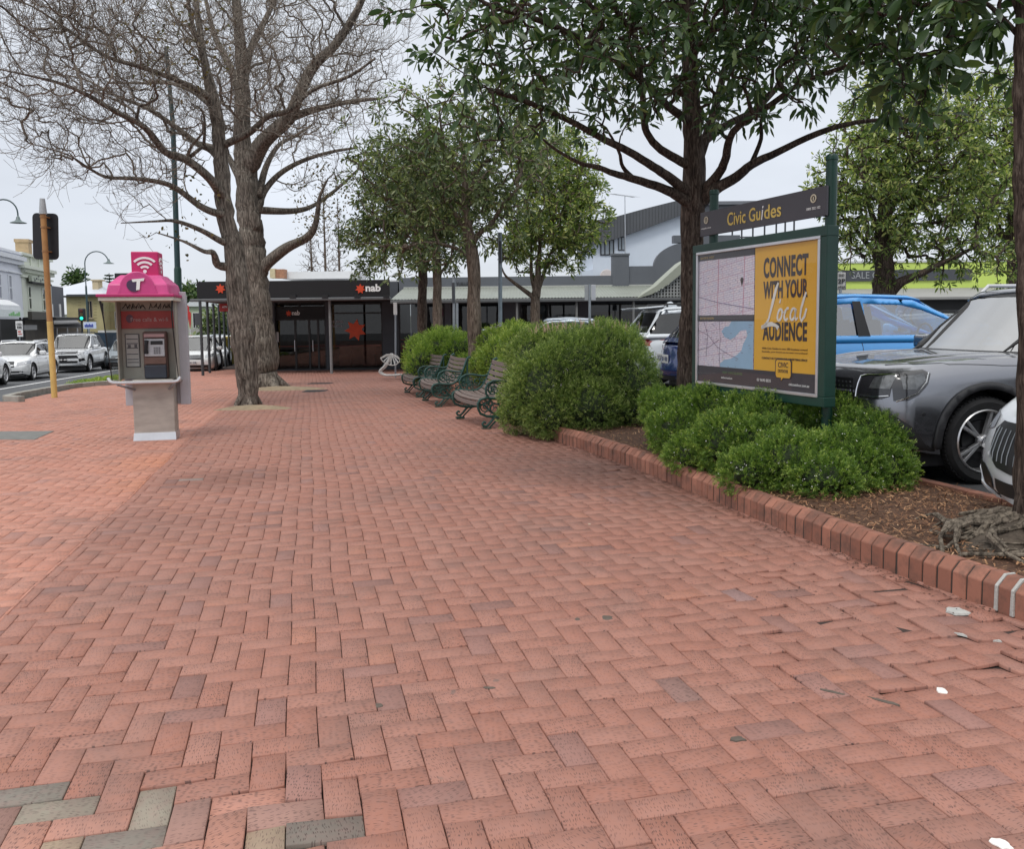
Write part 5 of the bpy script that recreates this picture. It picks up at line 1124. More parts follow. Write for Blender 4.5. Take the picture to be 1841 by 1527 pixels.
# ================================================================= BENCHES
slatm = mat('bench_slat', (.155, .118, .105), .75, 0, .18, 6, .3, 90, stretch=(1, 12, 12), dirt=.2)
def bench(name, lab, L_=1.55):
    t = thing(name, lab, 'bench', (0, 0, 0), 0, 'park benches in a row'); hl = L_ / 2
    # local: x along the bench, -y towards the sitter's front
    prof = [(-.33, .30, 75), (-.335, .37, 82), (-.31, .428, 20), (-.235, .445, 3), (-.155, .435, -6), (-.075, .425, -6), (.005, .425, 4), (.08, .45, 30), (.135, .505, 52), (.18, .575, 60), (.215, .65, 66), (.245, .73, 70), (.27, .81, 74), (.285, .885, 82)]
    for i, (y, z, an) in enumerate(prof):
        if i == 0: continue
        mb = MB(); w_ = .032 if i > 6 else .030; n_ = 8; vs = []
        for k in range(n_ + 1):
            u = k / n_ * 2 - 1; x = u * (hl - .02); bow = -.05 * (1 - u * u) * (1 if i < 8 else .7)
            c = Vector((x, y + bow, z - .012 * (1 - u * u))); a = R(an); d = Vector((0, math.cos(a), math.sin(a))) * w_; nn = Vector((0, -math.sin(a), math.cos(a))) * .011
            vs += [c - d - nn, c + d - nn, c + d + nn, c - d + nn]
        mb.add(vs, [(0, 1, 2, 3), tuple(n_ * 4 + j for j in (3, 2, 1, 0))] + [(k * 4 + j, k * 4 + (j + 1) % 4, (k + 1) * 4 + (j + 1) % 4, (k + 1) * 4 + j) for k in range(n_) for j in range(4)])
        mb.build('slat', slatm, t, bevel=.004)
    def spiral(cx, cz, r, turns, a0, dr=.75, n_=20): return [(cx + (r * (1 - dr * i / n_)) * math.cos(a0 + turns * 6.283 * i / n_), cz + (r * (1 - dr * i / n_)) * math.sin(a0 + turns * 6.283 * i / n_)) for i in range(n_ + 1)]
    for sx in (-1, 1):
        X0 = sx * hl; mb = MB()
        def tb(P, r, n_=6): mb.tube([(X0, y, z) for y, z in P], r, n_)
        # seat and back stringer
        tb([(-.36, .30), (-.365, .38), (-.33, .43), (-.24, .455), (-.08, .435), (.03, .44), (.11, .49), (.18, .59), (.24, .72), (.29, .85), (.32, .92), (.36, .94), (.37, .915)], .021, 8)
        tb([(-.36, .30), (-.33, .235), (-.24, .195), (-.1, .175), (.06, .185), (.2, .235), (.29, .32), (.33, .43), (.325, .55), (.31, .7), (.315, .86)], .018, 8)
        # side panel tracery under the seat
        for (cx, cz, r, tn, a0) in [(-.25, .33, .085, 1.4, 2.6), (-.12, .29, .085, 1.3, .4), (.02, .31, .095, 1.4, 3.4), (.16, .33, .085, 1.3, .2), (.245, .43, .06, 1.2, 1.2), (-.19, .39, .045, 1.1, 4), (-.05, .385, .045, 1.1, 5), (.10, .40, .045, 1.1, 4), (.24, .55, .045, 1.2, 2), (-.04, .22, .035, 1.1, 1), (.11, .235, .035, 1.1, 2)]: tb(spiral(cx, cz, r, tn, a0), .0095, 5)
        for i in range(7): a = -.28 + i * .085; tb([(a, .22 - .02 * math.sin(i)), (a + .06, .31), (a + .03, .41)], .006, 4)
        mb.build('side_panel', M_['iron'], t, smooth=True)
        mb = MB()   # arm scroll
        tb([(-.20, .45), (-.245, .51), (-.25, .59), (-.215, .655), (-.14, .69), (-.04, .69), (.06, .67), (.15, .66), (.24, .69)], .017, 8)
        for (cx, cz, r, tn, a0) in [(-.135, .57, .10, 1.6, .5), (.03, .575, .075, 1.4, 3.), (-.05, .495, .04, 1.2, 1), (.12, .60, .05, 1.2, 2)]: tb(spiral(cx, cz, r, tn, a0), .010, 5)
        for q in range(5): a = q * 1.2566; tb([(-.135, .57), (-.135 + .05 * math.cos(a), .57 + .05 * math.sin(a)), (-.135 + .09 * math.cos(a + .3), .57 + .09 * math.sin(a + .3))], .009, 5)
        mb.build('armrest', M_['iron'], t, smooth=True)
        mb = MB(); tb([(-.10, .19), (-.15, .15), (-.20, .09), (-.245, .05), (-.29, .055), (-.305, .09), (-.28, .115), (-.255, .10)], .018, 8); tb([(-.02, .19), (-.1, .13), (-.17, .06), (-.2, .03)], .012, 6); mb.box((X0, -.25, .014), (.085, .13, .028)); mb.build('leg', M_['iron'], t, smooth=True)
        mb = MB(); tb([(.14, .21), (.2, .14), (.27, .07), (.33, .045), (.37, .06), (.37, .09)], .018, 8); mb.box((X0, .33, .014), (.08, .12, .028)); mb.build('leg', M_['iron'], t, smooth=True)
    mb = MB(); mb.cyl((-hl, .0, .33), (hl, 0, .33), .012, n=6); mb.build('tie_rod', M_['iron'], t)
    return t
def place_bench(o, fr, fl):
    a = G(*fl); b = G(*fr); d = (b - a); d.z = 0; c = (a + b) / 2
    # the sitter faces left of the line from far to near foot
    ang = math.atan2(-d.y, -d.x) + math.pi; yv = Vector((-math.sin(ang), math.cos(ang), 0))
    o.rotation_euler[2] = ang; o.location = (c.x + yv.x * .25, c.y + yv.y * .25, c.z + .0)
b1 = bench('park_bench', 'nearest park bench with brown slats and green scrolled iron ends, half under the tall shrub')
b2_ = copy_tree(b1); b2_['label'] = 'middle park bench of the row of three, in front of the yellow shrub'
b3_ = copy_tree(b1); b3_['label'] = 'farthest and smallest looking park bench, in front of the clipped hedge'
place_bench(b1, (877, 773), (825, 753)); place_bench(b2_, (790, 733), (763, 721)); place_bench(b3_, (752, 714.5), (733, 707.5))

# ================================================================= POLES, SIGNS, BIKE RACK
yp = thing('signal_post', 'leaning yellow and rust-brown traffic signal post seen from behind', 'signal post', G(98, 715))
b0 = G(98, 715); tp = at(77.5, 385, b0.y + .0)
def seg(f): return b0.lerp(tp, f)
mb = MB(); mb.tube([seg(-.01), seg(.42)], .066, 14); mb.build('lower_pole', mat('pole_yellow', (.62, .43, .14), .6, 0, .18, 4, .1, 60, dirt=.25), yp, world=True, smooth=True)
mb = MB(); mb.tube([seg(.421), seg(1.0)], .063, 14); mb.build('upper_pole', mat('pole_rust', (.40, .20, .07), .6, 0, .2, 4, dirt=.15), yp, world=True, smooth=True)
mb = MB(); tp2 = at(76, 357, b0.y); mb.tube([seg(1.0), tp2], [.085, .055], 12); mb.build('pole_cap', mat('grey_cap', (.38, .40, .42), .6), yp, world=True, smooth=True)
bc = at(81.5, 425, b0.y + .18); mb = MB(); P = []
for sx, sz in ((1, -1), (1, 1), (-1, 1), (-1, -1)):
    for k in range(5):
        q = {(1, -1): -90, (1, 1): 0, (-1, 1): 90, (-1, -1): 180}[(sx, sz)] + 22.5 * k; P.append((sx * .195 + .10 * math.cos(R(q)), sz * .43 + .10 * math.sin(R(q))))
mb.prism(P, 0, .03); mb.v = [tuple(bc + Matrix.Rotation(.04, 3, 'Y') @ Vector(v)) for v in mb.v]; mb.build('backboard', mat('backboard', (.012, .012, .016), .6, 0, .1), yp, world=True, bevel=.004)
mb = MB(); 
for zf in (.28, 0, -.28): mb.box(bc + Vector((0, .13, zf)), (.22, .2, .25))
mb.build('signal_head', M_['black'], yp, world=True, bevel=.02)
mb = MB()
for f in (.80, .93, .985): c = seg(f); mb.lathe([(.064, -.02), (.072, -.02), (.072, .02), (.064, .02)], c, 14); mb.b2((c.x - .03, c.y + .02, c.z - .012), (c.x + .06, c.y + .2, c.z + .012))
mb.build('clamp', mat('clamp_rust', (.30, .15, .06), .6), yp, world=True)
# tall dark green lamp column
c = at(319.5, 600, 25.); c.z = gz(25)
lp = thing('lamp_column', 'tall dark green lamp column rising behind the phone booth through the bare boughs', 'lamp column', c)
h1 = at(319, 484, 25).z; h2 = at(311, 225, 25).z; x2 = at(311, 225, 25).x
mb = MB(); mb.tube([c, (at(319.5, 484, 25).x, 25, h1), (at(319.2, 480, 25).x, 25, h1 + .06)], [.12, .105, .085], 14); mb.build('column_base', M_['green_paint'], lp, world=True, smooth=True)
mb = MB(); mb.tube([(at(319, 481, 25).x, 25, h1), (x2, 25, h2), (x2 - .1, 25, h2 + 2.2)], [.082, .07, .05], 12); mb.build('column', mat('column_teal', (.02, .055, .06), .5, 0, .2, 8), lp, world=True, smooth=True)
def lamp(name, lab, base_px, Y, top_py, hx, hy, rr, pr, group):
    """gooseneck lamp: pole, arc and bell shade"""
    c = at(base_px, 560, Y); c.z = -.7; t = thing(name, lab, 'street lamp', c, 0, group); m = mat('lamp_green', (.03, .06, .065), .5)
    zt_ = at(base_px, top_py + rr, Y).z; r = rr * Y / F; xe = at(hx, hy, Y)
    cx = (c.x + xe.x) / 2; ra = abs(xe.x - c.x) / 2; sgn = 1 if xe.x > c.x else -1
    mb = MB(); mb.tube([c, (c.x, Y, zt_ - 1.6)], [pr * 1.8, pr * 1.3], 10); mb.build('pole', m, t, world=True, smooth=True)
    mb = MB(); mb.tube([(c.x, Y, zt_ - 1.6), (c.x, Y, zt_)] + [(cx - sgn * ra * math.cos(R(a)), Y, zt_ + ra * math.sin(R(a))) for a in range(15, 181, 15)] + [(xe.x, Y, xe.z + .25)], pr * .8, 8); mb.build('arm', m, t, world=True, smooth=True)
    mb = MB(); mb.lathe([(.03, .35), (.08, .28), (.10, .18), (.16, .10), (.36, .02), (.38, 0), (0, .0)], xe, 16); mb.build('lamp_shade', mat('lamp_shade', (.12, .16, .16), .4), t, world=True, smooth=True)
    return t
lamp('street_lamp', 'green gooseneck street lamp standing behind the green traffic light', 157, 62, 455, 195.5, 474, 19, .05, 'gooseneck street lamps')
lamp('street_lamp', 'gooseneck street lamp whose curved arm reaches in from the left edge', -7, 42, 365, 33, 401, 19, .045, 'gooseneck street lamps')
# traffic light across the road
c = at(148, 600, 48); c.z = -.7; tl = thing('traffic_light', 'traffic light showing green across the road behind the white ute', 'traffic light', c)
mb = MB(); mb.cyl(c, (c.x, c.y, at(148, 575, 48).z), .055, n=10); mb.build('pole', M_['black'], tl, world=True)
hc_ = at(147.5, 566, 47.9); mb = MB(); mb.b2((hc_.x - .19, hc_.y - .08, hc_.z - .36), (hc_.x + .19, hc_.y + .1, hc_.z + .36)); hd_ = mb.build('signal_head', M_['black'], tl, world=True, bevel=.05)
for z, m in ((.22, mat('lens_red', (.08, .01, .008), .4)), (0, mat('lens_amber', (.08, .05, .01), .4)), (-.2, mat('lens_green', (.02, .75, .50), .4, emit=.9))):
    mb = MB(); mb.lathe([(0, -.11), (.085, -.10), (.095, -.085), (.095, -.02)], (hc_.x, hc_.y, hc_.z + z), 14, 'y'); mb.build('lens', m, hd_, world=True)
def signpost(name, lab, px_, y0, y1, Y, r, m, plates, cat='sign', zb=None, group=None):
    c = at(px_, y1, Y); c.z = gz2(Y) if zb is None else zb; t = thing(name, lab, cat, c, 0, group); top = at(px_, y0, Y)
    mb = MB(); mb.tube([c, (top.x, Y, top.z)], r, 10); mb.build('pole', m, t, world=True, smooth=True)
    for (xa, ya, xb, yb, dy, pm_, nm) in plates:
        a, b = at(xa, ya, Y + dy), at(xb, yb, Y + dy); mb = MB(); mb.b2((a.x, Y + dy, b.z), (b.x, Y + dy + .015, a.z)); o_ = mb.build(nm, pm_, t, world=True, bevel=.004)
    return t
signpost('parking_sign', 'thin grey parking sign post with two blank-backed plates above the tall shrub', 1060, 511, 600, 20, .03, M_['galv'], [(1051, 512, 1058, 540, .0, mat('plate_back', (.40, .42, .43), .5, .3), 'sign_plate'), (1063, 512, 1071, 540, -.02, M_['alu'], 'sign_plate')], zb=CPZ)
gp = signpost('grey_pole', 'slightly leaning grey-blue pole with a dark box near its top, left of the silver car', 899, 418, 620, 18.6, .045, mat('pole_grey', (.22, .27, .31), .5, .2, .1, 8), [(896.5, 433, 902, 473, -.07, M_['charcoal'], 'junction_box')], 'pole', zb=CPZ)
signpost('dark_sign', 'dark narrow sign on a post between the tree trunks by the benches', 816, 500, 660, 21, .035, M_['galv'], [(812, 508, 818, 545, -.05, M_['charcoal'], 'sign_plate')], zb=-.1)
signpost('thin_post', 'bare grey post just right of the dark narrow sign', 822, 545, 660, 22, .03, M_['galv'], [], 'post', zb=-.1)
signpost('small_sign', 'small white sign on a grey post in front of the shop right of the bank', 711, 545, 668, 28, .03, M_['galv'], [(707, 544, 714, 566, -.045, M_['white'], 'sign_plate')], zb=gz(28))
s2p = signpost('time_limit_sign', 'small parking time limit sign above the blue car', 1511, 488, 640, 17, .03, M_['galv'], [(1497, 489, 1521, 521, .02, M_['black'], 'sign_plate'), (1503, 490, 1520, 520, -.03, mat('plate_grey', (.45, .44, .42), .6), 'sign_plate')], zb=CPZ)
def lettering_at(s, px_, py_, Y, wpx, hpx, m, par, dy=-.045, rz=0., off=.0):
    o = text(s, 1, Matrix.Identity(4), m, par, ext=.004, off=off); me = o.data; co = np.array([v.co for v in me.vertices]); mn, mx_ = co.min(0), co.max(0); c = at(px_, py_, Y)
    T = TR((c.x, Y + dy, c.z)) @ RZ(rz) @ Matrix.Diagonal((wpx * Y / F / (mx_[0] - mn[0]), 1, hpx * Y / F / (mx_[2] - mn[2]), 1)) @ TR((-(mn[0] + mx_[0]) / 2, 0, -(mn[2] + mx_[2]) / 2)); me.transform(wm(par).inverted() @ T); return o
lettering_at('END', 1511.5, 495, 17, 10, 4.5, M_['black'], s2p); lettering_at('2P', 1511.5, 505.5, 17, 13, 8, M_['black'], s2p, off=.02); lettering_at('AREA', 1511.5, 516, 17, 13, 4.5, M_['black'], s2p)
# bicycle stand of bent tubes by the end of the planter
Y = 26.5; bk = thing('bicycle_stand', 'white bent-tube bicycle stand with a fan of bars at the far end of the planter', 'bicycle stand', (at(705, 678, Y).x, Y, gz(Y)))
wt = mat('white_tube', (.66, .66, .64), .35, .2, .08)
for dx, dyy in ((0, 0), (6, .35)):
    mb = MB(); mb.tube([at(x + dx * .5, y, Y + dyy) for x, y in ((704, 636), (698, 648), (690, 660), (684, 665), (682, 669), (686, 673), (692, 675), (708, 675), (720, 674))], .035, 8); mb.build('tube', wt, bk, world=True, smooth=True)
mb = MB()
for (x, y) in ((685, 645), (690, 650), (696, 654), (703, 656), (710, 655), (716, 652), (718, 646)): mb.tube([at(704, 636, Y - .1), at(x, y, Y - .3)], .018, 6)
mb.tube([at(x, y, Y - .3) for x, y in ((684, 644), (688, 650), (696, 655), (704, 657), (712, 656), (718, 651), (719, 646), (714, 640), (704, 637), (694, 638), (684, 644))], .016, 6); mb.build('fan', wt, bk, world=True, smooth=True)
mb = MB(); mb.tube([at(x, y, 30.5) for x, y in ((638, 668), (638, 640), (642, 625), (655, 618), (664, 616), (668, 622), (668, 645))], .03, 6); mb.tube([at(x, y, 31.) for x, y in ((634, 668), (634, 640), (638, 626), (652, 619), (660, 617))], .03, 6)
for y in (640, 650, 660): mb.tube([at(640, y, 30.6), at(668, y - 2, 30.6)], .02, 6)

mb = MB(); Yc = 17.9
for i, (x, y) in enumerate(((396, 707), (402, 708), (408, 708), (414, 707), (420, 707))): c = G(x, y); mb.box((c.x, c.y, c.z + .03), (.10, .14, .07), .1)
# ================================================================= BANK AND SHOPS AHEAD
YF, YA = 35.4, 31.45
blk = mat('sign_black', (.004, .004, .006), .6, 0, .1, 3); corr = mat('awning_green', (.25, .27, .235), .5, .3, .1, 2, dirt=.25)
def xz(px_, py_, Y): p = at(px_, py_, Y); return p.x, p.z
def slab(mb, x0, y0, x1, y1, Y, th, mi=0):
    """box whose front face covers a pixel rectangle at depth Y (th>0 goes back)"""
    xm, ym = (x0 + x1) / 2, (y0 + y1) / 2
    a = at(x0, ym, Y).x; b = at(x1, ym, Y).x; c = at(xm, y1, Y).z; d = at(xm, y0, Y).z; mb.b2((a, Y, c), (b, Y + th, d), mi)
def star(cx, cz, r, n=7, inner=.56, rot=90):
    P = []
    for i in range(2 * n): q = R(rot + 180 * i / n); rr = r if i % 2 == 0 else r * inner; P.append((cx + rr * math.cos(q), cz + rr * math.sin(q)))
    return P
gF = gz(YF)
bk_ = thing('bank_building', 'black-fronted corner bank with red star signs and a veranda on dark posts', 'bank', (-8, YF, gF))
mb = MB(); slab(mb, 484, 541, 494.5, 668, YF, .5); slab(mb, 688, 541, 717, 668, YF - .05, .5); slab(mb, 586, 541, 594, 668, YF, .4); slab(mb, 494, 664, 690, 672, YF + .02, .3)
xl, xr = at(484, 600, YF).x, at(717, 600, YF).x; zt_ = at(600, 503, YF).z
mb.b2((xl, YF + .02, at(600, 541, YF).z), (xr, YF + .4, zt_ - .1)); mb.build('wall', M_['charcoal'], bk_, world=True)
# body behind, following the side street
mb = MB(); sl = -.25 * 14; b0z, b1z = gz2(50) - .5, zt_
fp_ = [(xl, YF + .42), (xl + .15, YF + .42), (xl + .15 + sl, YF + 14), (xl + sl, YF + 14)]
mb.add([(x, y, b0z) for x, y in fp_] + [(x, y, b1z - .12) for x, y in fp_], [(0, 1, 2, 3), (4, 5, 6, 7), (0, 4, 5, 1), (1, 5, 6, 2), (2, 6, 7, 3), (3, 7, 4, 0)])
fp_ = [(xl + .16, YF + 4.2), (xr + .0, YF + 4.2), (xr + sl, YF + 14), (xl + .16 + sl, YF + 14)]
mb.add([(x, y, b0z) for x, y in fp_] + [(x, y, b1z - .12) for x, y in fp_], [(0, 1, 2, 3), (4, 5, 6, 7), (0, 4, 5, 1), (1, 5, 6, 2), (2, 6, 7, 3), (3, 7, 4, 0)]); mb.build('side_wall', M_['charcoal'], bk_, world=True)
mb = MB(); fp_ = [(xl, YF + .41), (xr, YF + .41), (xr + sl, YF + 14), (xl + sl, YF + 14)]; mb.add([(x, y, b1z - .1) for x, y in fp_] + [(x, y, b1z - .02) for x, y in fp_], [(0, 1, 2, 3), (4, 5, 6, 7), (0, 4, 5, 1), (1, 5, 6, 2), (2, 6, 7, 3), (3, 7, 4, 0)])
slab(mb, 508, 488, 640, 501, YF + 7, 3); mb.build('roof', mat('roof_white', (.62, .63, .64), .6, 0, .06, 2), bk_, world=True)
mb = MB(); slab(mb, 491, 484, 511, 500, YF + 6.5, .6); mb.build('chimney', mat('chimney_brick', (.34, .17, .10), .8, 0, .3, 9), bk_, world=True)
mb = MB(); slab(mb, 485, 483, 494, 500, YF + 6.4, .6); mb.build('chimney', mat('chimney_cream', (.55, .47, .30), .8), bk_, world=True)
# room seen through the glass
mb = MB(); x0_, x1_ = at(494, 600, YF).x, at(688, 600, YF).x; z0_, z1_ = gF + .1, at(600, 546, YF).z
mb.b2((x0_, YF + 4.0, z0_), (x1_, YF + 4.1, z1_)); mb.b2((x0_ - .05, YF + .5, z0_), (x0_, YF + 4.0, z1_)); mb.b2((x1_, YF + .5, z0_), (x1_ + .05, YF + 4.0, z1_)); mb.b2((x0_, YF + .5, z1_), (x1_, YF + 4.0, z1_ + .05)); mb.b2((x0_, YF + .32, z0_ - .05), (x1_, YF + 4.0, z0_))
mb.build('interior', mat('room', (.09, .085, .085), .7, 0, .6, 1.6), bk_, world=True)
mb = MB(); 
for i in range(4): xx = x0_ + 1.2 + i * 1.1; mb.b2((xx, YF + 1.4 + .3 * (i % 2), z0_), (xx + .5, YF + 1.9, z0_ + .45)); mb.b2((xx, YF + 1.85, z0_ + .45), (xx + .5, YF + 1.95, z0_ + .95))
mb.b2((x0_ + 2.2, YF + 2.5, z0_), (x0_ + 4.2, YF + 3.1, z0_ + 1.05)); mb.build('furniture', mat('room_red', (.38, .12, .08), .6, 0, .4, 3), bk_, world=True)
redm = mat('stripe_red', (.40, .035, .015), .5)
# windows and door
def shopwin(x0, y0, x1, y1, Y, par, mull=(), gl=None, fm=None, trans=None, nm='window'):
    fm = fm or M_['black']; mb = MB(); w_ = .05
    a, b, c, d = at(x0, 600, Y).x, at(x1, 600, Y).x, at((x0 + x1) / 2, y1, Y).z, at((x0 + x1) / 2, y0, Y).z
    mb.b2((a, Y, c), (b, Y + .08, c + w_)); mb.b2((a, Y, d - w_), (b, Y + .08, d)); mb.b2((a, Y, c + w_), (a + w_, Y + .08, d - w_)); mb.b2((b - w_, Y, c + w_), (b, Y + .08, d - w_))
    for mx_ in mull: xx = at(mx_, 600, Y).x; mb.b2((xx - .04, Y + .001, c + w_), (xx + .04, Y + .079, d - w_))
    if trans: zz_ = at((x0 + x1) / 2, trans, Y).z; mb.b2((a + w_, Y + .002, zz_ - .03), (b - w_, Y + .078, zz_ + .03))
    f_ = mb.build(nm, fm, par, world=True); mb = MB(); mb.add([(a + w_ * .5, Y + .04, c + w_ * .5), (b - w_ * .5, Y + .04, c + w_ * .5), (b - w_ * .5, Y + .04, d - w_ * .5), (a + w_ * .5, Y + .04, d - w_ * .5)], [(0, 1, 2, 3)]); mb.build('pane', gl or M_['glass_dark'], f_, world=True); return f_
M_['glass_dark'] = glassmat2('shop_glass_2', (.38, .40, .41), .055)
w1 = shopwin(594, 545, 688, 664, YF, bk_, (), trans=563)
d1 = shopwin(495, 574, 586, 666, YF + .25, bk_, (531, 556, 572), nm='door')
shopwin(495, 544, 586, 553, YF + .25, bk_, (540,), nm='transom_window')
mb = MB(); slab(mb, 494.5, 553, 586, 574, YF + .2, .2); eb = mb.build('entry_sign', blk, bk_, world=True)
mb = MB(); c = at(517, 563.5, YF); mb.prism(star(c.x, c.z, .135, 7), YF + .16, YF + .198); mb.build('red_star', M_['red'], eb, world=True)
lettering_at('nab', 530, 562.5, YF, 14, 8.5, M_['lettw'], eb, dy=.17, off=.03)
mb = MB(); c = at(639, 593.5, YF); mb.prism(star(c.x, c.z, .46, 7, .56, 80), YF + .01, YF + .03); mb.build('red_star', mat('star_bright', (.75, .075, .015), .5), w1, world=True)
mb = MB(); a, b, z = at(594, 622, YF).x, at(688, 622, YF).x, at(640, 622, YF).z; mb.b2((a + .06, YF + .06, z - .035), (b - .06, YF + .072, z + .035)); a, b = at(497, 622, YF).x, at(584, 622, YF).x; mb.b2((a, YF + .31, z - .035), (b, YF + .322, z + .035)); mb.build('red_band', redm, bk_, world=True)
o = lettering_at('10,000', 606, 579, YF, 20, 5.5, mat('window_letter', (.35, .32, .36), .5), w1, dy=.02); lettering_at('bonus', 606, 585.5, YF, 18, 5, bpy.data.materials['window_letter'], w1, dy=.02)
mb = MB(); 
for x in (527, 560): mb.cyl((at(x, 600, YF).x, YF + .2, at(x, 632, YF).z), (at(x, 600, YF).x, YF + .2, at(x, 612, YF).z), .018, n=8)
mb.build('handle', M_['alu'], d1, world=True)
# white poster and window decal in the doorway
mb = MB(); slab(mb, 497, 597, 501, 615, YF + .2, .01); mb.build('poster', M_['white'], d1, world=True)
# fascia and veranda
xa, xb = at(353.5, 520, YA).x, at(700.5, 520, YA).x; zt2, zb2 = at(520, 504.6, YA).z, at(520, 534.8, YA).z
mb = MB(); mb.b2((xa, YA, zb2), (xb, YA + .10, zt2)); dz_ = (xa + sl, YA + 14)
mb.add([(xa, YA + .1, zb2), (xa + .1, YA + .1, zb2), (xa + sl + .1, YA + 14, zb2), (xa + sl, YA + 14, zb2), (xa, YA + .1, zt2), (xa + .1, YA + .1, zt2), (xa + sl + .1, YA + 14, zt2), (xa + sl, YA + 14, zt2)], [(0, 1, 2, 3), (4, 5, 6, 7), (0, 4, 5, 1), (1, 5, 6, 2), (2, 6, 7, 3), (3, 7, 4, 0)]); fs_ = mb.build('fascia', blk, bk_, world=True, bevel=.01)
for (x, lx, wpx) in ((396.5, 417, 20), (648, 671, 27)):
    c = at(x, 519.5, YA); mb = MB(); mb.prism(star(c.x, c.z, .19, 7), YA - .03, YA - .002); mb.build('red_star', M_['red'], fs_, world=True)
    lettering_at('nab', lx, 517.5 if x > 500 else 520.5, YA, wpx, 13.5, M_['lettw'], fs_, dy=-.025, off=.035)
mb = MB(); g1 = at(520, 541, YA).z; mb.b2((xa - .25, YA - .06, g1), (xb + .02, YA + .1, zb2 - .02)); mb.build('gutter', mat('gutter_grey', (.12, .125, .13), .5, .2, .1), bk_, world=True, bevel=.02)
mb = MB()
for x in (527, 585, 643, 695): c = at(x, 533, YA); mb.b2((c.x - .11, YA - .08, c.z - .07), (c.x + .11, YA - .005, c.z + .05))
mb.build('bracket', M_['black'], bk_, world=True)
mb = MB(); P = [(xa, YA + .1), (xr, YA + .1), (xr, YF - .01), (xl, YF - .01), (xl + sl, YF + 14), (xa + sl, YF + 14)]; mb.add([(x, y, g1 + .03) for x, y in P] + [(x, y, g1 + .09) for x, y in P], [tuple(range(6)), tuple(range(11, 5, -1))] + [(i, (i + 1) % 6, 6 + (i + 1) % 6, 6 + i) for i in range(6)]); mb.build('veranda_ceiling', mat('veranda_dark', (.05, .05, .055), .7, 0, .1), bk_, world=True)
pp = [(365, 675.6), (378, 671), (390, 667), (399, 663.5), (407, 660.5), (415.5, 656.7)]
p0 = G(365, 675.6); 
for i in range(7):
    c = Vector((p0.x - .25 * 2.45 * i, p0.y + 2.45 * i, 0)); c.z = gz2(c.y); mb = MB(); mb.cyl((c.x, c.y, c.z), (c.x, c.y, g1 + .04), .052, n=10); mb.build('post', mat('post_grey', (.045, .05, .055), .5) if i == 0 else bpy.data.materials['post_grey'], bk_, world=True, smooth=True)
c = G(596.3, 672); mb = MB(); mb.cyl((c.x, c.y, c.z), (c.x, c.y, g1 + .02), .052, n=10); mb.build('post', mat('post_light', (.20, .20, .20), .5), bk_, world=True, smooth=True)
mb = MB(); c = at(404, 552, 36); mb.b2((c.x - .16 * 1.5, 36, c.z - .19), (c.x + .25, 36.1, c.z + .17)); at_s = mb.build('hanging_sign', mat('atm_red', (.40, .02, .015), .45), bk_, world=True, bevel=.02); lettering_at('ATM', 404, 552, 36, 9, 3.6, M_['lettw'], at_s, dy=-.01, off=.03)
mb = MB(); a = at(355, 573, YA - .0); mb.b2((a.x - .03, YA - .2, at(360, 585, YA).z), (a.x + .22, YA - .14, at(360, 563, YA).z)); o = mb.build('box_sign', M_['charcoal']); 
o.parent = bk_; o.data.transform(wm(bk_).inverted())
g = G(412, 655); mb = MB(); mb.cyl((g.x, g.y, g.z), (g.x, g.y, g.z + 1.5), .27, n=14); o = mb.build('yellow_bollard', mat('bollard_yellow', (.42, .34, .06), .6, 0, .15), bevel=.03, smooth=True); tag(o, 'stout olive-yellow bollard among the veranda posts left of the big bare trees', 'bollard')

# the row of shops right of the bank
sr = thing('shop_row', 'low grey shop row with a long pale green corrugated awning and a curved lattice gable', 'shops', (3, YF, gz(YF)))
gw = M_['greywall']
mb = MB(); Yw = YF + .01; slab(mb, 717.5, 497.5, 1101, 541, Yw, .4); slab(mb, 1101, 457, 1131, 541, Yw - .06, .5); slab(mb, 1131, 478.5, 1176, 541, Yw, .4); slab(mb, 1245, 423, 1330, 541, Yw, .4)
A0 = [(1176, 541), (1176, 478.5)] + [(1245 - 69 * math.cos(R(a)) , 478.5 - 44 * math.sin(R(a))) for a in range(8, 91, 9)] + [(1245, 541)]
mb.prism([xz(x, y, Yw) for x, y in A0][::-1], Yw, Yw + .38); slab(mb, 1211, 423, 1245, 436, Yw - .02, .4)
slab(mb, 1108, 512, 1128, 517, Yw - .1, .3); slab(mb, 1099.5, 455.5, 1132.5, 459, Yw - .1, .55)
slab(mb, 905, 541, 936, 668, Yw, .3); slab(mb, 1040, 541, 1060, 668, Yw, .3); slab(mb, 1225, 541, 1260, 668, Yw, .3); slab(mb, 717.5, 660, 1330, 672, Yw + .03, .3); slab(mb, 800, 541, 812, 668, Yw, .3)
xe_ = at(1330, 600, YF).x; mb.b2((xr + .05, YF + 4, gz(YF) - .3), (xe_, YF + 4.3, zt_)); mb.build('wall', gw, sr, world=True)
mb = MB(); mb.b2((xr, YF + .42, at(900, 499, YF).z - .1), (xe_, YF + 9, at(900, 499, YF).z - .06)); mb.b2((xr + .1, YF + .35, gz(YF) - .05), (xe_, YF + 4, gz(YF) + .05)); mb.build('roof', mat('roof_grey', (.25, .27, .30), .6, .2), sr, world=True)
shopwin(717.5, 545, 800, 664, YF, sr, (), trans=None); shopwin(812, 545, 905, 664, YF, sr, (858,)); shopwin(936, 545, 1040, 664, YF, sr, (985,)); shopwin(1060, 545, 1225, 664, YF, sr, (1115, 1170))
mb = MB()
for (x0, x1, y) in ((719, 798, 611), (719, 798, 627), (814, 903, 625)): slab(mb, x0, y - 1.8, x1, y + 1.2, YF + .06, .01)
mb.build('red_band', redm, sr, world=True)
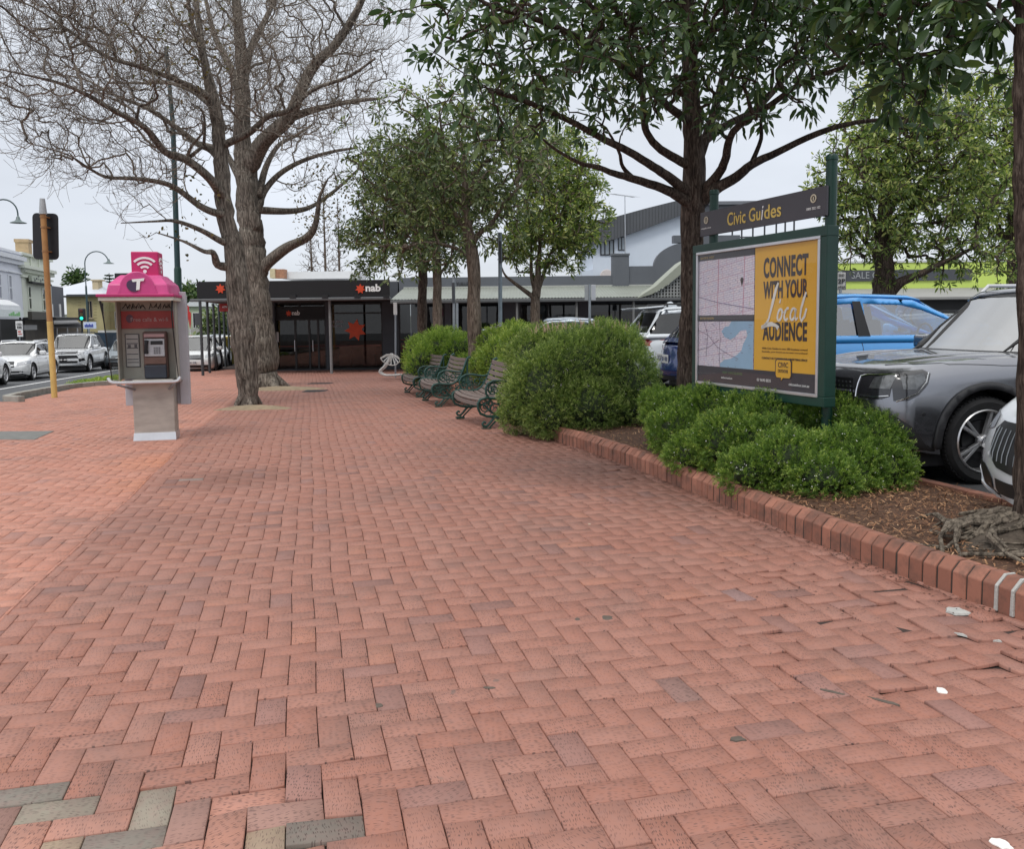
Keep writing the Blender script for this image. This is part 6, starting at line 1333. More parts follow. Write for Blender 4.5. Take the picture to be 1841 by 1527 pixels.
mb = MB(); slab(mb, 1070, 560, 1200, 600, YF + 1.2, .1); slab(mb, 945, 565, 975, 590, YF + 1.2, .1); mb.build('interior', mat('shop_stuff', (.10, .06, .03), .7, 0, .9, 2.5), sr, world=True)
# corrugated awning
ca = thing('shop_awning', 'long corrugated pale green awning on thin posts running right of the bank', 'awning', (at(1000, 600, YA).x, YA, gz(YA)))
xs0, xs1 = xb + .02, xe_; zA, zB = at(1000, 536, YA).z, at(1000, 515.5, YF).z; nn = int((xs1 - xs0) / .12); vs = []
for i in range(nn * 2 + 1):
    x = xs0 + (xs1 - xs0) * i / (nn * 2); h = .022 * (i % 2); vs += [(x, YA, zA + h), (x, YF, zB + h)]
mb = MB(); mb.add(vs, [(2 * i, 2 * i + 2, 2 * i + 3, 2 * i + 1) for i in range(nn * 2)]); mb.build('awning_sheet', corr, ca, world=True)
mb = MB(); mb.b2((xs0, YA - .07, zA - .14), (xs1, YA + .03, zA - .02)); mb.build('gutter', bpy.data.materials['gutter_grey'], ca, world=True, bevel=.02)
mb = MB(); mb.b2((xs0, YF - .04, zB - .03), (xs1, YF - .005, zB + .05)); mb.build('flashing', mat('flashing', (.42, .43, .41), .6), ca, world=True)
for x in (791, 930, 1037, 1139, 1230): c = at(x, 600, YA + .1); mb = MB(); mb.cyl((c.x, c.y, gz(c.y)), (c.x, c.y, zA - .05), .045, n=8); mb.build('post', bpy.data.materials['post_light'], ca, world=True, smooth=True)
Yc = YA - .08
up_ = [(1150, 533), (1180, 514), (1208, 488), (1228, 470), (1250, 458), (1275, 452), (1305, 452)]; lo_ = [(1143, 537.5), (1172, 529), (1202, 511), (1228, 490), (1250, 478), (1275, 471), (1305, 471)]
mb = MB(); P = [xz(x, y, Yc) for x, y in up_] + [xz(x, y, Yc) for x, y in lo_][::-1]; mb.prism(P, Yc, Yc + 1.5); mb.build('curved_hood', mat('hood_pale', (.34, .36, .30), .55, .2, .08, 2), ca, world=True)
mb = MB(); lx0, lx1 = 1150, 1305
def hoodz(x): return float(np.interp(x, [q[0] for q in lo_], [q[1] for q in lo_]))
x = 1155
while x < lx1: 
    if hoodz(x) < 533: a, b = at(x, hoodz(x), Yc + .1), at(x, 537, Yc + .1); mb.b2((a.x - .025, Yc + .1, b.z), (a.x + .025, Yc + .13, a.z))
    x += 5.7
y = 532
while y > 474:
    xs_ = [q for q in range(1143, 1306) if hoodz(q) < y]
    if xs_: a, b = at(xs_[0], y, Yc + .1), at(1305, y, Yc + .1); mb.b2((a.x, Yc + .13, a.z - .025), (b.x, Yc + .155, a.z + .025))
    y -= 5.7
mb.build('lattice', mat('lattice', (.30, .31, .31), .6), ca, world=True)
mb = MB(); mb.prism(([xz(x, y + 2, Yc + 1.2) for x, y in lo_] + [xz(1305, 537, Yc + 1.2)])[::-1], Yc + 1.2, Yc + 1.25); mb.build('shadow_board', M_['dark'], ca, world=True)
lettering_at('YUILLE', 831, 511, YF, 22, 7, M_['black'], sr, dy=-.03, off=.01)

# white two-storey building behind
YB = 47; wb = thing('white_building', 'white upper storey with a slanting dark roof band behind the shop row', 'building', (at(1180, 600, YB).x, YB, -.6))
wwall = mat('white_wall', (.60, .66, .74), .7, 0, .04, 1.5)
mb = MB(); P = [(1066, 560), (1066, 436), (1103, 429), (1162, 408), (1226, 384), (1262, 384), (1262, 560)]; mb.prism([xz(x, y, YB) for x, y in P][::-1], YB, YB + 9); P = [(1040, 560), (1040, 491), (1066, 484), (1066, 560)]; mb.prism([xz(x, y, YB) for x, y in P][::-1], YB + .1, YB + 5); mb.build('wall', wwall, wb, world=True)
mb = MB(); P = [(1060, 441), (1064, 397), (1105, 390), (1159, 375), (1219, 360), (1262, 360), (1262, 386), (1226, 386), (1162, 410), (1103, 430.5)]; mb.prism([xz(x, y, YB - .35) for x, y in P][::-1], YB - .35, YB + 9); rf_ = mb.build('roof_band', mat('roof_band', (.10, .105, .115), .5, .3, .06, 1), wb, world=True)
mb = MB()
for i in range(34): x = 1064 + i * 5.7; yt = float(np.interp(x, [1064, 1105, 1159, 1219, 1262], [397, 390, 375, 360, 360])); yb_ = float(np.interp(x, [1060, 1103, 1162, 1226, 1262], [441, 430.5, 410, 386, 386])); a, b = at(x, yt, YB - .36), at(x, yb_, YB - .36); mb.b2((a.x, YB - .375, b.z), (a.x + .03, YB - .352, a.z))
mb.build('roof_seams', mat('roof_seam', (.07, .075, .08), .5, .3), rf_, world=True)
mb = MB(); slab(mb, 1262, 361, 1430, 367, YB - .4, 6); slab(mb, 1262, 367, 1430, 384, YB - .1, 5.5); slab(mb, 1335, 366, 1339, 384, YB - .3, .2); mb.build('veranda_roof', mat('veranda_grey', (.17, .18, .20), .6, .2, .06), wb, world=True)
mb = MB(); slab(mb, 1268, 384, 1325, 397, YB + 3, .2); slab(mb, 1262, 384, 1268, 470, YB + .1, 5); mb.build('upper_wall', M_['charcoal'], wb, world=True)
mb = MB()
for x in (1317, 1334, 1354, 1375, 1396, 1412, 1428): slab(mb, x - 1, 384, x + 1, 470, YB, .12)
slab(mb, 1268, 425, 1430, 427, YB + .02, .08)
for i in range(56): slab(mb, 1270 + i * 2.8, 427, 1270.8 + i * 2.8, 446, YB + .04, .03)
slab(mb, 1268, 446, 1430, 452, YB + .0, 4); mb.build('balcony_rail', M_['charcoal'], wb, world=True)
def win(x0, y0, x1, y1, Y, par, mull=1, fm=None, gl=None, dep=.06, sill=False):
    fm = fm or M_['black']; gl = gl or glsW; mb = MB(); a, d = xz(x0, y0, Y); b, c = xz(x1, y1, Y); w_ = min(.06, (b - a) * .1)
    for q in ((a, c, b, c + w_), (a, d - w_, b, d), (a, c + w_, a + w_, d - w_), (b - w_, c + w_, b, d - w_)): mb.b2((q[0], Y - dep, q[1]), (q[2], Y + .02, q[3]))
    for i in range(1, mull + 1): xx = a + (b - a) * i / (mull + 1); mb.b2((xx - w_ / 2, Y - dep + .004, c + w_), (xx + w_ / 2, Y + .019, d - w_))
    f_ = mb.build('window', fm, par, world=True); mb = MB(); mb.b2((a + w_ * .6, Y - dep * .5, c + w_ * .6), (b - w_ * .6, Y - dep * .5 + .02, d - w_ * .6)); mb.build('pane', gl, f_, world=True)
    if sill: mb = MB(); mb.b2((a - .1, Y - .15, c - .1), (b + .1, Y - .005, c - .01)); mb.build('sill', fm if sill is True else sill, f_, world=True)
    return f_
glsW = mat('window_glass', (.10, .12, .14), .05, 0, .1, 1, spec=.8); glsD = mat('window_dark', (.03, .033, .038), .06, 0, .2, 1, spec=.8)
win(1079, 431, 1104, 459, YB, wb, 2, gl=mat('window_pale', (.30, .34, .38), .1, 0, .05)); win(1111, 426, 1124, 450, YB, wb, 1, gl=bpy.data.materials['window_pale'])
mb = MB(); c = at(1091, 497, YB - .3); mb.lathe([(0, -.02), (.36, -.03), (.38, 0), (.36, .04)], c, 20, 'y'); o = mb.build('satellite_dish', mat('dish', (.62, .56, .54), .6), wb, world=True)
c0_ = at(1124.5, 456, YB - .8); mb = MB(); tpn = at(1123.5, 352, YB - .8); mb.cyl(c0_ + Vector((0, 0, -1.5)), tpn, .035, .022, 8)
for dz, l, a in ((-.02, .62, .5), (-.02, .5, 2.2)): mb.cyl(tpn + Vector((-l * 1.2, 0, .10 - dz)), tpn + Vector((l * .9, .3, -.06 - dz)), .012, n=5)
for k in range(8): q = tpn + Vector((-.7 + k * .17, .02 * k, .1 - .02 * k)); mb.cyl(q + Vector((-.35, -.3, -.03)), q + Vector((.4, .3, .03)), .006, n=4)
o = mb.build('television_antenna', mat('antenna', (.45, .47, .5), .4, .6)); tag(o, 'television antenna on a tall white mast in front of the white upper storey', 'antenna')
# lime green building
YG = 46; lg = thing('green_building', 'lime green shopfront with a dark sign band and grey awning behind the car park trees', 'building', (at(1680, 600, YG).x, YG, -.3))
mb = MB(); slab(mb, 1486, 469, 2300, 517, YG, 6); mb.build('wall', mat('lime_render', (.52, .66, .14), .6, 0, .04, 1.), lg, world=True)
mb = MB(); slab(mb, 1486, 517.5, 2300, 521, YG - 2.5, 2.5); A1 = [(1486, 535), (1486, 519), (2300, 519), (2300, 535)]; a, b = at(1486, 533, YG - 3).x, at(2300, 533, YG - 3).x; zq0, zq1 = at(1680, 534, YG - 3).z, at(1680, 518, YG - .1).z
mb = MB(); mb.add([(a, YG - 3, zq0), (b, YG - 3, zq0), (b, YG - .02, zq1), (a, YG - .02, zq1), (a, YG - 3, zq0 - .12), (b, YG - 3, zq0 - .12), (b, YG - .02, zq0 - .12), (a, YG - .02, zq0 - .12)], [(0, 1, 2, 3), (0, 4, 5, 1), (4, 7, 6, 5), (1, 5, 6, 2), (0, 3, 7, 4)]); mb.build('awning', mat('awning_grey', (.27, .27, .26), .7, 0, .08, 1), lg, world=True)
mb = MB(); slab(mb, 1486, 535, 2300, 600, YG, .3); mb.build('shopfront', mat('shopfront_dark', (.02, .022, .025), .3, 0, .5, .8), lg, world=True)
mb = MB(); slab(mb, 1490, 485, 1748, 505, YG - .08, .07); sgn = mb.build('sign_band', M_['charcoal'], lg, world=True)
lettering_at('SALE ON', 1560, 495, YG, 60, 12, mat('dim_letter', (.30, .32, .33), .6), sgn, dy=-.1); lettering_at('VALLEY', 1784, 487, YG, 32, 7, mat('dim_letter2', (.16, .22, .14), .6), lg, dy=-.02)
mb = MB(); slab(mb, 1500, 465.5, 2300, 469, YG - .05, .3); mb.build('parapet_cap', mat('cap_white', (.55, .57, .58), .6), lg, world=True)

# ================================================================= HIGH STREET ON THE LEFT
fang = math.atan2(1, -.257) ; fd = Vector((-.257, 1, 0)).normalized(); fn = Vector((fd.y, -fd.x, 0))   # fn points to the road
def fp3(px_, py_, off=0.):
    """point of the far street front seen at a pixel; off metres in front of it"""
    d = ray(px_, py_); q0 = Vector((-40, 66, 0)) + fn * off; den = d[0] * fn.x + 1 * fn.y; Y = (q0.x * fn.x + q0.y * fn.y) / den; return Vector((d[0] * Y, Y, EYE + d[2] * Y))
def fbox(mb, x0, y0, x1, y1, off, th, ref=None, mi=0):
    """box on the facade between pixel corners (top left, bottom right), its front `off` metres out, `th` thick"""
    a = fp3(x0, y0, off); b = fp3(x1, y1, off); s0 = (a - Vector((-40, 66, 0))).dot(fd); s1 = (b - Vector((-40, 66, 0))).dot(fd)
    zt = a.z; zb = b.z; o_ = Vector((-40, 66, 0)); P = []
    for (s, o2) in ((s0, off), (s1, off), (s1, off - th), (s0, off - th)): P.append(o_ + fd * s + fn * o2)
    mb.add([(p.x, p.y, zb) for p in P] + [(p.x, p.y, zt) for p in P], [(0, 1, 2, 3), (4, 5, 6, 7), (0, 4, 5, 1), (1, 5, 6, 2), (2, 6, 7, 3), (3, 7, 4, 0)], mi)
def fbz(mb, x0, x1, z0, z1, off, th):
    a = fp3(x0, 560, 0); b = fp3(x1, 560, 0); o_ = Vector((-40, 66, 0)); s0 = (a - o_).dot(fd); s1 = (b - o_).dot(fd); P = [o_ + fd * s + fn * o2 for (s, o2) in ((s0, off), (s1, off), (s1, off - th), (s0, off - th))]
    mb.add([(p.x, p.y, z0) for p in P] + [(p.x, p.y, z1) for p in P], [(0, 1, 2, 3), (4, 5, 6, 7), (0, 4, 5, 1), (1, 5, 6, 2), (2, 6, 7, 3), (3, 7, 4, 0)])
def fwin(par, x0, y0, x1, y1, fm, gl=None):
    mb = MB(); a, b = fp3(x0, y0), fp3(x1, y1); w_ = .1; fbz(mb, x0, x1, b.z, b.z + w_, .08, .1); fbz(mb, x0, x1, a.z - w_, a.z, .08, .1); zm = (a.z + b.z) / 2
    dx = (x1 - x0) * .16; fbz(mb, x0, x0 + dx, b.z + w_, a.z - w_, .08, .1); fbz(mb, x1 - dx, x1, b.z + w_, a.z - w_, .08, .1); fbz(mb, x0 + dx, x1 - dx, zm - .05, zm + .05, .07, .06); f_ = mb.build('window', fm, par, world=True)
    mb = MB(); fbz(mb, x0 + dx * .5, x1 - dx * .5, b.z + .05, a.z - .05, .03, .02); mb.build('pane', gl or glsD, f_, world=True); return f_
wA = mat('street_white', (.66, .68, .74), .8, 0, .05, .8); wB = mat('street_cream', (.62, .65, .56), .8, 0, .05, .8); GZ = -.75
zA_ = fp3(45, 457).z
bA = thing('shop_house', 'white two-storey Victorian shop with tall windows at the left edge', 'building', (fp3(20, 600).x, fp3(20, 600).y, GZ))
mb = MB(); fbz(mb, -70, 41.8, GZ, zA_ - .02, 0, 9); mb.build('wall', wA, bA, world=True)
mb = MB(); z1 = fp3(0, 462).z; fbz(mb, -70, 43.5, z1 - .0, z1 + .35, .45, .5); fbz(mb, -70, 43.0, z1 - .35, z1 - .002, .25, .3); fbz(mb, -70, 42.6, zA_ - .2, zA_, .2, .5); fbz(mb, -70, 41.5, z1 - 1.1, z1 - .95, .12, .15)
for x in (-12, 2.5, 20.5): fbz(mb, x - 4, x + 4, fp3(2, 487).z, fp3(2, 487).z + .12, .16, .2)
mb.build('cornice', mat('cornice_white', (.72, .74, .78), .8), bA, world=True)
for (x0, x1, y0, y1) in ((-18, -11, 480, 535), (-2.5, 4.8, 491, 538), (17, 23.8, 494, 541)): fwin(bA, x0, y0, x1, y1, bpy.data.materials['cornice_white'], mat('blind', (.30, .31, .36), .5))
def verandaA():
    mb = MB(); z = fp3(38, 571, 3.2).z; a, b = fp3(-70, 560, 3.2), fp3(39.5, 560, 3.2); o_ = Vector((-40, 66, 0)); s0, s1 = (a - o_).dot(fd), (b - o_).dot(fd); N_ = 26; zt = fp3(38, 548, 3.0).z; zw = fp3(30, 543, 0).z
    vs = []; rows_ = [(0.02, zw), (1.4, zw - .05), (2.5, zt + .25), (3.1, zt - .1), (3.2, zt - .45)]
    for i in range(N_ * 2 + 1):
        s = s0 + (s1 - s0) * i / (N_ * 2)
        for o2, zz_ in rows_: p = o_ + fd * s + fn * o2; vs.append((p.x, p.y, zz_ + (.05 if i % 2 else -.03)))
    k = len(rows_); mb.add(vs, [(i * k + j, i * k + j + 1, (i + 1) * k + j + 1, (i + 1) * k + j) for i in range(N_ * 2) for j in range(k - 1)]); mb.build('veranda_roof', mat('veranda_white', (.58, .60, .62), .6, 0, .1, 1), bA, world=True)
    mb = MB()
    def bx(sa, sb, oa, ob, za, zb2_): P = [o_ + fd * s + fn * o2 for s, o2 in ((sa, oa), (sb, oa), (sb, ob), (sa, ob))]; mb.add([(p.x, p.y, za) for p in P] + [(p.x, p.y, zb2_) for p in P], [(0, 1, 2, 3), (4, 5, 6, 7), (0, 4, 5, 1), (1, 5, 6, 2), (2, 6, 7, 3), (3, 7, 4, 0)])
    bx(s0, s1, 3.3, 3.22, z, zt - .42); bx(s1 - .1, s1, 3.21, .05, z, zt - .42); bd = mb.build('awning_board', mat('board_white', (.66, .70, .70), .6), bA, world=True)
    mb = MB(); zc_ = (z + zt - .42) / 2
    for (u0, u1, zh) in ((s1 - 11, s1 - 8.6, .30), (s1 - 8.3, s1 - 5.6, .30), (s1 - 3.4, s1 - .8, .16)):
        n_ = 6; w_ = (u1 - u0) / n_
        for i in range(n_): bx(u0 + i * w_, u0 + i * w_ + w_ * .7, 3.33, 3.301, zc_ - zh, zc_ - zh * .2 + zh * (.5 * (i % 3)))
    mb.build('lettering', mat('board_green', (.22, .50, .20), .6), bd, world=True)
    mb = MB(); fbz(mb, -70, 41.7, GZ, z - .05, .06, .04); mb.build('shopfront', M_['dark'], bA, world=True)
    mb = MB()
    for s in (s1 - .3, s1 - 5, s1 - 10): bx(s - .06, s + .06, 3.2, 3.08, GZ, z)
    mb.build('post', M_['black'], bA, world=True)
verandaA()
mb = MB(); c = fp3(43, 452, -1.8); mb.box((c.x, c.y, c.z - .3), (1.15, 1.1, 2.6), fang); mb.box((c.x, c.y, c.z + .95), (1.3, 1.25, .3), fang); o = mb.build('chimney', mat('chimney_tan', (.42, .31, .19), .85, 0, .2, 3), bA, world=True)
bB = thing('shop_house', 'cream two-storey Victorian shop with a dentilled cornice and dark hanging boards beside the white one', 'building', (fp3(70, 600).x, fp3(70, 600).y, GZ))
zB_ = fp3(82, 467).z; mb = MB(); fbz(mb, 42.2, 94.5, GZ, zB_, 0, 9); mb.build('wall', wB, bB, world=True)
mb = MB(); z1 = fp3(60, 486.5).z; fbz(mb, 37.5, 96, z1, z1 + .28, .5, .5); fbz(mb, 40, 95.5, z1 - .75, z1 - .6, .2, .2); fbz(mb, 40, 95.5, zB_ - .12, zB_ + .1, .25, .4)
for i in range(26): x = 42.5 + i * 2.05; fbz(mb, x, x + .95, z1 - .32, z1 - .003, .35, .35)
for x in (45, 58.5, 73, 88): fbz(mb, x, x + 1.6, z1 + .28, zB_ - .13, .12, .12)
mb.build('cornice', mat('cornice_cream', (.66, .69, .60), .8), bB, world=True)
for (x0, x1, y0, y1) in ((51.3, 57.2, 514, 557), (76.5, 82, 518.5, 559)): fwin(bB, x0, y0, x1, y1, bpy.data.materials['cornice_cream'])
mb = MB(); zs = fp3(50, 494, .4).z; zs2 = fp3(50, 505, .4).z; fbz(mb, 49.5, 84, zs2, zs, .5, .25); sb_ = mb.build('sign_board', mat('wood_sign', (.42, .46, .38), .7), bB, world=True); mb = MB(); fbz(mb, 48.5, 84.5, zs2 - .16, zs2 - .004, .55, .3); mb.build('ledge', M_['dark'], bB, world=True)
mb = MB()
for i in range(8): x = 53 + i * 3.6; fbz(mb, x, x + .7, zs2 + .2, zs - .2, .53, .02); fbz(mb, x + .75, x + 2.2, (zs + zs2) / 2 + .2 * ((i % 3) - 1), (zs + zs2) / 2 + .12 + .2 * ((i % 3) - 1), .53, .02)
mb.build('lettering', M_['charcoal'], sb_, world=True)
mb = MB(); fbox(mb, 57, 560, 90, 575, 2.2, .3); mb.build('hanging_board', mat('board_brown', (.05, .045, .035), .6), bB, world=True)
mb = MB(); fbz(mb, 40, 92, fp3(60, 576, 0).z, fp3(60, 571, 0).z, 2.6, 2.6); mb.build('awning', M_['dark'], bB, world=True); mb = MB(); fbz(mb, 42.3, 94, GZ, fp3(60, 577).z, .05, .05); mb.build('shopfront', mat('shopfront_brown', (.06, .045, .035), .5, 0, .6, .7), bB, world=True)
mb = MB(); fbox(mb, 44, 584.5, 67, 593, 1.6, .1); mb.build('shop_sign', mat('sign_grey', (.26, .26, .26), .6), bB, world=True)
bC = thing('dark_shop', 'plain charcoal two-storey shop between the cream shop and the stone house', 'building', (fp3(110, 600).x, fp3(110, 600).y, GZ))
mb = MB(); fbz(mb, 95.2, 123.5, GZ, fp3(96, 513).z, -.4, 9); mb.build('wall', mat('charcoal_shop', (.09, .095, .115), .7, 0, .08, .8), bC, world=True)
for x in (101.5, 115.5): mb = MB(); a = fp3(x, 547); b = fp3(x, 575); fbz(mb, x - 1.4, x + 1.2, b.z, a.z, -.33, .07); mb.build('window', M_['white'], bC, world=True)
# verandaed cottage front and stone house
YH = 92; sh_ = thing('stone_house', 'yellow sandstone house with a pale hipped iron roof and cream chimney', 'house', (at(170, 600, YH).x, YH, -.9)); stone = mat('sandstone', (.46, .41, .22), .85, 0, .16, .9, .2, 8)
mb = MB(); slab(mb, 121, 530, 186, 622, YH, 10); slab(mb, 186, 533, 225, 622, YH + 1.5, 8); mb.build('wall', stone, sh_, world=True)
a, b = at(119, 530, YH), at(189, 532, YH); ap = at(124, 501, YH); mb = MB(); zE = a.z - .1; rdg = [(at(124, 501, YH).x, YH + 5, ap.z + .1), (at(140, 503, YH).x, YH + 5, ap.z + .1)]
x3 = at(92, 512, YH).x
mb.add([(x3 - 2, YH - .5, zE), (b.x, YH - .5, zE), (b.x, YH + 11, zE), (x3 - 2, YH + 11, zE), rdg[0], rdg[1]], [(0, 1, 5, 4), (1, 2, 5), (2, 3, 4, 5), (3, 0, 4), (0, 3, 2, 1)]); mb.build('roof', mat('iron_roof', (.55, .58, .64), .5, .2, .05, .6), sh_, world=True)
mb = MB(); slab(mb, 119, 529, 188, 532.5, YH - .6, .3); mb.build('gutter', M_['charcoal'], sh_, world=True)
mb = MB(); slab(mb, 166, 505, 176.5, 524, YH + 1.5, 1); slab(mb, 163, 502.5, 179.5, 505, YH + 1.4, 1.2); mb.build('chimney', mat('chimney_pale', (.52, .43, .28), .8), sh_, world=True)
win(155.5, 541, 167.5, 572, YH, sh_, 1, fm=mat('frame_tan', (.40, .34, .24), .7), gl=glsD, sill=bpy.data.materials['frame_tan']); win(183, 545, 187.5, 572, YH, sh_, 0, fm=bpy.data.materials['frame_tan'], gl=glsD); win(206, 560, 218, 590, YH + 1.5, sh_, 1, fm=M_['white'], gl=glsD)
mb = MB()
for i in range(9): slab(mb, 140, 538 + i * 5.2, 146, 539.2 + i * 5.2, YH - .02, .03); slab(mb, 169, 540 + i * 5.2, 174, 541.2 + i * 5.2, YH - .02, .03)
mb.build('quoins', mat('quoin', (.33, .29, .15), .85), sh_, world=True)
mb = MB(); slab(mb, 176, 594, 215, 598, YH - 8, .3); mb.build('awning', M_['white'], sh_, world=True)
mb = MB(); slab(mb, 170, 598, 225, 625, YH - 6, .2); mb.build('shopfront', mat('shop_blue', (.04, .07, .11), .5, 0, .4, 1), sh_, world=True)
YV = 84; vb = thing('veranda', 'grey iron-roofed street veranda on white posts below the charcoal shop', 'veranda', (at(120, 600, YV).x, YV, -.9))
mb = MB(); a, b = at(97, 583, YV - 2), at(146, 583, YV - 2); c, d = at(97, 569, YV), at(133, 571, YV); mb.add([a, b, d, c, a - Vector((0, 0, .25)), b - Vector((0, 0, .25)), d - Vector((0, 0, .25)), c - Vector((0, 0, .25))], [(0, 1, 2, 3), (0, 4, 5, 1), (4, 7, 6, 5), (1, 5, 6, 2), (0, 3, 7, 4)]); mb.build('roof', mat('veranda_iron', (.30, .30, .31), .6, .1), vb, world=True)
mb = MB(); slab(mb, 97, 584.5, 146, 600, YV + .5, .2); mb.build('wall', mat('veranda_wall', (.38, .32, .26), .8), vb, world=True)
mb = MB()
for x in (102, 121, 139): slab(mb, x - .8, 584, x + .8, 620, YV - 1.9, .12)
slab(mb, 97, 588, 146, 589.5, YV - 1.9, .1); mb.build('post', M_['white'], vb, world=True)
c = at(161, 600, 60); ss = thing('shop_sign', 'pale blue and white sign panel below the green traffic light', 'sign', (c.x, 60, -.7)); mb = MB(); slab(mb, 150, 579, 172, 591, 60, .1); q_ = mb.build('sign_plate', mat('sign_paleblue', (.55, .62, .78), .6), ss, world=True); mb = MB(); slab(mb, 159.5, 591, 161.5, 640, 60, .1); mb.build('pole', M_['galv'], ss, world=True)
mb = MB()
for i in range(6): slab(mb, 152 + i * 2.6, 584 - (i % 2) * 1.5, 153.6 + i * 2.6, 588, 59.95, .04)
mb.build('lettering', mat('sign_blue', (.05, .08, .40), .6), q_, world=True)
c = at(34, 600, 44); bs_ = thing('bicycle_sign', 'small white bicycle sign over a red and white plate on a post across the road', 'sign', (c.x, 44, -.7)); mb = MB(); mb.cyl((c.x, 44.05, -.7), (c.x, 44.05, at(34, 577, 44).z), .03, n=8); mb.build('pole', M_['galv'], bs_, world=True)
mb = MB(); slab(mb, 28, 577.5, 40.5, 592.5, 44, .02); q_ = mb.build('sign_plate', M_['white'], bs_, world=True, bevel=.01); mb = MB(); slab(mb, 31, 593, 41, 605.5, 43.98, .02); q2 = mb.build('sign_plate', M_['white'], bs_, world=True)
mb = MB()
for x in (31.8, 36.6): c = at(x, 583.5, 43.97); mb.lathe([(.045, -.004), (.062, -.004), (.062, .004), (.045, .004)], c, 12, 'y')
mb.tube([at(31.8, 583.5, 43.96), at(33.5, 581, 43.96), at(36, 581, 43.96), at(36.6, 583.5, 43.96)], .008, 4)
for i in range(3): slab(mb, 30.5 + i * 3, 587, 32.4 + i * 3, 590.5, 43.97, .01)
mb.build('bicycle_symbol', M_['black'], q_, world=True)
mb = MB(); slab(mb, 32, 595, 37, 597.5, 43.96, .01); slab(mb, 32.5, 600, 39.5, 601.5, 43.96, .01); mb.build('print', mat('sign_print', (.55, .10, .08), .6), q2, world=True)
# beyond, between booth and bank
YD = 100; gh = thing('green_house', 'pale roofed green-walled shop seen between the phone booth and the bank veranda', 'building', (at(352, 600, YD).x, YD, -1)); mb = MB(); slab(mb, 334, 549, 372, 615, YD, 6); mb.build('wall', mat('green_wall', (.36, .42, .30), .8), gh, world=True)
mb = MB(); P = [(330, 551), (345, 539), (366, 540), (372, 551)]; mb.prism([xz(x, y, YD - .3) for x, y in P][::-1], YD - .3, YD + 6); mb.build('roof', mat('roof_pale', (.60, .63, .65), .6), gh, world=True); win(346, 562, 362, 590, YD, gh, 2, fm=M_['white'], gl=glsD)
mb = MB(); slab(mb, 338, 592, 372, 598, YD - 6, 2); mb.build('awning', mat('awning_dull', (.35, .34, .32), .7), gh, world=True)
for i, (x, y0, lab) in enumerate(((337.5, 549, 'red feather flag just right of the phone booth, nearer the booth'), (341, 560, 'red feather flag just right of the phone booth, partly below the other'))):
    Y = 52 + i; c = at(x + 1, 600, Y); t = thing('feather_flag', lab, 'flag', (c.x, Y, -.7), 0, 'red flags by the road'); mb = MB(); mb.cyl((c.x, Y, -.7), (c.x, Y, at(x, y0, Y).z), .025, .012, 6); mb.build('pole', M_['white'], t, world=True)
    mb = MB(); P = [(x - 2, y0 + 1), (x + .8, y0), (x + 2.6, y0 + 4), (x + 2.6, y0 + 22), (x + 1, y0 + 32), (x - .5, y0 + 22)]; mb.prism([xz(a, b, Y) for a, b in P][::-1], Y - .03, Y - .01); mb.build('cloth', mat('flag_red', (.45, .03, .025), .7, 0, .15, 3), t, world=True)
# hills at the end of the street
def hill(name, pts, Y, m):
    mb = MB(); top = [at(x, y, Y) for x, y in pts]; vs = []
    for p in top: vs += [(p.x, Y, p.z), (p.x, Y - 90, -1.2), (p.x, Y + 120, -1.2)]
    mb.add(vs, [(3 * i, 3 * i + 1, 3 * i + 4, 3 * i + 3) for i in range(len(pts) - 1)] + [(3 * i, 3 * i + 3, 3 * i + 5, 3 * i + 2) for i in range(len(pts) - 1)]); o = mb.build(name, m, smooth=True); tag(o, kind='structure')
hill('hills', [(-300, 580), (0, 570), (200, 562), (330, 540), (420, 556), (520, 566), (900, 570), (1400, 566), (2200, 560)], 420, mat('hill_green', (.075, .085, .065), .95, 0, .5, .06))
c = at(213, 600, 27); t = thing('traffic_signal', 'black backed traffic signal half hidden behind the left shoulder of the phone booth', 'traffic signal', (at(231, 600, 27).x, 27, gz(27)))
mb = MB(); mb.cyl((at(231, 600, 27).x, 27, gz(27)), (at(231, 500, 27).x, 27, at(231, 495, 27).z), .05, n=10); mb.build('pole', bpy.data.materials['pole_yellow'], t, world=True); mb = MB(); slab(mb, 206.5, 491, 243, 545, 26.9, .04); mb.build('backboard', bpy.data.materials['backboard'], t, world=True, bevel=.02)
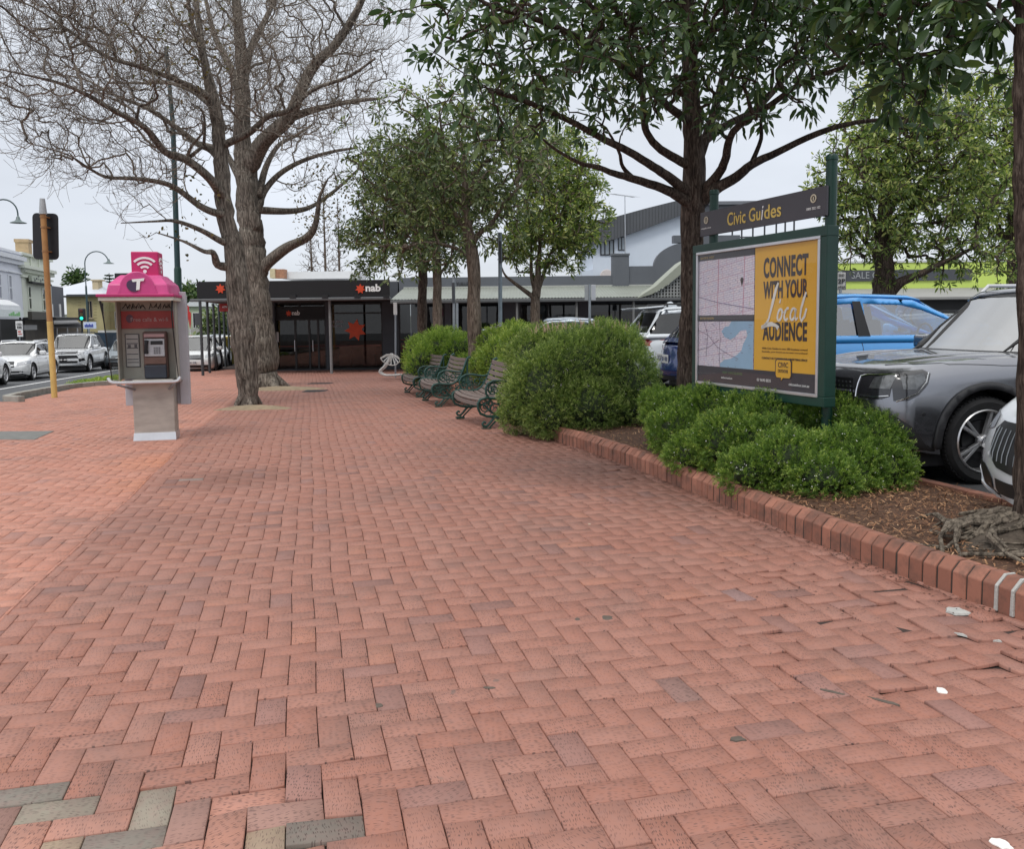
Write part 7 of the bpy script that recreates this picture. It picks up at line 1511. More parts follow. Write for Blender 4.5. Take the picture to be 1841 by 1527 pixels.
# ================================================================= CARS
# every car is built in its own frame: x forward, y to its left, z up, origin on the ground under its middle
def loft_body(P, nst=34):
    L, W = P['L'], P['W']; hl = L / 2; XS = [(-1 + 2 * i / nst) for i in range(nst + 1)]
    XS = sorted(set([round(math.copysign(abs(t) ** .8, t), 4) for t in XS] + [-1, -.985, -.965, -.945, -.925, -.905, .905, .925, .945, .965, .985, 1]))
    top = P['top']; zb = P.get('gc', .2); nose = P['nose']; tail = P['tail']
    def wid(t): return W / 2 * (1 - P.get('taper', .10) * abs(t) ** 5 - P.get('corner', .10) * max(0, (abs(t) - .9) / .1) ** 2)
    rows = []
    for t in XS:
        w_ = wid(t); x0 = t * hl; zt = float(np.interp(x0, [a for a, b in top], [b for a, b in top])); zbt = zb + .10 * max(0, (abs(t) - .8) / .2) ** 1.5
        sec = [(.80, zbt), (.955, zbt + .05), (.99, zbt + .16), (1.0, zbt + .32 * (zt - zbt)), (.992, zbt + .55 * (zt - zbt)), (.97, zbt + .76 * (zt - zbt)), (.935, zbt + .90 * (zt - zbt)), (.875, zt - .012), (.70, zt + .004 + P.get('crown', .02) * .5), (.35, zt + P.get('crown', .02) * .9), (0, zt + P.get('crown', .02))]
        row = []
        for (fy, z) in sec:
            f = float(np.interp(z, [a for a, b in nose], [b for a, b in nose])); r = float(np.interp(z, [a for a, b in tail], [b for a, b in tail]))
            xx = x0 if abs(t) < .5 else (x0 - f * max(0, (t - .5) / .5) ** 2 if t > 0 else x0 + r * max(0, (-t - .5) / .5) ** 2)
            row.append((xx, fy * w_, z))
        rows.append([(x, -y, z) for x, y, z in row] + [(x, y, z) for x, y, z in row[:-1]][::-1])
    mb = MB(); m = len(rows[0]); vs = [v for r in rows for v in r]
    fs = [(i * m + j, i * m + j + 1, (i + 1) * m + j + 1, (i + 1) * m + j) for i in range(len(rows) - 1) for j in range(m - 1)]
    fs += [(i * m + m - 1, i * m, (i + 1) * m, (i + 1) * m + m - 1) for i in range(len(rows) - 1)]
    mb.add(vs, fs)
    # closed nose and tail, bulged in plan
    for s, rw in ((-1, 0), (1, len(rows) - 1)):
        base = rw * m; half = m // 2; K = 6; grid = []
        for j in range(half + 1):
            a = Vector(vs[base + j]); b = Vector(vs[base + m - 1 - j]); line = []
            for k in range(K + 1):
                u = k / K; q = a.lerp(b, u); q.x += s * P.get('bulge', .10) * (1 - (2 * u - 1) ** 2) * (1 if j < half else 0)
                if j == half: line.append(base + half); continue
                if k == 0: line.append(base + j)
                elif k == K: line.append(base + m - 1 - j)
                else: mb.v.append(tuple(q)); line.append(len(mb.v) - 1)
            grid.append(line)
        for j in range(half):
            for k in range(K):
                f = [grid[j][k], grid[j][k + 1], grid[j + 1][k + 1], grid[j + 1][k]]; f2 = []
                for q in f:
                    if q not in f2: f2.append(q)
                if len(f2) > 2: mb.f.append(tuple(f2)); mb.m.append(0)
    return mb
def loft_cabin(P):
    """surface the glass and the roof panels are laid on"""
    xs = P['cab']  # windscreen base x, windscreen top x, roof rear x, rear glass base x
    zb, zr = P['zbelt'] - .06, P['H'] - P.get('railh', 0); wb, wr = P['W'] / 2 * P.get('wb', .90), P['W'] / 2 * P.get('wr', .68); rows = []
    X = sorted(set(list(np.linspace(xs[3], xs[2], 6)) + list(np.linspace(xs[2], xs[1], 9)) + list(np.linspace(xs[1], xs[0], 6))))
    prof = P.get('roof') or [(xs[3], zb), (xs[2], zr - .05), ((xs[2] + xs[1]) / 2, zr), (xs[1], zr - .03), (xs[0], zb)]
    mb = MB(); m = 0
    for x in X:
        zt = float(np.interp(x, [a for a, b in prof], [b for a, b in prof])); zt = max(zt, zb + .012)
        def wz(z): return wb + (wr - wb) * (z - zb) / (zr - zb)
        sec = [(wz(zb), zb)] + [(wz(zb + (zt - zb) * u), zb + (zt - zb) * u) for u in (.3, .6, .85)] + [(wz(zt) * .985, zb + (zt - zb) * .955), (wz(zt) * .93, zt - .004 - .0 * zt), (wz(zt) * .72, zt + .010), (wz(zt) * .36, zt + .020), (0, zt + .022)]
        # pull the windscreen and rear glass round in plan
        row = [(x - (.10 * (fy / wb) ** 2 if x > xs[1] else 0) + (.07 * (fy / wb) ** 2 if x < xs[2] else 0), fy, z) for fy, z in sec]
        rows.append([(a, -b, c) for a, b, c in row] + [(a, b, c) for a, b, c in row[:-1]][::-1])
    m = len(rows[0]); mb.add([v for r in rows for v in r], [(i * m + j, i * m + j + 1, (i + 1) * m + j + 1, (i + 1) * m + j) for i in range(len(rows) - 1) for j in range(m - 1)])
    return mb
def tobm(mb, sub=0):
    me = bpy.data.meshes.new('t'); me.from_pydata(mb.v, [], mb.f); bm = bmesh.new(); bm.from_mesh(me); bmesh.ops.recalc_face_normals(bm, faces=bm.faces)
    bpy.data.meshes.remove(me); return bm
class Surf:
    def __init__(s, mb=None, obj=None):
        if obj is not None: me = obj.data; s.b = BVHTree.FromPolygons([v.co[:] for v in me.vertices], [p.vertices[:] for p in me.polygons])
        else: s.b = BVHTree.FromPolygons([Vector(v) for v in mb.v], mb.f)
def patch(S, outer, ax, off, m, par, name, holes=(), step=.06, thick=0., smooth=True, bow=None):
    """thin panel following surface S; outline given in the view along ax ('y+','y-','x+','x-','z+')"""
    def dens(P, st):
        o = []
        for i in range(len(P)):
            a, b = Vector(P[i]), Vector(P[(i + 1) % len(P)]); n_ = max(1, int((b - a).length / st)); o += [a.lerp(b, k / n_) for k in range(n_)]
        return o
    def inside(p, P):
        c = False; n_ = len(P); j = n_ - 1
        for i in range(n_):
            if (P[i][1] > p[1]) != (P[j][1] > p[1]) and p[0] < (P[j][0] - P[i][0]) * (p[1] - P[i][1]) / (P[j][1] - P[i][1]) + P[i][0]: c = not c
            j = i
        return c
    O = dens(outer, step); Hs = [dens(h, step) for h in holes]; V = [Vector((p[0], p[1])) for p in O]; E = [(i, (i + 1) % len(O)) for i in range(len(O))]
    for h in Hs: b = len(V); V += [Vector((p[0], p[1])) for p in h]; E += [(b + i, b + (i + 1) % len(h)) for i in range(len(h))]
    xs = [p[0] for p in O]; ys_ = [p[1] for p in O]; x = min(xs) + step * .6
    while x < max(xs):
        y = min(ys_) + step * .55
        while y < max(ys_):
            if inside((x, y), outer) and not any(inside((x, y), h) for h in holes) and min((Vector((x, y)) - q).length for q in V[:len(E)]) > step * .35: V.append(Vector((x + 1e-4, y)))
            y += step
        x += step
    vs, _, fs, *_r = delaunay_2d_cdt(V, E, [], 0, 1e-6)
    fs = [f for f in fs if inside(sum((vs[i] for i in f), Vector((0, 0))) / len(f), outer) and not any(inside(sum((vs[i] for i in f), Vector((0, 0))) / len(f), h) for h in holes)]
    s = -1 if ax[1] == '-' else 1; pts = []
    for v in vs:
        if ax[0] == 'y': o = Vector((v[0], 5 * s, v[1])); d = Vector((0, -s, 0))
        elif ax[0] == 'x': o = Vector((8 * s, v[0], v[1])); d = Vector((-s, 0, 0))
        else: o = Vector((v[0], v[1], 5)); d = Vector((0, 0, -1))
        loc, nn, idx, dist = S.b.ray_cast(o, d)
        if loc is None or dist > (5.0 if ax[0] != 'x' else 8.3):
            loc, nn, idx, dist = S.b.find_nearest(o + d * (4.1 if ax[0] == 'y' else 5.9 if ax[0] == 'x' else 3.7))
        if nn.dot(d) > 0: nn = -nn
        pts.append(loc + nn * off)
    mb = MB(); mb.add(pts, fs); o = mb.build(name, m, par, smooth=smooth, angle=50)
    # face outwards
    if thick:
        md = o.modifiers.new('solid', 'SOLIDIFY'); md.thickness = thick; md.offset = 0
    return o
def strip(S, pts, ax, w_, off, m, par, name, r=None):
    """fine line laid along a body surface (shut lines, trims)"""
    P = []; s = -1 if ax[1] == '-' else 1; D = []
    for i in range(len(pts) - 1):
        a, b = Vector(pts[i]), Vector(pts[i + 1]); n_ = max(1, int((b - a).length / .05)); D += [a.lerp(b, k / n_) for k in range(n_)]
    D.append(Vector(pts[-1]))
    for v in D:
        if ax[0] == 'y': o = Vector((v[0], 5 * s, v[1])); d = Vector((0, -s, 0))
        elif ax[0] == 'x': o = Vector((8 * s, v[0], v[1])); d = Vector((-s, 0, 0))
        else: o = Vector((v[0], v[1], 5)); d = Vector((0, 0, -1))
        loc, nn, idx, dist = S.b.ray_cast(o, d)
        if loc is None: continue
        if nn.dot(d) > 0: nn = -nn
        P.append(loc + nn * off)
    if len(P) < 2: return None
    mb = MB(); mb.tube(P, w_, 5); return mb.build(name, m, par, smooth=True)
def wheel(par, x, y, r, w_, rimr, style=5, tmat=None, rim=None, dark=None, name='wheel'):
    s = 1 if y > 0 else -1; g = bpy.data.objects.new(name, None); 
    mb = MB(); pr = [(rimr, -w_ * .46), (r * .90, -w_ * .5), (r * .975, -w_ * .42), (r, -w_ * .30), (r * 1.002, 0), (r, w_ * .30), (r * .975, w_ * .42), (r * .90, w_ * .5), (rimr * 1.02, w_ * .46), (rimr, w_ * .40)]
    mb.lathe(pr, (0, 0, 0), 40, 'y'); ty = mb.build('tyre', M_['rubber'], None, smooth=True, angle=40); ty.name = name; ty.parent = par; ty.location = (x, y, r)
    mb = MB(); n0 = 0
    for k in range(60):
        q = 2 * math.pi * k / 60
        for z_ in (-.28, -.1, .1, .28): mb.box((math.cos(q) * (r + .001), z_ * w_, math.sin(q) * (r + .001)), (.012, w_ * .15, .022), M=Matrix.Rotation(-q, 4, 'Y'))
    mb.build('tread', M_['rubber'], ty)
    mb = MB(); yo = s * w_ * .44; mb.lathe([(rimr * 1.0, yo), (rimr * .965, yo + s * .010), (rimr * .93, yo - s * .002), (rimr * .91, yo - s * .05), (rimr * .90, -s * w_ * .3)], (0, 0, 0), 40, 'y'); mb.build('rim', rim or M_['alu'], ty, smooth=True)
    mb = MB(); yd = s * w_ * .12
    for k in range(style):
        q = 2 * math.pi * k / style + .35 + math.pi / 2
        for dq in ((-.12, .12) if style == 5 else (0,)):
            c, sn = math.cos(q + dq), math.sin(q + dq); cc, s2 = math.cos(q + dq * .35), math.sin(q + dq * .35); a = Vector((cc * rimr * .16, yo - s * .025, s2 * rimr * .16)); b = Vector((c * rimr * .93, yo - s * .006, sn * rimr * .93)); t = (b - a).normalized(); n_ = Vector((-t.z, 0, t.x)); wa, wb_ = (.011, .013) if style == 5 else (.03, .045)
            a2, b2_ = a + Vector((0, -s * .035, 0)), b + Vector((0, -s * .035, 0)); mb.add([a + n_ * wa, a - n_ * wa, b - n_ * wb_, b + n_ * wb_, a2 + n_ * wa, a2 - n_ * wa, b2_ - n_ * wb_, b2_ + n_ * wb_], [(0, 1, 2, 3), (0, 4, 5, 1), (1, 5, 6, 2), (2, 6, 7, 3), (3, 7, 4, 0)])
    mb.lathe([(0, yo - s * .006), (rimr * .16, yo - s * .01), (rimr * .2, yo - s * .03), (rimr * .2, yo - s * .06)], (0, 0, 0), 20, 'y'); mb.build('spokes', rim or M_['alu'], ty, bevel=.003)
    mb = MB(); mb.lathe([(0, yd), (rimr * .62, yd), (rimr * .64, yd - s * .02), (rimr * .92, yd - s * .03)], (0, 0, 0), 28, 'y'); mb.build('brake_disc', dark or M_['black'], ty)
    return ty
paint_cache = {}
def paint(name, c, metal=.0, rough=.28):
    if name not in paint_cache:
        m, nt, p = newmat(name); p.inputs['Base Color'].default_value = (*c, 1); p.inputs['Metallic'].default_value = metal; p.inputs['Roughness'].default_value = rough; p.inputs['Coat Weight'].default_value = 1; p.inputs['Coat Roughness'].default_value = .04
        N = nt.nodes; t = N.new('ShaderNodeTexCoord'); n = N.new('ShaderNodeTexNoise'); n.inputs['Scale'].default_value = 3; n.inputs['Detail'].default_value = 5; nt.links.new(t.outputs['Object'], n.inputs['Vector'])
        mr = N.new('ShaderNodeMapRange'); mr.inputs[3].default_value = rough * .85; mr.inputs[4].default_value = rough * 1.2; nt.links.new(n.outputs[0], mr.inputs[0]); nt.links.new(mr.outputs[0], p.inputs['Roughness']); paint_cache[name] = m
    return paint_cache[name]
cglass = glassmat2('car_glass', (.50, .55, .56), .10); cglass_d = glassmat2('car_glass_dark', (.12, .13, .14), .10)
lampm = mat('lamp_smoked', (.13, .135, .14), .06, .4, .5, 30, coat=1)
clad = mat('cladding', (.028, .028, .031), .55, 0, .1, 20, .1, 200); lampg = mat('lamp_lens', (.30, .31, .33), .08, .3, .3, 14, coat=1); lampd = mat('lamp_dark', (.03, .03, .035), .15, .2, .2, 10, coat=1); lampr = mat('tail_lamp', (.30, .01, .01), .15, 0, .2, 10, coat=1)
platem = mat('number_plate', (.55, .56, .55), .5, 0, .04); platein = mat('plate_ink', (.03, .05, .12), .5); seatm = mat('seat_fabric', (.05, .05, .055), .8, 0, .2, 5)
def car(name, label, loc, heading, P, group=None, cat='car'):
    t = thing(name, label, cat, loc, heading, group); col = P['paint']; L, W, H = P['L'], P['W'], P['H']; r = P['wr_']; xf, xr_ = P['xf'], P['xr']
    mb = loft_body(P); S0 = Surf(mb)
    bm = tobm(mb); me = bpy.data.meshes.new('body'); bm.to_mesh(me); bm.free(); me.materials.append(col); me.materials.append(M_['black']); bo = bpy.data.objects.new('body', me); COL.objects.link(bo)
    cuts = []
    for x in (xf, xr_):
        for s in (-1, 1):
            c = MB(); c.cyl((x, s * (W / 2 + .2), r + .015), (x, s * (W / 2 - .32), r + .015), r + P.get('gap', .05), n=36); c = c.build('cut', M_['black']); cuts.append(c); md = bo.modifiers.new('b', 'BOOLEAN'); md.object = c; md.operation = 'DIFFERENCE'; md.solver = 'EXACT'
    dg = bpy.context.evaluated_depsgraph_get(); dg.update(); m2 = bpy.data.meshes.new_from_object(bo.evaluated_get(dg)); bo.modifiers.clear(); bo.data = m2
    for c in cuts: bpy.data.objects.remove(c)
    m2.name = 'body'; bo.parent = t; m2.polygons.foreach_set('use_smooth', [True] * len(m2.polygons)); m2.set_sharp_from_angle(angle=R(32)); S = Surf(obj=bo)
    for i, (x, st) in enumerate(((xf, 1), (xr_, 1))):
        for s in (-1, 1): wheel(t, x, s * (W / 2 - P.get('tw', .22) / 2 - .025), r, P.get('tw', .22), P.get('rimr', r * .66), P.get('spk', 5), rim=P.get('rim'))
    # arches
    if P.get('arch'):
        for x in (xf, xr_):
            for s in ('y+', 'y-'):
                rr = r + P.get('gap', .05); a0, a1 = -8, 188; A = [(x + rr * math.cos(R(a)), r + .015 + rr * math.sin(R(a))) for a in range(a0, a1 + 1, 7)]; B = [(x + (rr + P['arch']) * math.cos(R(a)), r + .015 + (rr + P['arch'] * .9) * math.sin(R(a))) for a in range(a1, a0 - 1, -7)]
                patch(S0, A + B, s, .012, clad, t, 'wheel_arch', step=.05, thick=.014)
        for s in ('y+', 'y-'): patch(S, [(xr_ + r + .1, P.get('gc', .2) + .01), (xf - r - .1, P.get('gc', .2) + .01), (xf - r - .1, P.get('gc', .2) + .14), (xr_ + r + .1, P.get('gc', .2) + .14)], s, .008, clad, t, 'sill_trim', step=.1)
    mb = MB(); mb.b2((-L / 2 + .25, -W / 2 + .12, .16), (L / 2 - .25, W / 2 - .12, .30)); mb.build('underbody', M_['black'], t)
    # cabin
    Sc = Surf(loft_cabin(P)); gl = P.get('glass', cglass_d); zb, zr = P['zbelt'], H - P.get('railh', 0); xs = P['cab']; fr = P.get('pillar', col)
    out, wins = P['side'], P['wins']
    for s in ('y+', 'y-'):
        cs = patch(Sc, out, s, .0, fr, t, 'cabin_side', holes=wins, step=.07, thick=.02)
        for wn in wins: patch(Sc, wn, s, -.006, gl, t, 'side_window', step=.09)
        for wn in P.get('trims', []): patch(Sc, wn, s, .012, M_['black'], cs, 'pillar_trim', step=.07)
        for ln in P.get('lines', []): strip(S, ln, s, .004, .0, M_['black'], t, 'shut_line')
        for (a, b) in P.get('handles', []):
            q = S.b.ray_cast(Vector((a, 5 if s == 'y+' else -5, b)), Vector((0, -1 if s == 'y+' else 1, 0)))[0]
            if q: mb = MB(); mb.box(q + Vector((0, .012 if s == 'y+' else -.012, 0)), (.18, .03, .028)); mb.build('door_handle', P.get('hmat', col), t, bevel=.01)
    wt_, wbt = W / 2 * P.get('wr', .68) - .045, W / 2 * P.get('wb', .90) - .07
    patch(Sc, [(-wbt, zb + .02), (wbt, zb + .02), (wt_, zr - .075), (-wt_, zr - .075)], 'x+', -.004, P.get('wglass', gl), t, 'windscreen', step=.11)
    patch(Sc, [(-wbt - .055, zb + .0), (wbt + .055, zb + .0), (wt_ + .035, zr - .02), (-wt_ - .035, zr - .02)], 'x+', .0, P.get('screenframe', M_['black']), t, 'windscreen_frame', holes=[[(-wbt, zb + .02), (wbt, zb + .02), (wt_, zr - .075), (-wt_, zr - .075)]], step=.1)
    if not P.get('norear'):
        rz = P.get('rearz', zb + .05)
        patch(Sc, [(-wbt + .02, rz), (wbt - .02, rz), (wt_ - .02, zr - .12), (-wt_ + .02, zr - .12)], 'x-', .0, gl, t, 'rear_window', step=.11)
        patch(Sc, [(-wbt - .05, zb - .04), (wbt + .05, zb - .04), (wt_ + .04, zr - .02), (-wt_ - .04, zr - .02)], 'x-', .0, col, t, 'tailgate_frame', holes=[[(-wbt + .02, rz), (wbt - .02, rz), (wt_ - .02, zr - .12), (-wt_ + .02, zr - .12)]], step=.1)
    wq = W / 2 * P.get('wr', .68) * .985; patch(Sc, [(xs[1] + .04, -wq), (xs[1] + .04, wq), (xs[2] - .04, wq), (xs[2] - .04, -wq)], 'z+', .003, P.get('roofm', col), t, 'roof', step=.16, thick=.02)
    # inside
    mb = MB(); mb.b2((xs[3] + .2, -W / 2 + .2, .35), (xs[0] - .25, W / 2 - .2, zb - .10)); mb.b2((xs[0] - .55, -W / 2 + .18, zb - .2), (xs[0] - .15, W / 2 - .18, zb - .02))
    for x in P.get('seats', [xs[1] - .45, xs[1] - 1.35]):
        for y in (-.36, .36): mb.box((x, y, zb - .05), (.16, .46, .5), M=Matrix.Rotation(-.2, 4, 'Y')); mb.box((x - .08, y, zb + .27), (.12, .26, .18), M=Matrix.Rotation(-.2, 4, 'Y'))
    mb.build('interior', seatm, t, bevel=.03)
    mb = MB(); sw = [Vector((xs[0] - .72, P.get('drv', -.36) + .18 * math.cos(q), zb - .02 + .17 * math.sin(q))) for q in np.linspace(0, 6.283, 17)[:-1]]; mb.tube(sw, .014, 6, closed=True); mb.build('steering_wheel', M_['black'], t)
    for s in (-1, 1):
        mb = MB(); mb.box((xs[0] - .42, s * (W / 2 + .06), zb + .07), (.13, .22, .15)); mi = mb.build('door_mirror', col, t, bevel=.04, seg=3); mb = MB(); mb.box((xs[0] - .40, s * (W / 2 - .06), zb + .02), (.08, .1, .04)); mb.build('mirror_arm', M_['black'], mi)
    if P.get('rails'):
        for s in (-1, 1):
            mb = MB(); yy = s * (W / 2 * P.get('wr', .68) - .05); n_ = 8; mb.tube([(xs[1] - .05, yy, zr - .05)] + [(xs[1] - .15 - (xs[1] - xs[2] - .3) * k / n_, yy, zr + .045) for k in range(n_ + 1)] + [(xs[2] + .05, yy, zr - .04)], .018, 8); mb.build('roof_rail', P['rails'], t, smooth=True)
    return t, S, S0, Sc
def plate(S, t, ax, y, z, w_=.37, h=.12, dark=False, txt=None):
    s = 1 if ax == 'x+' else -1; q = S.b.ray_cast(Vector((8 * s, y, z)), Vector((-s, 0, 0)))[0]
    if not q: return
    mb = MB(); mb.box(q + Vector((s * .012, 0, 0)), (.012, w_, h)); p = mb.build('number_plate', M_['black'] if dark else platem, t, bevel=.003)
    if txt:
        tm = text(txt, h * .85, TR(q + Vector((s * .022, 0, -h * .3))) @ RZ(math.pi / 2 * s), platein if not dark else M_['lettw'], p, ext=.001)
    else:
        mb = MB()
        for i in range(6): mb.box(q + Vector((s * .0195, (-.4 + .16 * i) * w_, 0)), (.003, w_ * .10, h * (.5 if i != 3 else .1)))
        mb.build('plate_marks', platein if not dark else M_['lettw'], p)
def front_parts(S, t, P, style):
    """lamps, grille, intake; style gives outlines in the front view for the car's left half"""
    for nm, pts, m, off in style.get('pairs', []):
        for s in (1, -1): patch(S, [(p[0] * s, p[1]) for p in pts][::s], style.get('ax', 'x+'), off, m, t, nm, step=.05)
    for nm, pts, m, off in style.get('mid', []): patch(S, pts, style.get('ax', 'x+'), off, m, t, nm, step=.08)
def sidewins(x0, x1, x2, x3, zb, zr, splits, pil=.06, rear_kick=.0):
    """side outline of cabin and the windows in it"""
    out = [(x3 + .08, zb - .06), (x0 - .10, zb - .06), (x0 - .13, zb + .01), (x1 - .07, zr - .075), ((x1 + x2) / 2, zr - .037), (x2 + .06, zr - .09), (x3 + .11, zb + .01)]
    def top(x): return float(np.interp(x, [x3, x2, (x1 + x2) / 2, x1 - .1, x0 - .1], [zb - .03, zr - .15, zr - .10, zr - .13, zb - .03]))
    W_ = []; edges = [x3 + .16 + rear_kick] + [s for s in splits] + [x0 - .20]
    for a, b in zip(edges[:-1], edges[1:]):
        a2, b2_ = a + pil / 2, b - pil / 2; pts = [(a2, zb + .02), (b2_, zb + .02)]
        tl, tr_ = top(a2) - .0, top(b2_)
        xsn = [b2_ + (a2 - b2_) * k / 6 for k in range(7)]; pts += [(x, max(zb + .025, top(x))) for x in xsn]
        q = []
        for p in pts:
            if not q or (Vector(p) - Vector(q[-1])).length > .02: q.append(p)
        if (Vector(q[0]) - Vector(q[-1])).length < .02: q.pop()
        W_.append(q)
    return out, W_
def base_params(L, W, H, zbelt, cab, col, **k):
    xs = cab; hl = L / 2; out, wn = sidewins(*cab, zbelt, H - k.get('railh', 0), k.pop('splits', [(xs[1] + xs[2]) / 2 - .02]), rear_kick=k.pop('kick', 0.))
    P = dict(L=L, W=W, H=H, zbelt=zbelt, cab=cab, paint=col, side=out, wins=wn, gc=.20, wr_=.33, xf=hl - .88, xr=-hl + .95,
             top=[(-hl, zbelt - .10), (cab[3], zbelt - .02), (0, zbelt - .03), (cab[0] - .1, zbelt - .01), (cab[0] + .4, zbelt - .05), (hl - .25, zbelt - .20), (hl, zbelt - .33)],
             nose=[(0, .12), (.25, .04), (.5, .0), (.62, .01), (.8, .10), (1.1, .25)], tail=[(0, .12), (.25, .03), (.5, .0), (.8, .05), (1.1, .14)])
    P.update(k); return P

# ---- grey SUV in the first bay
suv_col = paint('paint_grey', (.26, .265, .29), .92, .22)
hd_ = Vector((-.985, -.172, 0)); hang = math.atan2(hd_.y, hd_.x); lf_ = Vector((-hd_.y, hd_.x, 0)); lf_ = Vector((-math.sin(hang), math.cos(hang), 0))
P = base_params(4.63, 1.84, 1.69, 1.06, (1.12, .42, -1.75, -2.18), suv_col, railh=.05, splits=[.02 - .62, -.5 + .02 - 1.0], wr_=.36, tw=.235, rimr=.266, arch=.065, gap=.055, gc=.21, glass=cglass_d, wglass=glassmat2('screen_pale', (.45, .48, .50), .5), rails=M_['alu'], pillar=M_['black'], bulge=.13, corner=.13, taper=.08, wr=.72, wb=.925, rim=mat('rim_silver', (.62, .62, .63), .3, .8, .08, 20),
    xf=1.45, xr=-1.38, top=[(-2.315, .98), (-2.1, 1.04), (0, 1.03), (1.0, 1.055), (1.35, 1.045), (1.75, 1.025), (2.1, .995), (2.315, .965)], nose=[(0, .16), (.25, .06), (.45, .01), (.62, 0), (.84, .02), (.92, .06), (1.1, .2)])
wc = Vector((3.87, 7.02, CPZ)); org = wc - hd_ * 1.45 - lf_ * (.92 - .14)
suv, S, S0, Sc = car('parked_suv', 'dark grey parked SUV with roof rails and star-hubbed five-spoke wheels behind the sign board', (org.x, org.y, CPZ - .02), hang, P, 'cars in the car park')
hl_out = [(.50, .77), (.50, .90), (.56, .93), (.80, .945), (.90, .955), (.905, .90), (.86, .80), (.70, .745), (.56, .74)]
def sidefront(pts, off, m, nm, par=suv, step=.035): return patch(S, pts, 'y+', off, m, par, nm, step=step)
LH = [(2.22, .76), (2.22, .90), (2.10, .945), (1.86, .965), (1.80, .95), (1.83, .87), (1.92, .80), (2.08, .745)]
for s, ax in ((1, 'x+'),):
    for sg in (1, -1):
        lm = patch(S, [(p[0] * sg, p[1]) for p in [(.46, .71), (.47, .90), (.53, .925), (.72, .935), (.765, .937), (.765, .74), (.72, .715), (.56, .695)]], 'x+', .006, lampd, suv, 'headlight', step=.04); patch(S, [(2.235, .705), (2.235, .925), (2.12, .945), (1.99, .955), (1.94, .925), (1.975, .84), (2.06, .755), (2.14, .71)], 'y+' if sg > 0 else 'y-', .0065, lampd, lm, 'headlight_side', step=.035); strip(S, [(2.22, .70), (2.08, .765), (1.985, .86), (1.955, .93)], 'y+' if sg > 0 else 'y-', .005, .008, M_['chrome'], lm, 'light_guide'); patch(S, [(2.17, .80), (2.17, .90), (2.0, .925), (1.99, .87), (2.08, .80)], 'y+' if sg > 0 else 'y-', .0105, lampm, lm, 'reflector', step=.035)
        strip(S, [(.485 * sg, .72), (.485 * sg, .89), (.54 * sg, .905), (.74 * sg, .915)], 'x+', .006, .011, M_['chrome'], lm, 'light_guide'); strip(S, [(.53 * sg, .735), (.66 * sg, .73), (.76 * sg, .745)], 'x+', .005, .011, M_['chrome'], lm, 'light_guide')
        strip(S, [(.485 * sg, .72), (.52 * sg, .705), (.60 * sg, .705)], 'x+', .006, .011, M_['chrome'], lm, 'light_guide')
        patch(S, [(p[0] * sg, p[1]) for p in [(.60, .80), (.62, .89), (.755, .915), (.76, .80)]], 'x+', .010, lampm, lm, 'reflector', step=.04)
gr = patch(S, [(-.44, .66), (.44, .66), (.46, .72), (.40, .87), (-.40, .87), (-.46, .72)], 'x+', .006, M_['black'], suv, 'grille', step=.06)
mb = MB()
for iy in range(-9, 10):
    for iz in range(5):
        q = S.b.ray_cast(Vector((8, iy * .044 + (iz % 2) * .022, .695 + iz * .036)), Vector((-1, 0, 0)))[0]
        if q and abs(iy * .044) < .40: mb.box(q + Vector((.010, 0, 0)), (.006, .012, .012))
mb.build('grille_studs', M_['chrome'], gr)
for z in (.765,): strip(S, [(-.43, z), (.43, z)], 'x+', .013, .02, M_['chrome'], gr, 'grille_bar')
strip(S, [(-.30, .60), (-.42, .595), (-.45, .63)], 'x+', .012, .012, M_['chrome'], suv, 'chrome_trim'); strip(S, [(.30, .60), (.46, .595), (.50, .63)], 'x+', .014, .012, M_['chrome'], suv, 'chrome_trim')
for ax_ in ('y+', 'y-'): patch(S, [(2.25, .23), (2.25, .60), (2.12, .50), (2.0, .36), (1.90, .30), (1.88, .23)], ax_, .008, clad, suv, 'bumper_cladding', step=.05)
patch(S, [(-.86, .27), (.86, .27), (.80, .50), (.55, .44), (-.55, .44), (-.80, .50)], 'x+', .008, clad, suv, 'lower_grille', step=.07)
# bonnet shut line and creases, door line
strip(S, [(2.16, .55), (2.0, .70), (1.75, .80), (1.3, .845), (1.08, .855), (1.0, .80)], 'z+', .004, .0, M_['black'], suv, 'bonnet_line'); strip(S, [(2.16, -.55), (2.0, -.70), (1.75, -.80), (1.3, -.845), (1.08, -.855)], 'z+', .004, .0, M_['black'], suv, 'bonnet_line')
for sg in (1, -1):
    for y0, y1 in ((.32, .50), (.60, .72)):
        mb = MB(); Pq = []
        for k in range(12):
            x = 1.05 + .95 * k / 11; y = (y1 + (y0 - y1) * k / 11) * sg; q = S.b.ray_cast(Vector((x, y, 5)), Vector((0, 0, -1)))
            if q[0]: Pq.append(q[0] + Vector((0, 0, -.002)))
        mb.tube(Pq, [.004 + .010 * math.sin(3.14 * i / (len(Pq) - 1)) for i in range(len(Pq))], 8); mb.build('bonnet_crease', suv_col, suv, smooth=True)
for s in ('y+', 'y-'):
    for ln in ([(.98, 1.0), (.92, .8), (.90, .45), (.94, .30)], [(-.15, 1.02), (-.15, .30)]): strip(S, ln, s, .004, 0, M_['black'], suv, 'shut_line')
mb = MB(); q = S.b.ray_cast(Vector((2.02, 5, .60)), Vector((0, -1, 0)))[0]
if q: mb.lathe([(0, .004), (.014, .004), (.017, 0)], q, 12, 'y'); mb.build('parking_sensor', M_['black'], suv)
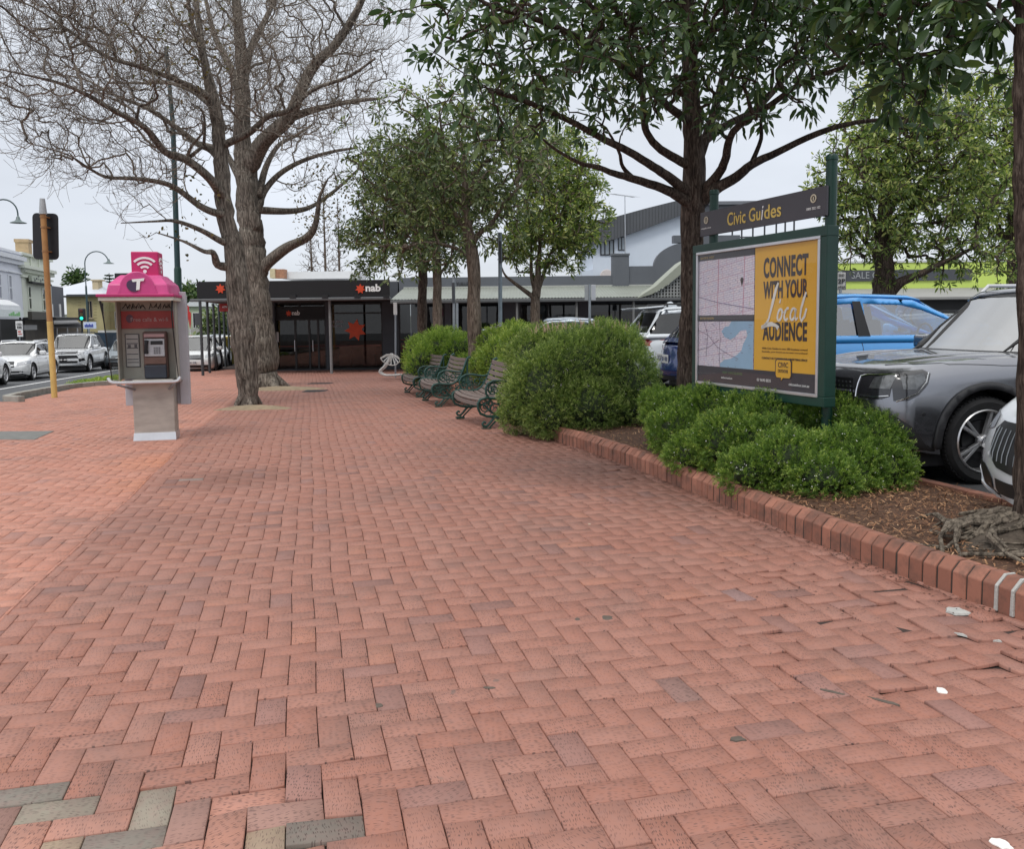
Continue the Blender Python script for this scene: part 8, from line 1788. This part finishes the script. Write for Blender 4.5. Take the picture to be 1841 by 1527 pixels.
for ch in suv.children:     # three-pointed hub emblems
    if ch.name.startswith('wheel') and 'arch' not in ch.name:
        sg = 1 if ch.location.y > 0 else -1; yo = sg * .235 * .44; mb = MB(); mb.lathe([(.030, yo + sg * .002), (.036, yo + sg * .002), (.036, yo - sg * .01), (.030, yo - sg * .01)], (0, 0, 0), 20, 'y')
        for k in range(3): a = R(90 + 120 * k); mb.tube([(0, yo, 0), (.032 * math.cos(a), yo, .032 * math.sin(a))], [.006, .002], 5)
        mb.build('hub_emblem', M_['chrome'], ch)
mb = MB(); c = Sc.b.ray_cast(Vector((8, 0, 1.5)), Vector((-1, 0, 0)))[0]; mb.box(c + Vector((-.09, 0, -.02)), (.06, .22, .08)); mb.build('interior_mirror', M_['black'], suv, bevel=.02)

# ---- white car nose at the right edge
wcol = paint('paint_white', (.66, .69, .72), 0, .25)
P = base_params(4.3, 1.80, 1.45, .93, (1.0, .25, -1.5, -2.0), wcol, glass=cglass, wr_=.33, xf=1.38, xr=-1.3, bulge=.22, corner=.2, gc=.14, top=[(-2.15, .85), (-1.9, .93), (0, .95), (.95, .97), (1.5, .95), (1.95, .87), (2.15, .78)], nose=[(0, .10), (.2, .03), (.35, .0), (.58, .02), (.74, .10), (.95, .3)])
tipc = Vector((3.33, 5.80, CPZ)); org = tipc - hd_ * 1.95 + lf_ * .74
bw, S, S0, Sc = car('parked_car', 'white parked car nose with a dark barred grille beside the right edge tree', (org.x, org.y, CPZ - .03), hang + .02, P, 'cars in the car park')
for sg in (1, -1):
    kg = patch(S, [(sg * p[0], p[1]) for p in [(.03, .46), (.04, .68), (.12, .73), (.48, .72), (.56, .66), (.52, .52), (.36, .44), (.08, .42)]], 'x+', .008, M_['black'], bw, 'grille', step=.04)
    for k in range(7): y = sg * (.09 + k * .066); strip(S, [(y, .48), (y, .68)], 'x+', .0035, .012, M_['galv'], kg, 'grille_bar')
    lm = patch(S, [(sg * p[0], p[1]) for p in [(.62, .66), (.64, .74), (.80, .77), (.82, .70), (.74, .63)]], 'x+', .007, lampg, bw, 'headlight', step=.04)
    patch(S, [(sg * p[0], p[1]) for p in [(.42, .20), (.44, .36), (.60, .42), (.84, .44), (.80, .30), (.68, .20)]], 'x+', .007, M_['black'], bw, 'air_intake', step=.05)
    strip(S, [(sg * .46, .21), (sg * .68, .21), (sg * .80, .30), (sg * .86, .46)], 'x+', .018, .012, wcol, bw, 'intake_blade')
    for (y, z) in ((.55, .50), (.74, .52)):
        q = S.b.ray_cast(Vector((8, sg * y, z)), Vector((-1, 0, 0)))[0]
        if q: mb = MB(); mb.lathe([(0, .004), (.013, .004), (.015, 0)], q, 10, 'x'); mb.build('parking_sensor', mat('sensor', (.5, .52, .54), .4), bw)
patch(S, [(-.36, .19), (.36, .19), (.38, .37), (-.38, .37)], 'x+', .006, M_['black'], bw, 'lower_grille', step=.06)

# ---- bright blue hatch behind them, facing right
bcol = paint('paint_blue', (.05, .34, .80), .15, .25)
P = base_params(4.1, 1.78, 1.60, 1.10, (1.42, .42, -1.15, -1.85), bcol, glass=glassmat2('clear_glass', (.84, .88, .88), .34), splits=[-.30], wr_=.33, xf=1.2, xr=-1.3, screenframe=bcol, wb=.90, trims=[[(-.38, 1.11), (-.23, 1.11), (-.30, 1.515), (-.40, 1.515)]], wr=.70, top=[(-2.05, 1.0), (-1.8, 1.07), (0, 1.08), (1.3, 1.07), (1.7, 1.0), (2.05, .85)], drv=-.36, lines=[[(-.34, 1.05), (-.34, .3)], [(.98, 1.05), (.85, .8), (.88, .3)]])
c = at(1548, 600, 9.75); c.z = CPZ + .03; fwd = Vector((.995, .10, 0)); bc_, S, S0, Sc = car('parked_hatchback', 'bright blue parked hatchback behind the sign board, seen through its clear side windows', (c.x + .32, 9.75 + .95, c.z), math.atan2(fwd.y, fwd.x), P, 'cars in the car park')
for s in ():
    xs = P['cab']; patch(Sc, [(xs[3] + .05, 1.16), (xs[3] - .0, 1.10), (xs[2] - .03, 1.545), (-.4, 1.60), (.42, 1.575), (xs[0] + .0, 1.10), (xs[0] - .07, 1.10), (.38, 1.535), (-.4, 1.56), (xs[2] + .02, 1.50)], s, .016, bcol, bc_, 'roof_edge', step=.06)

# ---- white SUV and navy hatch seen from behind, between the shrub and the tree
wcol2 = paint('paint_white_cool', (.62, .66, .70), 0, .25)
P = base_params(4.45, 1.80, 1.66, 1.05, (1.2, .45, -1.75, -2.20), wcol2, railh=.05, glass=cglass_d, rails=M_['black'], splits=[-.45, -1.3], wr_=.34, arch=.05, wr=.66)
wv = car('parked_suv', 'white parked SUV with black roof rails and a rear spoiler above the tall shrub', (4.55, 17.7, CPZ), math.atan2(.17, .985), P, 'cars in the car park'); S = wv[1]; Sc = wv[3]; wv = wv[0]
for sg in (1, -1): patch(S, [(sg * .55, .86), (sg * .86, .84), (sg * .88, .95), (sg * .6, .98)], 'x-', .008, lampr, wv, 'tail_light', step=.06)
mb = MB(); mb.prism([(-2.16, 1.56), (-1.6, 1.60), (-1.6, 1.635), (-2.2, 1.585)], -.56, .56); mb.build('spoiler', wcol2, wv, bevel=.01); mb = MB(); mb.prism([(-1.35, 1.62), (-1.15, 1.615), (-1.3, 1.72), (-1.38, 1.70)], -.02, .02); mb.build('aerial_fin', wcol2, wv, bevel=.008)
mb = MB()
for x in (.0, -.9): mb.box((x, 0, 1.69), (.08, 1.2, .03))
mb.build('roof_bar', M_['black'], wv, bevel=.01)
ncol = paint('paint_navy', (.012, .03, .13), .3, .25)
P = base_params(3.9, 1.72, 1.50, .98, (1.05, .4, -1.45, -1.90), ncol, glass=cglass_d, splits=[-.25], wr_=.31, tail=[(0, .12), (.3, .02), (.5, .0), (.62, .06), (.9, .10), (1.1, .16)], bulge=.16)
nv, S, S0, Sc = car('parked_hatchback', 'navy blue parked hatchback seen from behind, half hidden by the dark tree trunk', (4.75, 15.45, CPZ), math.atan2(.17, .985), P, 'cars in the car park')
for sg in (1, -1): patch(S, [(sg * .50, .76), (sg * .84, .74), (sg * .86, .90), (sg * .52, .93)], 'x-', .008, lampr, nv, 'tail_light', step=.06)
plate(S, nv, 'x-', .50, .66, .3, .15, txt='2QT'); plate(S, nv, 'x-', 0, .66, .3, .15)
mb = MB(); q = S.b.ray_cast(Vector((-8, .55, .84)), Vector((1, 0, 0)))[0]; mb.prism([(q.y - .02, .80), (q.y, .76), (q.y + .02, .80), (q.y + .01, .87), (q.y, .90), (q.y - .01, .87)], q.x - .012, q.x - .004, 'x'); mb.build('diamond_badge', M_['chrome'], nv)
patch(S, [(-.70, .25), (.70, .25), (.74, .38), (-.74, .38)], 'x-', .008, M_['black'], nv, 'bumper_insert', step=.1)
# ---- silver car behind the shrub, more cars in the rows
scol = paint('paint_silver', (.46, .52, .60), .5, .28)
P = base_params(4.5, 1.78, 1.46, .92, (.95, .15, -1.05, -1.9), scol, glass=cglass, splits=[-.35])
sv = car('parked_sedan', 'silver-blue parked sedan whose curved roof shows above the shrubs left of the tall shrub', (1.05, 21.6, CPZ - .05), math.atan2(-.25, -.97) * 0 + math.pi - .10, P, 'cars in the car park')[0]
def copycar(src, lab, loc, hd, group):
    c = copy_tree(src); c['label'] = lab; c['group'] = group; c.location = loc; c.rotation_euler = (0, 0, hd); return c
copycar(sv, 'low parked sedan beside the hedge, only a sliver of its pale roof showing', (-1.0, 27.2, -.22), math.pi - .05, 'cars in the car park')
copycar(wv, 'far parked car glimpsed between the blue hatchback and the grey SUV', (11.5, 22.5, CPZ - .2), .1, 'cars in the car park')

# ---- traffic in the street
wst = paint('paint_white_warm', (.70, .71, .72), 0, .25)
def roadz(Y): return gz2(Y) - .125
def on_road(px_, py_): g = G(px_, py_, -.125); return g
dirn = Vector((.245, -1, 0)).normalized(); rh = math.atan2(dirn.y, dirn.x)      # oncoming traffic heads towards the camera
slope = Matrix.Identity(4)
def addfront(t, S, P, o):
    g, z = o['grille'], o['lampz']
    for sg in (1, -1):
        patch(S, [(sg * a, b) for a, b in o['lamp']], 'x+', .008, lampg, t, 'headlight', step=.06)
        if 'fog' in o: patch(S, [(sg * a, b) for a, b in o['fog']], 'x+', .008, M_['black'], t, 'fog_lamp', step=.06)
    gg = patch(S, g, 'x+', .008, M_['black'], t, 'grille', step=.07)
    if 'bars' in o:
        for z_ in o['bars']: strip(S, [(-abs(g[0][0]) * .9, z_), (abs(g[0][0]) * .9, z_)], 'x+', .010, .016, M_['alu'], gg, 'grille_bar')
    if 'intake' in o: patch(S, o['intake'], 'x+', .008, M_['black'], t, 'lower_grille', step=.08)
    if 'plate' in o: plate(S, t, 'x+', 0, o['plate'], dark=o.get('dark', False))
P = base_params(4.67, 1.81, 1.46, .96, (.95, .25, -1.75, -2.22), wst, glass=cglass_d, wglass=glassmat2('screen_mid', (.25, .28, .29), .22), railh=.02, rails=wst, splits=[-.32, -1.25], wr_=.33, gap=.045, lines=[[(.9, .9), (.85, .3)], [(-.3, .9), (-.3, .3)]], handles=[(-.15, .80), (-1.1, .80)])
g = on_road(58, 684); c_ = Vector((g.x, g.y, 0)) - dirn * 1.45 - Vector((-math.sin(rh), math.cos(rh), 0)) * .80; c_.z = roadz(c_.y)
wagon, S, S0, Sc = car('station_wagon', 'white station wagon waiting in the street left of the yellow signal post', c_, rh, P, 'cars in the street')
addfront(wagon, S, P, dict(grille=[(-.50, .56), (.50, .56), (.42, .76), (-.42, .76)], lamp=[(.56, .60), (.54, .72), (.84, .78), (.86, .66)], lampz=.7, intake=[(-.78, .28), (.78, .28), (.74, .42), (-.74, .42)], bars=[]))
for sg in (1, -1): strip(S, [(0, .345), (sg * .74, .345)], 'x+', .012, .014, M_['alu'], wagon, 'chrome_trim')
wagon.rotation_euler[1] = -.02 * 0
# double-cab ute
P = base_params(5.3, 1.91, 1.80, 1.14, (1.25, .55, -.75, -1.02), paint('paint_white_ute', (.72, .74, .76), 0, .25), glass=cglass_d, wglass=bpy.data.materials['screen_mid'], splits=[-.05], wr_=.40, gap=.06, arch=.045, gc=.30, wb=.92, wr=.74, bulge=.08,
    top=[(-2.65, 1.10), (-1.1, 1.12), (-1.0, 1.10), (1.15, 1.12), (1.5, 1.10), (2.3, 1.05), (2.65, .95)], nose=[(0, .2), (.35, .05), (.6, 0), (.9, .0), (1.02, .05), (1.2, .12)], spk=6, xf=1.7, xr=-1.6, lines=[[(1.15, 1.0), (1.1, .45)], [(.0, 1.05), (.0, .45)], [(-1.02, 1.05), (-1.02, .45)]], handles=[(.15, .98), (-.85, .98)])
g = on_road(160, 669); c_ = Vector((g.x, g.y, 0)) - dirn * 1.7 - Vector((-math.sin(rh), math.cos(rh), 0)) * .85; c_.z = roadz(c_.y)
ute, S, S0, Sc = car('pickup_truck', 'white double-cab pickup with a black roof rack right of the yellow signal post', c_, rh, P, 'cars in the street', 'pickup truck')
addfront(ute, S, P, dict(grille=[(-.62, .92), (.62, .92), (.60, 1.03), (-.60, 1.03)], lamp=[(.62, .86), (.62, 1.02), (.88, 1.03), (.90, .90)], lampz=.9, intake=[(-.66, .72), (.66, .72), (.60, .86), (-.60, .86)], fog=[(.66, .56), (.66, .70), (.86, .72), (.88, .60)], plate=.66, dark=True, bars=[.975]))
patch(S, [(-.6, .50), (.6, .50), (.62, .60), (-.62, .60)], 'x+', .008, M_['black'], ute, 'lower_grille', step=.08)
mb = MB(); q = S.b.ray_cast(Vector((8, 0, .95)), Vector((-1, 0, 0)))[0]; mb.lathe([(.05, .012), (.065, .012), (.065, .02), (.05, .02)], q, 20, 'x'); mb.tube([q + Vector((.018, -.045, .035)), q + Vector((.018, -.015, -.045)), q + Vector((.018, 0, .0)), q + Vector((.018, .015, -.045)), q + Vector((.018, .045, .035))], .006, 5); mb.build('badge', M_['chrome'], ute)
mb = MB()
for y in (-.62, .62): mb.tube([(.55, y, 1.86), (-.8, y, 1.86)], .025, 6)
for x in (.5, .15, -.2, -.55, -.8): mb.box((x, 0, 1.87), (.07, 1.3, .03))
mb.build('roof_rack', M_['black'], ute, smooth=False); mb = MB(); mb.prism([(-1.2, 1.12), (-1.25, 1.75), (-1.5, 1.72), (-2.55, 1.25), (-2.6, 1.12)], -.72, .72); mb.build('canopy', M_['charcoal'], ute, bevel=.05)
ute_g = 'cars in the street'
# grey car behind the ute, and the parked row right of the booth
gcol = paint('paint_greyblue', (.30, .34, .38), .5, .3)
P = base_params(4.5, 1.82, 1.55, .98, (1.0, .3, -1.6, -2.1), gcol, glass=cglass_d, wglass=bpy.data.materials['screen_mid'], splits=[-.35, -1.2], wr_=.34)
g = on_road(235, 664); gc_, S, S0, Sc = car('street_car', 'grey-blue car following the pickup, partly seen through the side glass of the phone booth', (g.x - .9, g.y + 2.0, roadz(g.y + 2)), rh, P, 'cars in the street')
addfront(gc_, S, P, dict(grille=[(-.52, .52), (.52, .52), (.48, .72), (-.48, .72)], lamp=[(.56, .66), (.56, .76), (.85, .80), (.87, .70)], lampz=.7, intake=[(-.7, .28), (.7, .28), (.64, .40), (-.64, .40)], plate=.46, bars=[.66, .6]))
P = base_params(4.5, 1.80, 1.62, 1.02, (1.05, .4, -1.7, -2.15), paint('paint_white_soft', (.68, .69, .69), 0, .25), glass=cglass_d, wglass=bpy.data.materials['screen_mid'], splits=[-.35, -1.2], wr_=.34, arch=.04)
g = on_road(352, 674); pk, S, S0, Sc = car('street_car', 'white parked SUV facing the camera between the phone booth and the bank veranda', (g.x - .30 - .45, g.y + 2.4, roadz(g.y + 2.3)), rh, P, 'cars in the street')
addfront(pk, S, P, dict(grille=[(-.45, .66), (.45, .66), (.40, .84), (-.40, .84)], lamp=[(.50, .72), (.50, .84), (.84, .90), (.86, .78)], lampz=.8, intake=[(-.7, .28), (.7, .28), (.64, .44), (-.64, .44)], plate=.54, bars=[.80, .75, .70]))
for k, (lab) in enumerate(('second white parked car, between the veranda posts behind the first', 'third pale parked car, farthest of the row beside the veranda')):
    y = pk.location.y + 6.6 * (k + 1); x = pk.location.x - .25 * 6.6 * (k + 1) - .05; copycar(pk, lab, (x, y, roadz(y)), rh, 'cars in the street')
# blue van tray far up the street and the silver car nose at the left edge
g = on_road(14, 690); copycar(wagon, 'white car cut by the left edge of the photo, ahead of the station wagon', (-17.25, 26.5, roadz(26.5)), rh + math.pi, 'cars in the street')
copycar(gc_, 'distant car far up the street just right of the phone booth', (-21.5, 62, roadz(60)), rh, 'cars in the street')
copycar(wagon, 'white car half hidden behind the yellow signal post, between the wagon and the pickup', (-25.2, 50, roadz(48)), rh, 'cars in the street')
